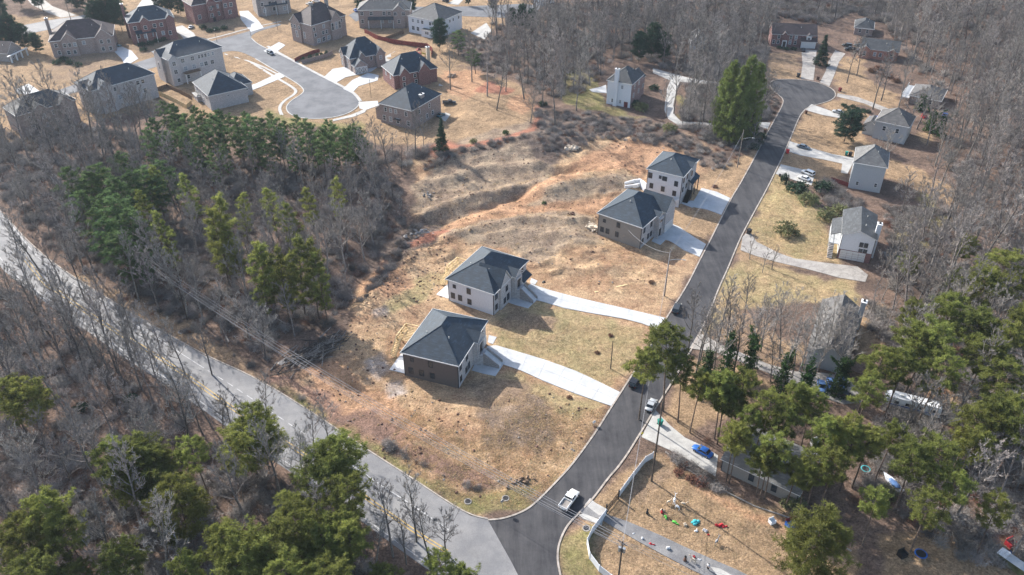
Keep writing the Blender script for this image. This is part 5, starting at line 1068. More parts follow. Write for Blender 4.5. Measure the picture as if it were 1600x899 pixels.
for x, y, lab in rest: pts.append((x, y, hz(x, y), R.randrange(len(vars_)), R.uniform(.75,1.2)*(.8 if 'left' in lab else 1), R.uniform(0,6.28)))
scatter('distant_woods', 'far leafless woods at the top and right of the photo', vars_, pts)
print('bare singles', len(first), 'rest', len(rest))

# ---- undergrowth, tufts, litter (countless: stuff)
br_me = [brush_mesh(1), brush_mesh(2, 'bark'), brush_mesh(3, 'russet', n=90, h=1.3)]
brs = []
for i, (m_, (px, py), lab) in enumerate(zip(br_me, [(1180,560),(560,470),(1105,690)], ['twiggy leafless shrub beside the tan driveway','dark twiggy shrub at the edge of the dirt lots','russet brown shrub beside the blue car'])):
    x, y, z = atg(px, py); t = thing('shrub', lab, 'shrub', (x, y, z)); brs.append(link('branches', m_, t))
def sample(P, n, marg=.6, roads=True):
    G = poly(P); x0 = min(p[0] for p in G); x1 = max(p[0] for p in G); y0 = min(p[1] for p in G); y1 = max(p[1] for p in G)
    XX = np.array([R.uniform(x0, x1) for _ in range(n)]); YY = np.array([R.uniform(y0, y1) for _ in range(n)]); k = inside(XX, YY, G)
    for Q in PAD_G+ROADS_G:
        if min(q[0] for q in Q) > x1 or max(q[0] for q in Q) < x0 or min(q[1] for q in Q) > y1 or max(q[1] for q in Q) < y0: continue
        k &= ~inside(XX, YY, Q); 
        s = np.where(k)[0]
        if s.size: d = segdist(XX[s], YY[s], Q, True); k[s[d < marg]] = False
    XX = XX[k]; YY = YY[k]; return XX, YY, height(XX, YY)
bp_ = []
for lab, sp, P in WOODS:
    dens = {6.4:2200, 6.0:3800}.get(sp, 2600)
    X_, Y_, Z_ = sample(P, dens, 1.5)
    for x, y, z in zip(X_, Y_, Z_): bp_.append((float(x), float(y), float(z), 0 if R.random() < .55 else (1 if R.random() < .7 else 2), R.uniform(.6,1.8), R.uniform(0,6.28)))
for P, n in (([(835,172),(930,180),(1010,192),(1090,225),(1150,262),(1110,268),(1050,235),(940,222),(870,250),(840,235)],420),([(660,262),(740,240),(820,225),(822,232),(740,250),(665,272)],160),([(1110,130),(1200,120),(1225,160),(1160,260),(1120,240),(1060,200)],260),([(120,440),(250,500),(400,585),(600,735),(600,700),(470,620),(300,505)],500),([(560,470),(600,395),(650,340),(660,350),(600,440)],200),([(1290,280),(1350,320),(1300,330),(1270,290)],160),([(700,60),(790,60),(800,120),(745,110)],200),([(1060,690),(1140,770),(1110,765),(1050,715)],120),([(600,688),(700,745),(760,757),(740,765),(610,705)],120),([(1380,320),(1480,330),(1480,450),(1390,440)],350)):
    X_, Y_, Z_ = sample(P, n*2, .8)
    for x, y, z in zip(X_, Y_, Z_): bp_.append((float(x), float(y), float(z), 1 if R.random() < .5 else (0 if R.random() < .6 else 2), R.uniform(.4,1.2), R.uniform(0,6.28)))
scatter('undergrowth', 'tangled leafless undergrowth below the trees and along the banks', [[b] for b in brs], bp_)
def tuft_mesh(seed, m, n=20, h=.20, r0=.5):
    r = random.Random(seed); v = []; f = []
    for _ in range(n):
        a = Vector((r.gauss(0,r0), r.gauss(0,r0), 0)); e = a+Vector((r.gauss(0,.22), r.gauss(0,.22), h*r.uniform(.4,1.1))); s = Vector((r.uniform(-1,1), r.uniform(-1,1), 0)).normalized()*.045; k = len(v); v += [tuple(a-s), tuple(a+s), tuple(e)]; f.append((k, k+1, k+2))
    q = bpy.data.meshes.new('tuft'); q.from_pydata(v, [], f); q.materials.append(M[m]); return q
tt = []
for i, (m_, px, py, lab) in enumerate((('drygrass',870,700,'straw coloured grass tuft on the lower lot'),('shrub',700,775,'olive grass tuft on the verge near the junction'),('oldwood',800,660,'brown weed clump on the rough mound'))):
    x, y, z = atg(px, py); o = link('grass_tuft', tuft_mesh(i, m_), None, (x, y, z)); tag(o, lab, 'grass tuft'); tt.append(o)
gp = []
def tufts(P, n, ws, smin=.5, smax=1.2):
    X_, Y_, Z_ = sample(P, n, .5)
    for x, y, z in zip(X_, Y_, Z_):
        u = R.random(); v = 0 if u < ws[0] else (1 if u < ws[0]+ws[1] else 2); gp.append((float(x), float(y), float(z), v, R.uniform(smin, smax), R.uniform(0,6.28)))
tufts([(830,640),(955,640),(870,750),(820,795),(700,780),(600,700),(640,640),(740,690)], 5000, (.75,.1))
tufts([(742,652),(775,620),(842,615),(872,640),(872,672),(850,700),(800,708),(765,695)], 700, (.7,.05), .6, 1.2)
tufts([(560,520),(640,500),(640,600),(760,640),(740,700),(560,650),(500,590)], 2500, (.8,.08), .4, .9)
tufts([(780,500),(1020,515),(950,630),(800,600)], 2200, (.6,.25), .3, .8)
tufts([(640,300),(900,250),(1000,290),(1050,480),(840,440),(700,400),(600,440)], 4500, (.7,.12), .4, 1.1)
tufts([(400,590),(575,700),(700,785),(830,790),(860,750),(700,765),(560,670)], 3500, (.4,.35), .3, .7)
tufts([(1165,360),(1215,270),(1330,400),(1300,412),(1200,390)], 3000, (.6,.3), .3, .8)
tufts([(960,745),(1020,705),(1330,860),(1330,940),(880,940)], 5000, (.6,.2), .25, .6)
scatter('grass', 'dry grass and weeds covering the lots and verges', [[t_] for t_ in tt], gp)

cl_ = []
for i, (m_, px, py, lab) in enumerate((('drygrass',815,735,'pale clod of dry soil on the lower lot'),('brown',780,720,'dark clod of soil on the lower lot'),('oldconcrete',700,380,'grey stone on the eroded bank'))):
    b = MB(); b.blob((0,0,.05), (.22,.18,.12), i+5, 5, 4, 0, .45); x, y, z = atg(px, py); o = b.build('clod', M[m_]); o.location = (x, y, z); tag(o, lab, 'clod'); cl_.append(o)
gp2 = []
for P, n in (([(640,345),(655,300),(690,245),(820,225),(1000,195),(1100,235),(1100,290),(1040,260),(1000,400),(1040,470),(870,440),(760,380),(620,420)],3600),([(560,480),(640,480),(620,600),(740,640),(850,610),(950,640),(870,750),(820,790),(700,780),(480,640),(480,570)],1800),([(600,400),(700,380),(690,470),(560,480)],600)):
    X_, Y_, Z_ = sample(P, n, .6)
    for x, y, z in zip(X_, Y_, Z_): gp2.append((float(x), float(y), float(z), R.choice((0,1,1,1,2)), R.random()**4*1.5+.35, R.uniform(0,6.28)))
scatter('loose_soil', 'clods, stones and scraps strewn over the bare lots', [[c_] for c_ in cl_], gp2)
# ---- ivy clad trunks
def ivy_tree(px, py, H_, lab, fork=True):
    x, y, z = atg(px, py); t = thing('ivy_clad_tree', lab, 'tree', (x, y, z), R.uniform(0,6)); r = random.Random(px); tr, cr = bare_meshes(px, H=H_, low=.55, spread=.3, nl=9, nb=4, nt=4, nf=3, barkm='palebark', twigm='palebark')
    link('trunk', tr, t); link('crown', cr, t); b = MB()
    for i in range(380):
        f = r.random()**1.1; rad = 2.5*(1-f*.6); c = Vector((r.gauss(0,rad*.5), r.gauss(0,rad*.5), f*H_*.72)); needle_clump(b, c, .55, 8, r, .09, .1)
    if fork:
        for s_ in (-1, 1):
            for i in range(60): f = r.random(); c = Vector((s_*f*4.0, r.gauss(0,.3), H_*.5+f*4.5)); needle_clump(b, c, .45, 8, r, .08, .1)
    b.build('ivy', M['ivy'], t)
ivy_tree(1215,628,20,'tallest ivy clad tree, standing left of the blue covered vehicles')
ivy_tree(1250,636,17,'ivy clad tree directly left of the blue covered vehicles')
ivy_tree(1306,616,15,'ivy clad tree standing among the blue covered vehicles')
ivy_tree(1132,590,19,'ivy clad tree nearest the new street, right of the leaning pine',False)
ivy_tree(1165,597,20,'slender ivy clad tree above the low grey roof, second from the street')
ivy_tree(1098,614,18,'dark ivy clad trunk just behind the leaning pine',False)
ivy_tree(1437,172,9,'thin ivy clad trunk in front of the white railed porch',False)
ivy_tree(1452,205,11,'ivy clad trunk pair member nearest the red tarp on the right')
ivy_tree(1466,212,11,'ivy clad trunk nearest the blue car at the right edge of the lawns')
# ---- shrubs
def bush(px, py, s, kind, lab, cat='shrub', name='shrub', group=None, sz=1.0):
    x, y, z = atg(px, py); t = thing(name, lab, cat, (x, y, z-.1), R.uniform(0,6), group); t.scale = (s, s, s*sz); link('foliage', BUSH[kind], t); return t
bush(1228,365,2.3,'olive','large round olive shrub on the grassy hill right of the new street')
bush(1245,300,2.6,'dark','dark bushy shrub below the two white vehicles'); bush(1262,318,2.2,'olive','olive shrub below the dark one on the hill'); bush(1285,298,2.4,'dark','dark shrub right of the white vehicles'); bush(1290,340,2.0,'olive','olive shrub left of the white gabled house'); bush(1312,335,2.0,'olive','olive shrub touching the roof of the white gabled house'); bush(1225,287,1.1,'dark','slim dark shrub beside the drive with white vehicles',sz=2.6)
bush(1001,172,2.0,'olive','round yellow green shrub at the corner of the house with the white chimney'); bush(992,165,1.7,'dark','dark shrub at the pink brick wall'); bush(1022,140,1.6,'dark','dark shrub at the front of the pink brick wing'); bush(1046,205,1.8,'olive','olive shrub inside the loop drive')
for px, py in ((1318,166),(1324,170),(1332,168),(1340,172),(1348,174),(1356,176)): bush(px, py, .9, 'dark', 'low dark shrub in the bed behind the round pine', group='low shrubs in the bed behind the round pine')
for px, py in ((1362,112),(1372,108),(1380,118),(1390,122),(1400,128)): bush(px, py, 1.3, 'russet', 'russet shrub in the thicket below the orange brick house', group='russet shrubs below the orange brick house')
for px, py in ((474,96),(485,92),(496,90),(503,89),(510,86)): bush(px, py, .7, 'dark', 'narrow dark conifer in the row by the brick wall', group='row of narrow conifers by the brick wall', sz=2.2)
for px, py in ((222,72),(235,70),(245,66),(255,64),(225,80)): bush(px, py, 1.4, 'dark', 'dark hedge shrub by the red brick house', group='hedge shrubs of the red brick house')
for px, py in ((318,45),(328,50),(338,48),(350,46)): bush(px, py, 1.4, 'dark', 'dark shrub in the planted bed by the arched entry', group='shrubs by the arched entry')
for px, py in ((100,95),(110,100),(122,104),(90,100)): bush(px, py, 1.5, 'dark', 'dark shrub in front of the brown roofed house', group='shrubs of the brown roofed house')
for px, py in ((1218,76),(1228,78),(1240,78)): bush(px, py, 1.0, 'dark', 'dark shrub under the windows above the bulb', group='shrubs of the house by the bulb')
for px, py, s in ((1060,740,.8),(1080,750,.9),(1068,728,.8),(1095,755,1.0)): bush(px, py, s, 'russet', 'russet bush behind the yard with the inflatables', group='russet bushes along the yard')
for px, py in ((848,165),(1190,215),(1185,225),(1178,232)): bush(px, py, 1.4, 'dark', 'dark shrub by the wooded verge', group='dark shrubs by the wooded verge')
bush(850,318,.6,'ivy','single tiny green seedling on the bare slope'); bush(954,525,.5,'russet','upper of two small russet plants on the lawn between the long driveways'); bush(933,552,.5,'russet','lower of two small russet plants on the lawn between the long driveways'); bush(890,622,.5,'russet','small russet plant below the long driveway of the taupe house'); bush(1018,442,.6,'russet','small russet plant near the street light pole'); bush(1117,293,.7,'russet','brown clump beside the short wide driveway')
bush(790,212,.9,'ivy','bright green sapling at the red clay edge of the mown pad',sz=1.6); bush(740,225,.9,'olive','yellowish sapling at the red clay edge of the mown pad',sz=1.4)
bush(1350,622,.9,'olive','small shrub at the lower end of the parking pad'); bush(1385,775,1.5,'olive','olive shrub under the lower right pines'); bush(1240,790,1.5,'olive','pale olive shrub at the foot of the low grey roofed house')
for px, py in ((205,625),(128,640),(280,720)): bush(px, py, 1.2, 'dark', 'dark evergreen shrub under the bare trees', group='evergreen shrubs under the bare trees')

HAZE = 0.00008

# ------------------------------------------------------------------ vehicles (length along +x)
def vehicle(kind, px, py, toward, paint, label, L=4.7, group=None, base=None):
    x, y, z = atg(px, py) if base is None else base
    x2, y2, _ = atg(*toward); rz = math.atan2(y2-y, x2-x)
    z = .05 if blocked(x, y, .1) else z+.05
    w = {'sedan':1.8,'suv':1.95,'pickup':2.0}[kind]; W2 = w/2
    t = thing({'sedan':'parked_car','suv':'parked_suv','pickup':'pickup_truck'}[kind], label, {'sedan':'car','suv':'suv','pickup':'pickup truck'}[kind], (x, y, z), rz, group)
    hL = L/2; clr = {'sedan':.28,'suv':.34,'pickup':.45}[kind]; belt = {'sedan':.92,'suv':1.05,'pickup':1.12}[kind]; roofz = {'sedan':1.44,'suv':1.75,'pickup':1.85}[kind]
    b = MB()
    def loft(secs, mi=0):
        n0 = len(b.v); k = 8
        for (sx, hw, z0, z1, ch) in secs: b.v += [(sx,-hw+ch,z0),(sx,hw-ch,z0),(sx,hw,z0+ch*1.6),(sx,hw,z1-ch),(sx,hw-ch*1.3,z1),(sx,-hw+ch*1.3,z1),(sx,-hw,z1-ch),(sx,-hw,z0+ch*1.6)]
        for i in range(len(secs)-1):
            for j in range(k): a = n0+i*k; b.f.append((a+j, a+(j+1) % k, a+k+(j+1) % k, a+k+j)[::-1]); b.m.append(mi)
        b.f.append(tuple(range(n0, n0+k))); b.m.append(mi); a = n0+(len(secs)-1)*k; b.f.append(tuple(range(a, a+k))[::-1]); b.m.append(mi)
    if kind == 'pickup':
        loft([(-hL,W2*.96,clr+.1,belt-.12,.07),(-hL+.12,W2,clr,belt-.1,.07),(-.35,W2,clr,belt-.1,.07),(-.3,W2,clr,belt,.07),(hL-1.55,W2,clr,belt,.08),(hL-.35,W2*.97,clr,belt-.12,.1),(hL,W2*.86,clr+.08,belt-.3,.1)])
        # open bed: dark liner floor and side rails
    else:
        loft([(-hL,W2*.84,clr+.12,belt-.16,.1),(-hL+.2,W2*.96,clr,belt-.04,.1),(-hL+.9,W2,clr,belt,.09),(hL-1.5,W2,clr,belt,.09),(hL-.5,W2*.95,clr,belt-.13,.12),(hL,W2*.78,clr+.1,belt-.28,.12)])
    b.build('body', M[paint], t, True)
    if kind == 'sedan': x0, x1, rx0, rx1 = -hL+.75, hL-1.25, -hL+1.35, hL-2.15
    elif kind == 'suv': x0, x1, rx0, rx1 = -hL+.12, hL-1.2, -hL+.45, hL-1.95
    else: x0, x1, rx0, rx1 = -.45, hL-1.35, -.2, hL-2.1
    g_ = MB(); n = 0; ti = W2*.80
    P = [(x0,-W2*.93,belt-.03),(x1,-W2*.90,belt-.03),(x1,W2*.90,belt-.03),(x0,W2*.93,belt-.03)]; Q = [(rx0,-ti,roofz-.06),(rx1,-ti*.97,roofz-.06),(rx1,ti*.97,roofz-.06),(rx0,ti,roofz-.06)]
    for i in range(4): g_.face([P[i], P[(i+1) % 4], Q[(i+1) % 4], Q[i]])
    g_.face(Q); g_.build('windows', M['carglass'], t)
    rf = MB(); e = .05; rf.prism([(rx0-.05,-ti-e),(rx1+.08,-ti-e+.03),(rx1+.14,0),(rx1+.08,ti+e-.03),(rx0-.05,ti+e),(rx0-.09,0)], roofz-.06, roofz); rf.build('roof', M[paint], t)
    pl = MB()
    for s in (-1, 1):
        for i in range(4): pass
        for f in ((P[0],Q[0]),(P[1],Q[1])):
            p, q = f; pl.tube((p[0], s*abs(p[1])+s*.01, p[2]), (q[0], s*abs(q[1])+s*.01, q[2]), .045, k=4)
        m0 = ((P[0][0]+P[1][0])/2, s*W2*.92, belt); m1 = ((Q[0][0]+Q[1][0])/2, s*ti, roofz-.05); pl.tube(m0, m1, .045, k=4)
    pl.build('pillars', M[paint], t)
    if kind == 'pickup':
        bd = MB(); bd.box(-hL+.16, -.5, -W2+.16, W2-.16, belt-.105, belt-.09); bd.build('bed_floor', M['oldconcrete'] if paint == 'paint_white' else M['black'], t)
        rl = MB(); zz = belt-.1; rl.box(-hL+.02, -.5, -W2+.02, -W2+.14, zz, zz+.34); rl.box(-hL+.02, -.5, W2-.14, W2-.02, zz, zz+.34); rl.box(-hL+.02, -hL+.12, -W2+.14, W2-.14, zz, zz+.34); rl.box(-.55, -.45, -W2+.14, W2-.14, zz, zz+.4); rl.build('bed_side', M[paint], t)
    for sx in (-hL+.95, hL-.95):
        for s in (-1, 1):
            wr = .34 if kind == 'sedan' else .40; wb = MB(); wb.tube((sx, s*(W2-.2), wr-.02), (sx, s*(W2+.03), wr-.02), wr, k=14); wo_ = wb.build('wheel', M['rubber'], t); rb = MB(); rb.tube((sx, s*(W2+.02), wr-.02), (sx, s*(W2+.05), wr-.02), wr*.6, k=10); rb.build('rim', M['rim'], wo_)
    for s in (-1, 1):
        l = MB(); yy_ = s*W2*.62; l.box(hL-.22, hL-.02, min(yy_, yy_+s*.3), max(yy_, yy_+s*.3)*1.0, belt-.42, belt-.26); l.build('headlight', M['lamp'], t)
        l = MB(); l.box(-hL-.02, -hL+.12, min(yy_, yy_+s*.22), max(yy_, yy_+s*.22), belt-.42, belt-.2); l.build('taillight', M['tail'], t)
        l = MB(); l.box(x1-.35, x1-.15, min(s*W2, s*(W2+.2)), max(s*W2, s*(W2+.2)), belt, belt+.16); l.build('mirror', M[paint], t)
    bm_ = MB(); bm_.box(hL-.06, hL+.04, -W2*.72, W2*.72, clr+.02, clr+.24); bm_.box(-hL-.05, -hL+.05, -W2*.76, W2*.76, clr+.05, clr+.26); bm_.build('bumper', M['black'] if kind != 'pickup' else M['metal'], t)
    return t
vehicle('pickup', 889, 785, (903,766), 'paint_white', 'white pickup truck driving up the dark new street', 5.8)
vehicle('suv', 992, 599, (1002,580), 'paint_black', 'black sport utility vehicle parked at the left kerb near the leaning pine', 5.0)
vehicle('suv', 1004, 570, (1014,552), 'paint_grey', 'dark grey vehicle half hidden behind the leaning pine crown', 4.7)
vehicle('sedan', 1017, 636, (1027,617), 'paint_silver', 'silver green car parked at the right kerb below the leaning pine', 4.5)
vehicle('suv', 1057, 485, (1064,468), 'paint_dark', 'dark sport utility vehicle parked alone on the left of the new street', 4.8)
vehicle('sedan', 1097, 708, (1078,698), 'paint_blue', 'bright blue car on the concrete drive behind the white fence', 4.8)
vehicle('sedan', 1309, 177, (1290,172), 'paint_silver', 'silver sedan on the curved drive left of the round pine', 4.7)
vehicle('sedan', 1255, 232, (1275,237), 'paint_grey', 'dark blue grey sedan on the pale drive off the new street', 4.9)
vehicle('suv', 1262, 273, (1245,266), 'paint_white', 'white sport utility vehicle parked above the other white car', 5.0)
vehicle('sedan', 1256, 281, (1240,275), 'paint_white', 'white car half hidden by the dark shrubs', 4.7)
vehicle('sedan', 1255, 80, (1256,72), 'paint_black', 'black car in front of the white garage door of the red brick house', 4.6)
vehicle('pickup', 1328, 79, (1310,78), 'paint_black', 'black pickup truck nearest the straight drive of the orange brick house', 5.6)
vehicle('suv', 1323, 73, (1310,71), 'paint_dark', 'dark vehicle behind the black pickup truck', 4.8)
vehicle('sedan', 1342, 80, (1330,79), 'paint_silver', 'pale blue grey car between the black pickup and the orange brick wall', 4.4)
vehicle('sedan', 1341, 73, (1330,71), 'paint_dark', 'dark car hidden behind the orange gable', 4.6)
vehicle('sedan', 1476, 182, (1481,172), 'paint_blue', 'blue car among the ivy clad trunks at the right', 4.6)
vehicle('sedan', 1366, 187, (1352,183), 'paint_blue', 'blue car on the slab right of the round pine', 4.4)
vehicle('sedan', 1283, 607, (1286,622), 'tarp', 'leftmost car under a blue cover on the parking pad', 4.5)
vehicle('sedan', 1298, 603, (1301,618), 'tarp', 'middle car under a blue cover on the parking pad', 4.5)
vehicle('sedan', 1313, 601, (1316,616), 'tarp', 'rightmost car under a blue cover on the parking pad', 4.5)
vehicle('sedan', 1322, 622, (1337,626), 'paint_black', 'black car at the lower edge of the parking pad', 4.5)
vehicle('suv', 423, 85, (440,95), 'paint_grey', 'dark blue grey sport utility vehicle on the upper left subdivision street', 5.2)
vehicle('sedan', 483, 8, (470,4), 'paint_white', 'white car at the top behind the large brown brick house', 4.6)
vehicle('pickup', 494, 4, (480,0), 'paint_white', 'white truck next to the white car at the top', 5.6)
vehicle('sedan', 556, 18, (548,12), 'paint_blue', 'dark blue car on the top street', 4.6)
vehicle('sedan', 644, 13, (655,13), 'paint_dark', 'dark car on the top street by the long white house', 4.6)
vehicle('pickup', 702, 163, (715,162), 'paint_black', 'black pickup truck parked on the mown dirt pad', 5.6)
vehicle('sedan', 689, 182, (700,176), 'paint_teal', 'teal car under the edge of the brick house by the mown pad', 4.4)
vehicle('sedan', 299, 44, (304,40), 'paint_white', 'light car on the shaded drive between the red brick houses', 4.5)
vehicle('sedan', 183, 73, (196,74), 'paint_teal', 'dark green car at the right end of the brown roofed house', 4.6)
vehicle('suv', 696, 3, (688,1), 'paint_black', 'black vehicle on the top drive above the street', 4.8)
# trailer (recreational vehicle)
x, y, z = atg(1422, 640); x2, y2, _ = atg(1380, 630); rz = math.atan2(y2-y, x2-x)
t = thing('camper_trailer', 'long white camper trailer with rounded front under the right hand pines', 'trailer', (x, y, z), rz)
b = MB(); L2 = 6.0; prof = [(-L2,.6),(L2-1.4,.6),(L2-.4,1.2),(L2,2.0),(L2-.3,2.9),(L2-1.2,3.35),(-L2+.3,3.35),(-L2,3.1)]
for s in (-1, 1): b.face([(p[0], s*1.3, p[1]) for p in (prof if s < 0 else prof[::-1])])
for i in range(len(prof)): p, q = prof[i], prof[(i+1) % len(prof)]; b.face([(p[0],-1.3,p[1]),(p[0],1.3,p[1]),(q[0],1.3,q[1]),(q[0],-1.3,q[1])])
b.build('body', M['vinyl'], t)
for i, xx in enumerate((-4.4,-2.0,1.0,3.4)): q = MB(); q.box(xx-.5, xx+.5, 1.29, 1.34, 1.7, 2.5); q.box(xx-.5, xx+.5, -1.34, -1.29, 1.7, 2.5); q.build('window', M['carglass'], t)
q = MB(); q.box(-.4, .4, 1.29, 1.33, .7, 2.6); q.build('door', M['grey'], t); q = MB(); q.box(-L2, L2-1.4, 1.3, 1.32, 1.2, 1.45); q.box(-L2, L2-1.4, -1.32, -1.3, 1.2, 1.45); q.build('stripe', M['paint_blue'], t)
for xx in (-3.5, 0, 2.5): q = MB(); q.box(xx-.35, xx+.35, -.35, .35, 3.35, 3.6); q.build('roof_vent', M['trim'], t)
for xx in (-1.2, -2.1):
    for s in (-1, 1): q = MB(); q.tube((xx, s*1.05, .38), (xx, s*1.32, .38), .38, k=12); q.build('wheel', M['rubber'], t)
q = MB(); q.tube((L2-1.5,-.8,.6), (L2+1.2,0,.5), .06, k=4); q.tube((L2-1.5,.8,.6), (L2+1.2,0,.5), .06, k=4); q.build('hitch', M['black'], t)

# ------------------------------------------------------------------ poles and wires
def ins(par, x, y, z): b = MB(); b.tube((x, y, z), (x, y, z+.18), .03, k=5); b.tube((x, y, z+.18), (x, y, z+.34), .07, .05, k=6); b.build('insulator', M['metal'], par)
def pole(base, H_, lab, m='pole', arm=None, trans=False, lamp=None, z=None, r=.16):
    x, y, z0 = base; t = thing('utility_pole', lab, 'utility pole', (x, y, z0)); b = MB(); b.tube((0,0,-1), (0,0,H_), r*1.25, r*.8, k=8); b.build('post', M[m], t)
    if arm:
        a, L_ = arm; dx, dy = math.cos(a)*L_/2, math.sin(a)*L_/2; b = MB(); b.tube((-dx,-dy,H_-.5), (dx,dy,H_-.5), .09, k=4); b.tube((-dx*.6,-dy*.6,H_-.5), (0,0,H_-1.3), .04, k=4); b.tube((dx*.6,dy*.6,H_-.5), (0,0,H_-1.3), .04, k=4); ao = b.build('crossarm', M[m], t)
        for f in (-1,-.35,.35,1): q = MB(); q.tube((dx*f*.95,dy*f*.95,H_-.42), (dx*f*.95,dy*f*.95,H_-.15), .07, .05, k=6); q.build('insulator', M['metal'], ao)
    if trans:
        for q_ in ((.45,.1),(-.3,.4)):
            b = MB(); b.tube((q_[0],q_[1],H_-3.2), (q_[0],q_[1],H_-2.1), .30, k=10); b.build('transformer', M['metal'], t)
        b = MB()
        for k in range(10): a_ = k*.63; b.tube((0,0,H_-.9+.05*k), (math.cos(a_)*1.2, math.sin(a_)*1.2, H_-1.3+.1*k), .03, k=3)
        b.build('wire_cluster', M['wire'], t)
    if lamp:
        a, L_, zz = lamp; dx, dy = math.cos(a), math.sin(a); b = MB(); b.tube((0,0,zz-.4), (dx*L_*.5,dy*L_*.5,zz+.15), .06, k=5); b.tube((dx*L_*.5,dy*L_*.5,zz+.15), (dx*L_,dy*L_,zz+.2), .06, k=5); lo = b.build('lamp_arm', M['metal'], t)
        b = MB(); b.tube((dx*L_,dy*L_,zz+.2), (dx*(L_+.9),dy*(L_+.9),zz+.14), .17, .12, k=6); b.build('lamp_head', M['lamp'], lo)
    return Vector((x, y, z0+H_))
def pole_top(tx, ty, H_): x, y = top_at(tx, ty, H_); return (x, y, hz(x, y))
# bottom pole: base lies under the frame
T1 = pole(pole_top(973,846,12), 12, 'dark utility pole with transformer cut by the bottom edge of the photo', 'darkpole', (2.4,1.8), True)
b2 = atg(1038,463); T2 = pole(b2, solve_h((1038,463), 388), 'grey utility pole with street light arm at the left kerb above the parked dark vehicle', 'pole', None, True and False, (math.radians(-10), 3.6, solve_h((1038,463), 405)))
T3 = pole(atg(1152,262), solve_h((1152,262), 203), 'grey utility pole with street light arm under the tall evergreens', 'pole', None, False, (math.radians(-5), 3.4, solve_h((1152,262), 216)))
T4 = pole(atg(954,576), solve_h((954,576), 533), 'short thin wooden pole on the lawn above the black vehicle', 'darkpole', r=.11)
T5 = pole(atg(1018,752), solve_h((1018,752), 628), 'dark wooden pole in front of the pine trunks by the white fence', 'darkpole', r=.17)
pt = pole_top(276,440,12.5); TL = pole(pt, 12.5, 'utility pole with crossarm between the main road and the dark pines', 'darkpole', (math.radians(38),2.4))
T6 = pole(pole_top(102,2,13), 13, 'grey utility pole by the pale road at the upper left', 'pole', (math.radians(0),2.4)); T7 = pole(pole_top(57,-16,12), 12, 'dark bare pole beside the pale lane at the upper left', 'darkpole')
TE = Vector((pt[0]-62, pt[1]+62, 12.5)); 
def wire(p, q, sag, lab, r=.035, m='wire', group=None):
    P = []; n = 14
    for i in range(n+1): t_ = i/n; v = Vector(p).lerp(Vector(q), t_); v.z -= sag*4*t_*(1-t_); P.append(v)
    b = MB()
    for a, c in zip(P, P[1:]): b.tube(a, c, r, k=4, cap=False)
    o = b.build('power_line', M[m]); tag(o, lab, 'power line', group)
for i, (dx, dy, dz, lab) in enumerate(((-.9,-.7,-.1,'outermost of the bundle above the verge'),(-.35,-.3,-.1,'second of the bundle above the verge'),(.35,.3,-.1,'third of the bundle above the verge'),(.9,.7,-.1,'innermost of the bundle above the verge'),(0,0,-1.6,'low cable under the bundle above the verge'))):
    a = Vector((dx, dy, dz)); j = Vector((-dx*.7, dy*.7, dz))
    wire(TL+a, T1+Vector((dx*.7,dy*.9,dz)), 2.6 if i < 4 else 3.2, 'power line along the main road, '+lab, .036)
    wire(TL+a, TE+a*1.0, 1.5, 'power line leading to the left edge, '+lab, .036)
for i, o_ in enumerate((Vector((.1,0,-.3)), Vector((0,0,-.9)))):
    wire(T1+o_, T2+o_+Vector((0,0,-.4)), 1.2, 'power line crossing from the bottom pole to the street light pole, '+('upper' if i == 0 else 'lower')+' strand', .03)
    wire(T2+o_+Vector((.2*i,0,-.4)), T3+o_+Vector((0,0,-.3)), 2.0, 'power line between the two street light poles, '+('upper' if i == 0 else 'lower')+' strand', .022)
for i in range(3): wire(T1+Vector((-.5+.5*i,0,-.2)), T1+Vector((40+2*i,-22+3*i,-.5)), 1.0, 'power line leaving the bottom pole towards the lower right, '+['nearest','middle','farthest'][i]+' strand', .022)
wire(T2+Vector((0,0,-1.5)), Vector(at(982,360,6.5)), 1.6, 'service cable from the street light pole to the wall of the tan house', .045)
# street lamps of the subdivision
def lamp_post(px, py, lab, H_=5.2):
    x, y, z = atg(px, py); t = thing('street_lamp', lab, 'street lamp', (x, y, z)); b = MB(); b.tube((0,0,-.2),(0,0,H_),.09,.06,k=6); b.build('post', M['black'], t); b = MB(); b.tube((0,0,H_),(0,0,H_+.5),.17,.26,k=8); b.tube((0,0,H_+.5),(0,0,H_+.7),.28,.05,k=8); b.build('lamp_head', M['lamp'], t)
lamp_post(580,153,'black street lamp on the strip beside the upper cul-de-sac', 7.5); lamp_post(339,66,'street lamp at the street corner behind the large whitewashed house', 6); lamp_post(392,56,'street lamp at the bend of the upper left street', 3)

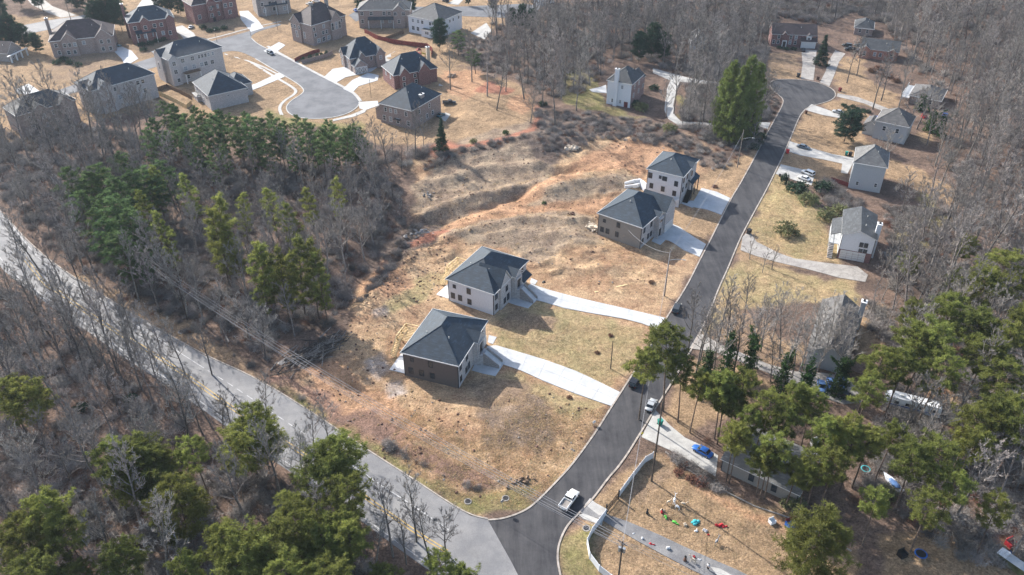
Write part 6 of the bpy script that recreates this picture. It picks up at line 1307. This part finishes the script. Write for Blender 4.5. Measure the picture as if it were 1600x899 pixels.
# ------------------------------------------------------------------ fences, gate, signs, bins
FP = [(1020,716),(1008,723),(989,747),(967,777)]; FP2 = [(946,806),(925,834),(917,851),(921,873),(936,893),(955,908),(978,924)]
ft = thing('fence', 'white vinyl privacy fence bending around the corner yard, in two runs beside the black gate', 'fence', atg(*FP[0]))
fo = Vector(atg(*FP[0]))
for run in (FP, FP2):
    G = [Vector(atg(*p)) for p in run]
    for p, q in zip(G, G[1:]):
        n = max(1, round((q-p).length/2.4)); d = (q-p)/n; nn = Vector((-d.y, d.x, 0)).normalized()
        for i in range(n):
            a = p+d*i-fo; c = a+d
            b = MB(); w_ = nn*.03
            b.v += [tuple(v) for v in (a-w_+Vector((0,0,-.1)), c-w_+Vector((0,0,-.1)), c+w_+Vector((0,0,-.1)), a+w_+Vector((0,0,-.1)), a-w_+Vector((0,0,1.85)), c-w_+Vector((0,0,1.85)), c+w_+Vector((0,0,1.85)), a+w_+Vector((0,0,1.85)))]
            for q_ in ((0,3,2,1),(4,5,6,7),(0,1,5,4),(1,2,6,5),(2,3,7,6),(3,0,4,7)): b.f.append(q_); b.m.append(0)
            b.build('panel', M['vinyl'], ft)
            b = MB(); b.box(a.x-.08, a.x+.08, a.y-.08, a.y+.08, a.z-.2, a.z+1.98); b.build('post', M['vinyl'], ft)
ga = Vector(atg(966,780)); gb_ = Vector(atg(947,803)); gt = thing('gate', 'open black metal gate across the grey drive between the white fence runs', 'gate', tuple(ga))
for e0, e1 in ((Vector((0,0,0)), (gb_-ga)*.48),((gb_-ga), (gb_-ga)*.52)):
    d = e1-e0; H_ = 2.0
    for i in range(9): p = e0+d*i/8; b = MB(); b.tube((p.x,p.y,p.z+.1), (p.x,p.y,p.z+H_+.35*math.sin(math.pi*i/8)), .05, k=4); b.build('bar', M['black'], gt)
    for zz in (.25, 1.0, 1.9): b = MB(); b.tube((e0.x,e0.y,e0.z+zz), (e1.x,e1.y,e1.z+zz), .05, k=4); b.build('rail', M['black'], gt)
for e in (Vector((0,0,0)), gb_-ga): b = MB(); b.box(e.x-.14, e.x+.14, e.y-.14, e.y+.14, -.2, 2.7); b.build('gate_post', M['black'], gt)
def picket(name, lab, pts, m, H_=1.8, step=2.4):
    G = [Vector(atg(*p)) for p in pts]; t = thing(name, lab, 'fence', tuple(G[0])); o0 = G[0]
    for p, q in zip(G, G[1:]):
        n = max(1, round((q-p).length/step)); d = (q-p)/n; nn = Vector((-d.y, d.x, 0)).normalized()*.03
        for i in range(n):
            a = p+d*i-o0; c = a+d*.985; b = MB(); k0 = 0
            b.v += [tuple(v) for v in (a-nn+Vector((0,0,-.2)), c-nn+Vector((0,0,-.2)), c+nn+Vector((0,0,-.2)), a+nn+Vector((0,0,-.2)), a-nn+Vector((0,0,H_)), c-nn+Vector((0,0,H_)), c+nn+Vector((0,0,H_)), a+nn+Vector((0,0,H_)))]
            for q_ in ((0,3,2,1),(4,5,6,7),(0,1,5,4),(1,2,6,5),(2,3,7,6),(3,0,4,7)): b.f.append(q_); b.m.append(0)
            b.build('panel', M[m], t)
            b = MB(); b.box(a.x-.07, a.x+.07, a.y-.07, a.y+.07, a.z-.3, a.z+H_+.08); b.build('post', M[m], t)
picket('fence', 'red stained wooden fence behind the cul-de-sac houses', [(570,52),(590,62),(612,68),(640,72),(668,75),(676,82),(674,90)], 'redwood', 2.2)
picket('fence', 'weathered board fence between the tan brick house and the long white house', [(600,64),(617,58),(631,52)], 'oldwood')
picket('fence', 'reddish brown fence around the pool yard of the large brown brick house', [(461,97),(470,92),(490,84),(500,82)], 'redwood', 1.7); picket('wall', 'low brown brick garden wall with narrow conifers in front', [(472,100),(490,95),(510,90),(520,84)], 'brick', 1.8)
picket('fence', 'brown wooden fence round the small yard between the whitewashed houses', [(247,143),(262,138),(285,148),(301,157)], 'oldwood', 1.9); picket('fence', 'orange brown wooden fence beside the pale brick house with bay window', [(247,148),(270,158),(292,170),(300,163)], 'lumber', 1.8)
picket('fence', 'tan board fence right of the parking pad', [(1319,583),(1335,590),(1358,600)], 'oldwood', 1.8); picket('fence', 'pale low fence below the parking pad', [(1358,603),(1353,628)], 'oldconcrete', 1.2)
picket('fence', 'dark red fence below the white vehicles', [(1298,283),(1310,287),(1325,292)], 'redwood', 1.5)
def binn(px, py, m, lab, s=1.0):
    x, y, z = atg(px, py); t = thing('trash_bin', lab, 'trash bin', (x, y, max(z,.02)), R.uniform(0,3)); t.scale = (s,)*3; b = MB(); b.v += [(-.3,-.3,.08),(.3,-.3,.08),(.3,.3,.08),(-.3,.3,.08),(-.38,-.38,1.05),(.38,-.38,1.05),(.38,.38,1.05),(-.38,.38,1.05)]
    for q_ in ((0,3,2,1),(4,5,6,7),(0,1,5,4),(1,2,6,5),(2,3,7,6),(3,0,4,7)): b.f.append(q_); b.m.append(0)
    b.build('body', M[m], t); q = MB(); q.box(-.42, .42, -.42, .44, 1.05, 1.15); q.build('lid', M[m], t)
    for s_ in (-1, 1): q = MB(); q.tube((s_*.25,.36,.12), (s_*.36,.36,.12), .12, k=8); q.build('wheel', M['rubber'], t)
binn(1031,664,'greenbin','teal green trash bin at the head of the concrete drive',1.3); binn(1278,125,'brown','brown trash bin between the two drives at the bulb',1.4); binn(1247,121,'black','black trash bin left of the wide drive at the bulb',1.6); binn(1312,143,'darkred','dark red trash bin at the right of the bulb',1.4)
binn(1259,178,'brown','brown mailbox post bin at the neck of the bulb',1.2); binn(1230,240,'red','red trash bin below the drive with the grey sedan',1.4); binn(1195,208,'brown','brown trash bin left of the new street under the evergreens',1.4); binn(1322,243,'greenbin','teal trash bin beside the tall pale grey house',1.3); binn(1328,244,'black','black trash bin beside the teal one',1.3); binn(1170,366,'black','black trash bin at the head of the worn pale drive',1.5); binn(1218,276,'black','small black mailbox by the drive with white vehicles',.8)
def signpost(px, py, lab, m, shape='diamond', H_=2.4):
    x, y, z = atg(px, py); t = thing('road_sign', lab, 'sign', (x, y, z), .5); b = MB(); b.tube((0,0,-.3),(0,0,H_),.04,k=5); b.build('post', M['metal'], t); q = MB()
    k = 4 if shape == 'diamond' else 8
    q.v += [(.45*math.cos(2*math.pi*i/k), y_, H_+.1+.45*math.sin(2*math.pi*i/k)) for y_ in (-.03,.03) for i in range(k)]; q.f.append(tuple(range(k))); q.f.append(tuple(range(k, 2*k))[::-1]); q.m += [0,0]
    for i in range(k): q.f.append((i, k+i, k+(i+1) % k, (i+1) % k)); q.m.append(0)
    q.build('sign_face', M[m], t)
signpost(1002,690,'yellow diamond sign at the top of the white fence','yellow'); signpost(785,796,'octagonal stop sign seen from behind at the street corner','metal','oct'); signpost(928,665,'small white realtor sign on the lower lot','purewhite','oct',1.0)
def manhole(px, py, lab):
    x, y, z = atg(px, py); t = thing('manhole', lab, 'manhole', (x, y, z+.02)); b = MB(); b.tube((0,0,-.3),(0,0,.10),.8,k=16); b.build('collar', M['oldconcrete'], t); b = MB(); b.tube((0,0,.1),(0,0,.14),.58,k=14); b.build('cover', M['black'], t)
manhole(731,784,'round concrete manhole with dark lid on the verge by the junction'); manhole(916,826,'round concrete manhole beside the white fence'); manhole(790,779,'small pale drain lid near the corner sign'); manhole(283,519,'dark manhole lid on the verge of the main road')

# ------------------------------------------------------------------ things lying about
def heap(name, px, py, m, lab, cat, rx, ry, rz_, n=4, seed=1, rot=0):
    r = random.Random(seed); x, y, z = atg(px, py); t = MB()
    for i in range(n): t.blob((r.uniform(-rx,rx)*.7, r.uniform(-ry,ry)*.7, rz_*.35), (rx*r.uniform(.35,.7), ry*r.uniform(.35,.7), rz_*r.uniform(.5,1)), seed*9+i, 8, 5, 0, .3)
    o = t.build(name, M[m], None, True); o.location = (x, y, z); o.rotation_euler = (0,0,rot); tag(o, lab, cat); return o
heap('deflated_inflatable',1124,821,'red','crumpled red holiday inflatable, farthest right on the yard','inflatable',.75,.5,.4,5,2,-.5); heap('deflated_inflatable',1132,823,'red','red tail end of the crumpled holiday inflatable','inflatable',.5,.4,.3,4,3)
heap('deflated_inflatable',1087,818,'cyan','round turquoise collapsed inflatable on the yard','inflatable',.8,.65,.5,6,4); heap('deflated_inflatable',1069,820,'cream','cream fabric heap left of the turquoise inflatable','inflatable',.55,.4,.35,4,5)
heap('deflated_inflatable',1040,809,'green','green inflatable heap at the left of the row','inflatable',.35,.5,.4,4,6); heap('deflated_inflatable',1056,817,'green','long green inflatable piece beside the brown one','inflatable',.7,.3,.3,5,7,-.6); heap('deflated_inflatable',1047,812,'brown','brown inflatable between the two green ones','inflatable',.3,.35,.5,3,8)
heap('deflated_inflatable',1089,830,'purewhite','white ring shaped fabric below the turquoise inflatable','inflatable',.45,.4,.3,4,9); heap('deflated_inflatable',1102,831,'purewhite','white inflatable with red tip','inflatable',.5,.4,.45,4,10); heap('deflated_inflatable',1107,836,'red','small red piece beside the white inflatable','inflatable',.3,.2,.25,3,11)
heap('deflated_inflatable',1034,798,'cream','pink and white inflatable at the upper left of the row','inflatable',.5,.35,.45,4,12); heap('deflated_inflatable',1004,842,'purewhite','white bag beside the gated drive','inflatable',.3,.3,.5,3,13); heap('deflated_inflatable',991,835,'purewhite','small white scraps near the white fence','inflatable',.35,.25,.2,3,14)
heap('deflated_inflatable',1019,851,'red','red bundle below the gated drive','inflatable',.5,.25,.25,3,15); heap('deflated_inflatable',1043,857,'purewhite','white and grey bundle with red top below the gated drive','inflatable',.4,.4,.6,4,16); heap('deflated_inflatable',1084,871,'red','small red and white bundle near the seated figures','inflatable',.35,.3,.35,3,17); heap('deflated_inflatable',1093,875,'purewhite','white rag beside the gated drive near the bottom','inflatable',.45,.25,.2,3,18)
def deer(px, py, lab, m='purewhite', rot=0, s=1.0):
    x, y, z = atg(px, py); t = thing('lawn_reindeer', lab, 'lawn ornament', (x, y, z), rot); t.scale = (s,)*3; b = MB(); b.blob((0,0,.75),(.5,.18,.2),1,8,5); b.tube((.4,0,.85),(.65,0,1.25),.09,.06); b.blob((.75,0,1.3),(.17,.08,.09),2); b.build('body', M[m], t, True)
    for sx in (-.35,.35):
        for sy in (-.1,.1): q = MB(); q.tube((sx,sy,.7),(sx,sy,0),.05,.03,k=5); q.build('leg', M[m], t)
    q = MB()
    for s_ in (-1,1): q.tube((.68,s_*.04,1.38),(.6,s_*.25,1.75),.025,k=4); q.tube((.64,s_*.15,1.55),(.78,s_*.22,1.72),.02,k=4)
    q.build('antlers', M[m], t)
deer(1044,788,'white reindeer ornament, leftmost of the upper group on the yard','cream',.4,1.1); deer(1053,786,'tall white reindeer ornament behind the others','purewhite',1.2,1.3); deer(1058,796,'white wire reindeer ornament in front of the upper group','purewhite',2.4,1.2); deer(1067,791,'cream lying reindeer ornament, rightmost of the upper group','cream',-.3,1.2); deer(1119,850,'faint grey wire ornament alone on the yard','wire',.9,1.2); deer(1083,879,'cream reindeer ornament beside the standing dark figure near the bottom','cream',2.6,1.2)
def snowman(px, py, m1, m2, lab, s=1.0):
    x, y, z = atg(px, py); t = thing('lawn_figure', lab, 'lawn ornament', (x, y, z)); t.scale = (s,)*3
    for n_, c_, r_, m_ in (('base',.35,.4,m1),('torso',.9,.3,m1),('head',1.3,.2,m2)): b = MB(); b.blob((0,0,c_),(r_,r_,r_),3,9,6,0,.05); b.build(n_, M[m_], t, True)
    b = MB(); b.tube((0,0,1.42),(0,0,1.5),.28,k=10); b.tube((0,0,1.5),(0,0,1.75),.17,k=10); b.build('hat', M['black'], t)
snowman(1011,803,'black','brown','dark upright lawn figure alone left of the green inflatables',.8); snowman(1070,877,'brown','skin','dark upright lawn figure with long shadow below the drive',.9); snowman(1034,802,'red','skin','red and white lawn figure at the head of the row',.7)
# a person in a white shirt standing near the drive
def person(px, py, rot, lab, shirt, pants):
    x, y, z = atg(px, py); vs = []; es = []; rad = []
    def V_(p, r_, par=None): vs.append(p); rad.append(r_); i = len(vs)-1; (es.append((par, i)) if par is not None else None); return i
    pel = V_((0,0,.95),.15); ch = V_((0,.02,1.25),.17,pel); nk = V_((0,.05,1.48),.07,ch); hd = V_((0,.10,1.62),.11,nk); V_((0,.11,1.72),.09,hd)
    for s in (-1,1):
        h_ = V_((s*.1,0,.88),.11,pel); k_ = V_((s*.12,.10,.48),.075,h_); a_ = V_((s*.12,-.02,.08),.05,k_); V_((s*.12,.16,.04),.045,a_)
        sh = V_((s*.2,.03,1.40),.07,ch); el = V_((s*.28,.08,1.12),.05,sh); wr = V_((s*.20,.28,1.02),.035,el); V_((s*.15,.36,1.02),.04,wr)
    me_ = bpy.data.meshes.new('person'); me_.from_pydata(vs, es, []); o = link('person', me_, None, (x, y, z), (0,0,rot)); tag(o, lab, 'person'); o.scale = (1.05,)*3
    sk = o.modifiers.new('skin','SKIN'); sv = me_.skin_vertices[0].data
    for i, r_ in enumerate(rad): sv[i].radius = (r_, r_)
    sv[0].use_root = True; o.modifiers.new('sub','SUBSURF').levels = 1; me_.materials.append(M['skin'])
    b = MB(); b.tube((0,.0,.9),(0,.03,1.45),.21,.19,k=10); 
    for s in (-1,1): b.tube((s*.18,.03,1.42),(s*.28,.08,1.14),.09,.075,k=7)
    b.build('shirt', M[shirt], o, True); b = MB(); b.tube((0,0,.84),(0,0,.95),.2,.2,k=10)
    for s in (-1,1): b.tube((s*.1,0,.9),(s*.12,.10,.5),.13,.10,k=7); b.tube((s*.12,.10,.5),(s*.12,-.02,.1),.10,.08,k=7)
    b.build('trousers', M[pants], o, True); b = MB(); b.blob((0,.08,1.71),(.13,.14,.11),3,9,6,0,.08); b.build('hair', M['black'], o, True)
    for s in (-1,1): b = MB(); b.blob((s*.12,.05,.04),(.06,.14,.05),4,8,4); b.build('shoe', M['black'], o, True)
person(1106,890,2.4,'person with dark hair in a white shirt at the edge of the gated drive','purewhite','black')
# brush piles, stumps, planks
def log_pile(px, py, n, rx, ry, lab, m='pole', L_=5, seed=1, m2='darkpole'):
    r = random.Random(seed); x, y, z = atg(px, py); t = thing('brush_pile', lab, 'brush pile', (x, y, z), .75)
    for i in range(n):
        a = r.gauss(0,.5); c = Vector((r.gauss(0,rx*.45), r.gauss(0,ry*.4), r.uniform(0,1.1))); l_ = L_*r.uniform(.3,1); d = Vector((math.cos(a), math.sin(a), r.uniform(-.12,.25))).normalized()*l_/2
        b = MB(); b.tube(c-d, c+d, r.uniform(.08,.24), r.uniform(.04,.12), k=5); b.build('branch', M[m if r.random() < .5 else m2], t)
log_pile(494,550,230,9,4,'large dark pile of cut trunks and branches at the edge of the bare dirt','pole',7)
log_pile(655,118,26,2.5,1.5,'pile of rubble and wood on the orange dirt behind the red brick house','brown',2.4,3,'lumber') if False else log_pile(707,120,30,2.5,1.5,'pile of branches and rubble on the orange dirt behind the dark red brick house','oldwood',2.6,3,'oldconcrete')
def rockpile(px, py, n, rx, ry, m, lab, seed=1, s=1.0, cat='rubble pile'):
    r = random.Random(seed); x, y, z = atg(px, py); t = thing('rubble_pile', lab, cat, (x, y, z), .4)
    for i in range(n*2): q = (.18+.6*r.random()**2)*s; b = MB(); b.blob((r.gauss(0,rx*.5), r.gauss(0,ry*.5), q*.4), (q, q*.8, q*.6), seed*50+i, 5, 4, 0, .5); b.build('stone', M[m], t)
rockpile(894,233,16,2.4,1.6,'cream','pale tan pile of rock and soil on the upper slope',2,1.6); rockpile(660,365,26,3,2,'oldconcrete','heap of pale stones at the gully left of the white house',3); rockpile(812,752,16,3.2,1.0,'oldwood','low broken earth bank near the junction',4,.7); rockpile(668,305,14,2,2,'oldconcrete','scattered stones at the edge of the bare trees',5,.7); rockpile(925,357,18,1.6,3,'cream','pale rock face beside the tan house',6,1.7); rockpile(895,335,8,1.2,1,'brown','dark root ball on the slope above the tan house',7,.9); rockpile(850,442,5,.8,.5,'black','dark debris beside the curved driveway',8,.5)
def plank(px, py, px2, py2, lab, m='lumber', r_=.22):
    a = Vector(atg(px,py)); c = Vector(atg(px2,py2)); b = MB(); d = c-a; n = Vector((-d.y, d.x, 0)).normalized()*r_; z = Vector((0,0,.12))
    k = 0; b.v += [tuple(v) for v in (a-n,c-n,c+n,a+n,a-n+z,c-n+z,c+n+z,a+n+z)]
    for q_ in ((0,3,2,1),(4,5,6,7),(0,1,5,4),(1,2,6,5),(2,3,7,6),(3,0,4,7)): b.f.append(q_); b.m.append(0)
    o = b.build('plank', M[m]); tag(o, lab, 'plank')
plank(929,457,980,445,'long pale plank lying on the straw above the curved driveway'); plank(436,570,448,562,'weathered pallet boards left of the brush pile','oldconcrete',.8); plank(915,430,975,395,'thin pale board lying on the slope below the tan house','drygrass',.12)
for i in range(34):
    lab, sp, P = WOODS[i % 2]; X_, Y_, Z_ = sample(P, 3, 2.5)
    if len(X_) == 0: continue
    lx, ly = float(X_[0]), float(Y_[0]); a_ = R.uniform(0, 3.14); l_ = R.uniform(2, 6); b = MB(); b.tube((-math.cos(a_)*l_,-math.sin(a_)*l_,.2), (math.cos(a_)*l_,math.sin(a_)*l_,R.uniform(.2,.9)), R.uniform(.12,.25), .08, k=6)
    o = b.build('fallen_log', M['palebark' if i % 3 else 'pinebark']); o.location = (lx, ly, hz(lx, ly)); tag(o, 'fallen '+('pale' if i % 3 else 'dark')+' trunk lying in the woods '+('below the main road' if i % 2 == 0 else 'left of the dirt lots'), 'log', 'fallen trunks in the woods '+('below the main road' if i % 2 == 0 else 'left of the dirt lots'))
b = MB(); 
for p, q in zip([(1040,707),(1075,735),(1120,762),(1180,792),(1240,812)], [(1075,735),(1120,762),(1180,792),(1240,812),(1330,862)]):
    a = Vector(atg(*p)); c = Vector(atg(*q)); b.tube(a+Vector((0,0,.15)), c+Vector((0,0,.15)), .16, .14, k=6)
tag(b.build('fallen_log', M['palebark']), 'long pale fallen log edging the back of the yard', 'log')
def tramp(px, py, rr, lab, m='paint_blue'):
    x, y, z = atg(px, py); t = thing('trampoline', lab, 'trampoline', (x, y, z)); b = MB(); n = 20
    for i in range(n): a0, a1 = 2*math.pi*i/n, 2*math.pi*(i+1)/n; b.face([(rr*math.cos(a0),rr*math.sin(a0),.9),(rr*math.cos(a1),rr*math.sin(a1),.9),(rr*.78*math.cos(a1),rr*.78*math.sin(a1),.92),(rr*.78*math.cos(a0),rr*.78*math.sin(a0),.92)])
    b.build('pad', M[m], t); b = MB(); b.tube((0,0,.82),(0,0,.86),rr*.8,k=20); b.build('mat', M['black'], t)
    for i in range(6): a0 = i*math.pi/3; q = MB(); q.tube((rr*.95*math.cos(a0),rr*.95*math.sin(a0),0),(rr*.95*math.cos(a0),rr*.95*math.sin(a0),.9),.04,k=5); q.build('leg', M['metal'], t)
tramp(1437,870,1.2,'round blue rimmed trampoline on the orange lawn at the bottom right'); tramp(1351,737,1.0,'smaller round trampoline glimpsed between the pine trunks','cyan')
# playground tower, patio, carport and lean-to bits
x, y, z = atg(655,88); t = thing('play_set', 'wooden play set with yellow slide behind the red fence', 'play set', (x, y, z), .4)
for sx in (-1,1):
    for sy in (-1,1): q = MB(); q.box(sx-.07, sx+.07, sy-.07, sy+.07, 0, 3.2); q.build('post', M['redwood'], t)
q = MB(); q.box(-1.1,1.1,-1.1,1.1,1.5,1.62); q.build('platform', M['redwood'], t); q = MB(); q.face([(-1.3,-1.3,3.1),(1.3,-1.3,3.1),(0,0,4.2)]); q.face([(1.3,-1.3,3.1),(1.3,1.3,3.1),(0,0,4.2)]); q.face([(1.3,1.3,3.1),(-1.3,1.3,3.1),(0,0,4.2)]); q.face([(-1.3,1.3,3.1),(-1.3,-1.3,3.1),(0,0,4.2)]); q.face([(-1.3,-1.3,3.1),(-1.3,1.3,3.1),(1.3,1.3,3.1),(1.3,-1.3,3.1)]); q.build('roof', M['redwood'], t)
q = MB(); q.tube((1.1,0,1.6),(4,0,.2),.35,.35,k=6); q.build('slide', M['yellow'], t)
tag(sheet('path', poly([(622,78),(645,80),(662,92),(640,98),(600,108),(588,96)]), .09, 'slab_mid'), 'pale patio behind the dark red brick house', kind='structure')
tag(sheet('path', poly([(686,131),(704,140),(696,146),(684,142)]), .09, 'slab_mid'), 'small pale slab beside the dark red brick house', kind='structure')
for px, py, m_, lab, s in ((1206,817,'purewhite','white lawn chair left of the striped playhouse',1.0),(1235,822,'blue','blue and red striped playhouse at the edge of the yard',1.5),(1578,852,'red','red kiddie pool at the bottom right',1.4),(1576,868,'blue','blue drum at the bottom right corner',1.0),(1409,869,'black','black covered grill beside the trampoline',1.3),(1443,184,'red','red tarp hanging among the ivy clad trunks',1.3),(1274,667+30,'purewhite','white roof hatch tarp under the pines',1.6)):
    x, y, z = atg(px, py); t = thing('yard_item', lab, 'yard item', (x, y, z), .4); b = MB(); b.box(-.6*s,.6*s,-.5*s,.5*s,0,.5*s); b.build('base', M[m_], t); b = MB(); b.box(-.6*s,.6*s,.4*s,.5*s,.5*s,1.2*s); b.build('back', M['darkred' if m_ == 'blue' else m_], t); b = MB(); b.box(-.62*s,-.5*s,-.5*s,.5*s,.5*s,.8*s); b.box(.5*s,.62*s,-.5*s,.5*s,.5*s,.8*s); b.build('side', M['blue' if m_ == 'blue' else m_], t)
x, y, z = atg(1393,760); t = thing('boat', 'small grey and white covered boat under the pines at the lower right', 'boat', (x, y, z+.3), 1.9); b = MB(); b.v += [(-2.5,-.9,.8),(1.2,-.9,.9),(3,0,1.1),(1.2,.9,.9),(-2.5,.9,.8),(-2.4,-.6,0),(1,-.6,0),(2.4,0,.3),(1,.6,0),(-2.4,.6,0)]
for q_ in ((0,1,2,3,4),(9,8,7,6,5),(0,5,6,1),(1,6,7,2),(2,7,8,3),(3,8,9,4),(4,9,5,0)): b.f.append(q_[::-1]); b.m.append(0)
b.build('hull', M['vinyl'], t); q = MB(); q.blob((-.6,0,.95),(1.6,.8,.35),4,8,5); q.build('cover', M['tarp'], t, True)
x, y, z = atg(1580,885); t = thing('shed', 'narrow white and green framed shed cut by the right edge at the bottom', 'shed', (x, y, z), 2.2); q = MB(); q.box(-2.6,2.6,-.9,.9,0,1.7); q.build('wall', M['shrub'], t); q = MB(); q.box(-2.8,2.8,-1.0,1.0,1.7,1.82); q.build('roof', M['grey'], t); q = MB(); q.box(1.2,2.85,-1.05,1.05,1.82,1.95); q.build('roof_panel', M['purewhite'], t)

# ------------------------------------------------------------------ haze
hb = MB(); hb.box(-640, 640, -60, 1500, -12, 150); hm = bpy.data.materials.new('haze'); hm.use_nodes = True; hn = hm.node_tree.nodes; hn.clear(); ho = hn.new('ShaderNodeOutputMaterial'); pv = hn.new('ShaderNodeVolumePrincipled'); pv.inputs['Density'].default_value = HAZE; pv.inputs['Color'].default_value = (.72,.85,1,1); pv.inputs['Anisotropy'].default_value = .2
hm.node_tree.links.new(pv.outputs[0], ho.inputs['Volume']); o = hb.build('haze', hm); tag(o, 'thin pale winter haze over the whole neighbourhood', kind='stuff')

# ------------------------------------------------------------------ labels that single out each tree of a stand
ORD = ['zeroth','first','second','third','fourth','fifth','sixth','seventh','eighth','ninth','tenth','eleventh','twelfth','thirteenth','fourteenth','fifteenth','sixteenth','seventeenth','eighteenth','nineteenth','twentieth','twenty-first','twenty-second','twenty-third','twenty-fourth','twenty-fifth','twenty-sixth','twenty-seventh','twenty-eighth','twenty-ninth','thirtieth','thirty-first','thirty-second','thirty-third','thirty-fourth','thirty-fifth','thirty-sixth']
same = {}
for o in bpy.data.objects:
    if o.parent is None and o.get('label') and o.get('group'): same.setdefault((o['group'], o['label']), []).append(o)
for (gr_, lab), os_ in same.items():
    if len(os_) < 2: continue
    px = lambda o: proj(o.location.x, o.location.y, 0)
    wood = 'bare woods' in gr_
    lab2 = lab.replace(' in the bare woods', ' in the woods') if wood else lab
    if len(os_) <= 8 or (not wood and len(os_) < 36):
        for i, o in enumerate(sorted(os_, key=lambda o: px(o)[0])): o['label'] = (ORD[i+1]+' from the left, ' if i else 'leftmost ')+lab2
    else:
        so_ = sorted(os_, key=lambda o: -px(o)[1]); n = 7
        for r_i in range(0, len(so_), n):
            for i, o in enumerate(sorted(so_[r_i:r_i+n], key=lambda o: px(o)[0])):
                o['label'] = ORD[i+1]+' '+lab2.split(' in the woods ')[0]+' from the left, '+ORD[r_i//n+1]+' row back, woods '+lab2.split(' in the woods ')[1] if wood else ORD[i+1]+' '+lab2+', '+ORD[r_i//n+1]+' rank'
for o in bpy.data.objects:
    if o.get('label') and len(o['label'].split()) > 16: print('LONG', len(o['label'].split()), o['label'])
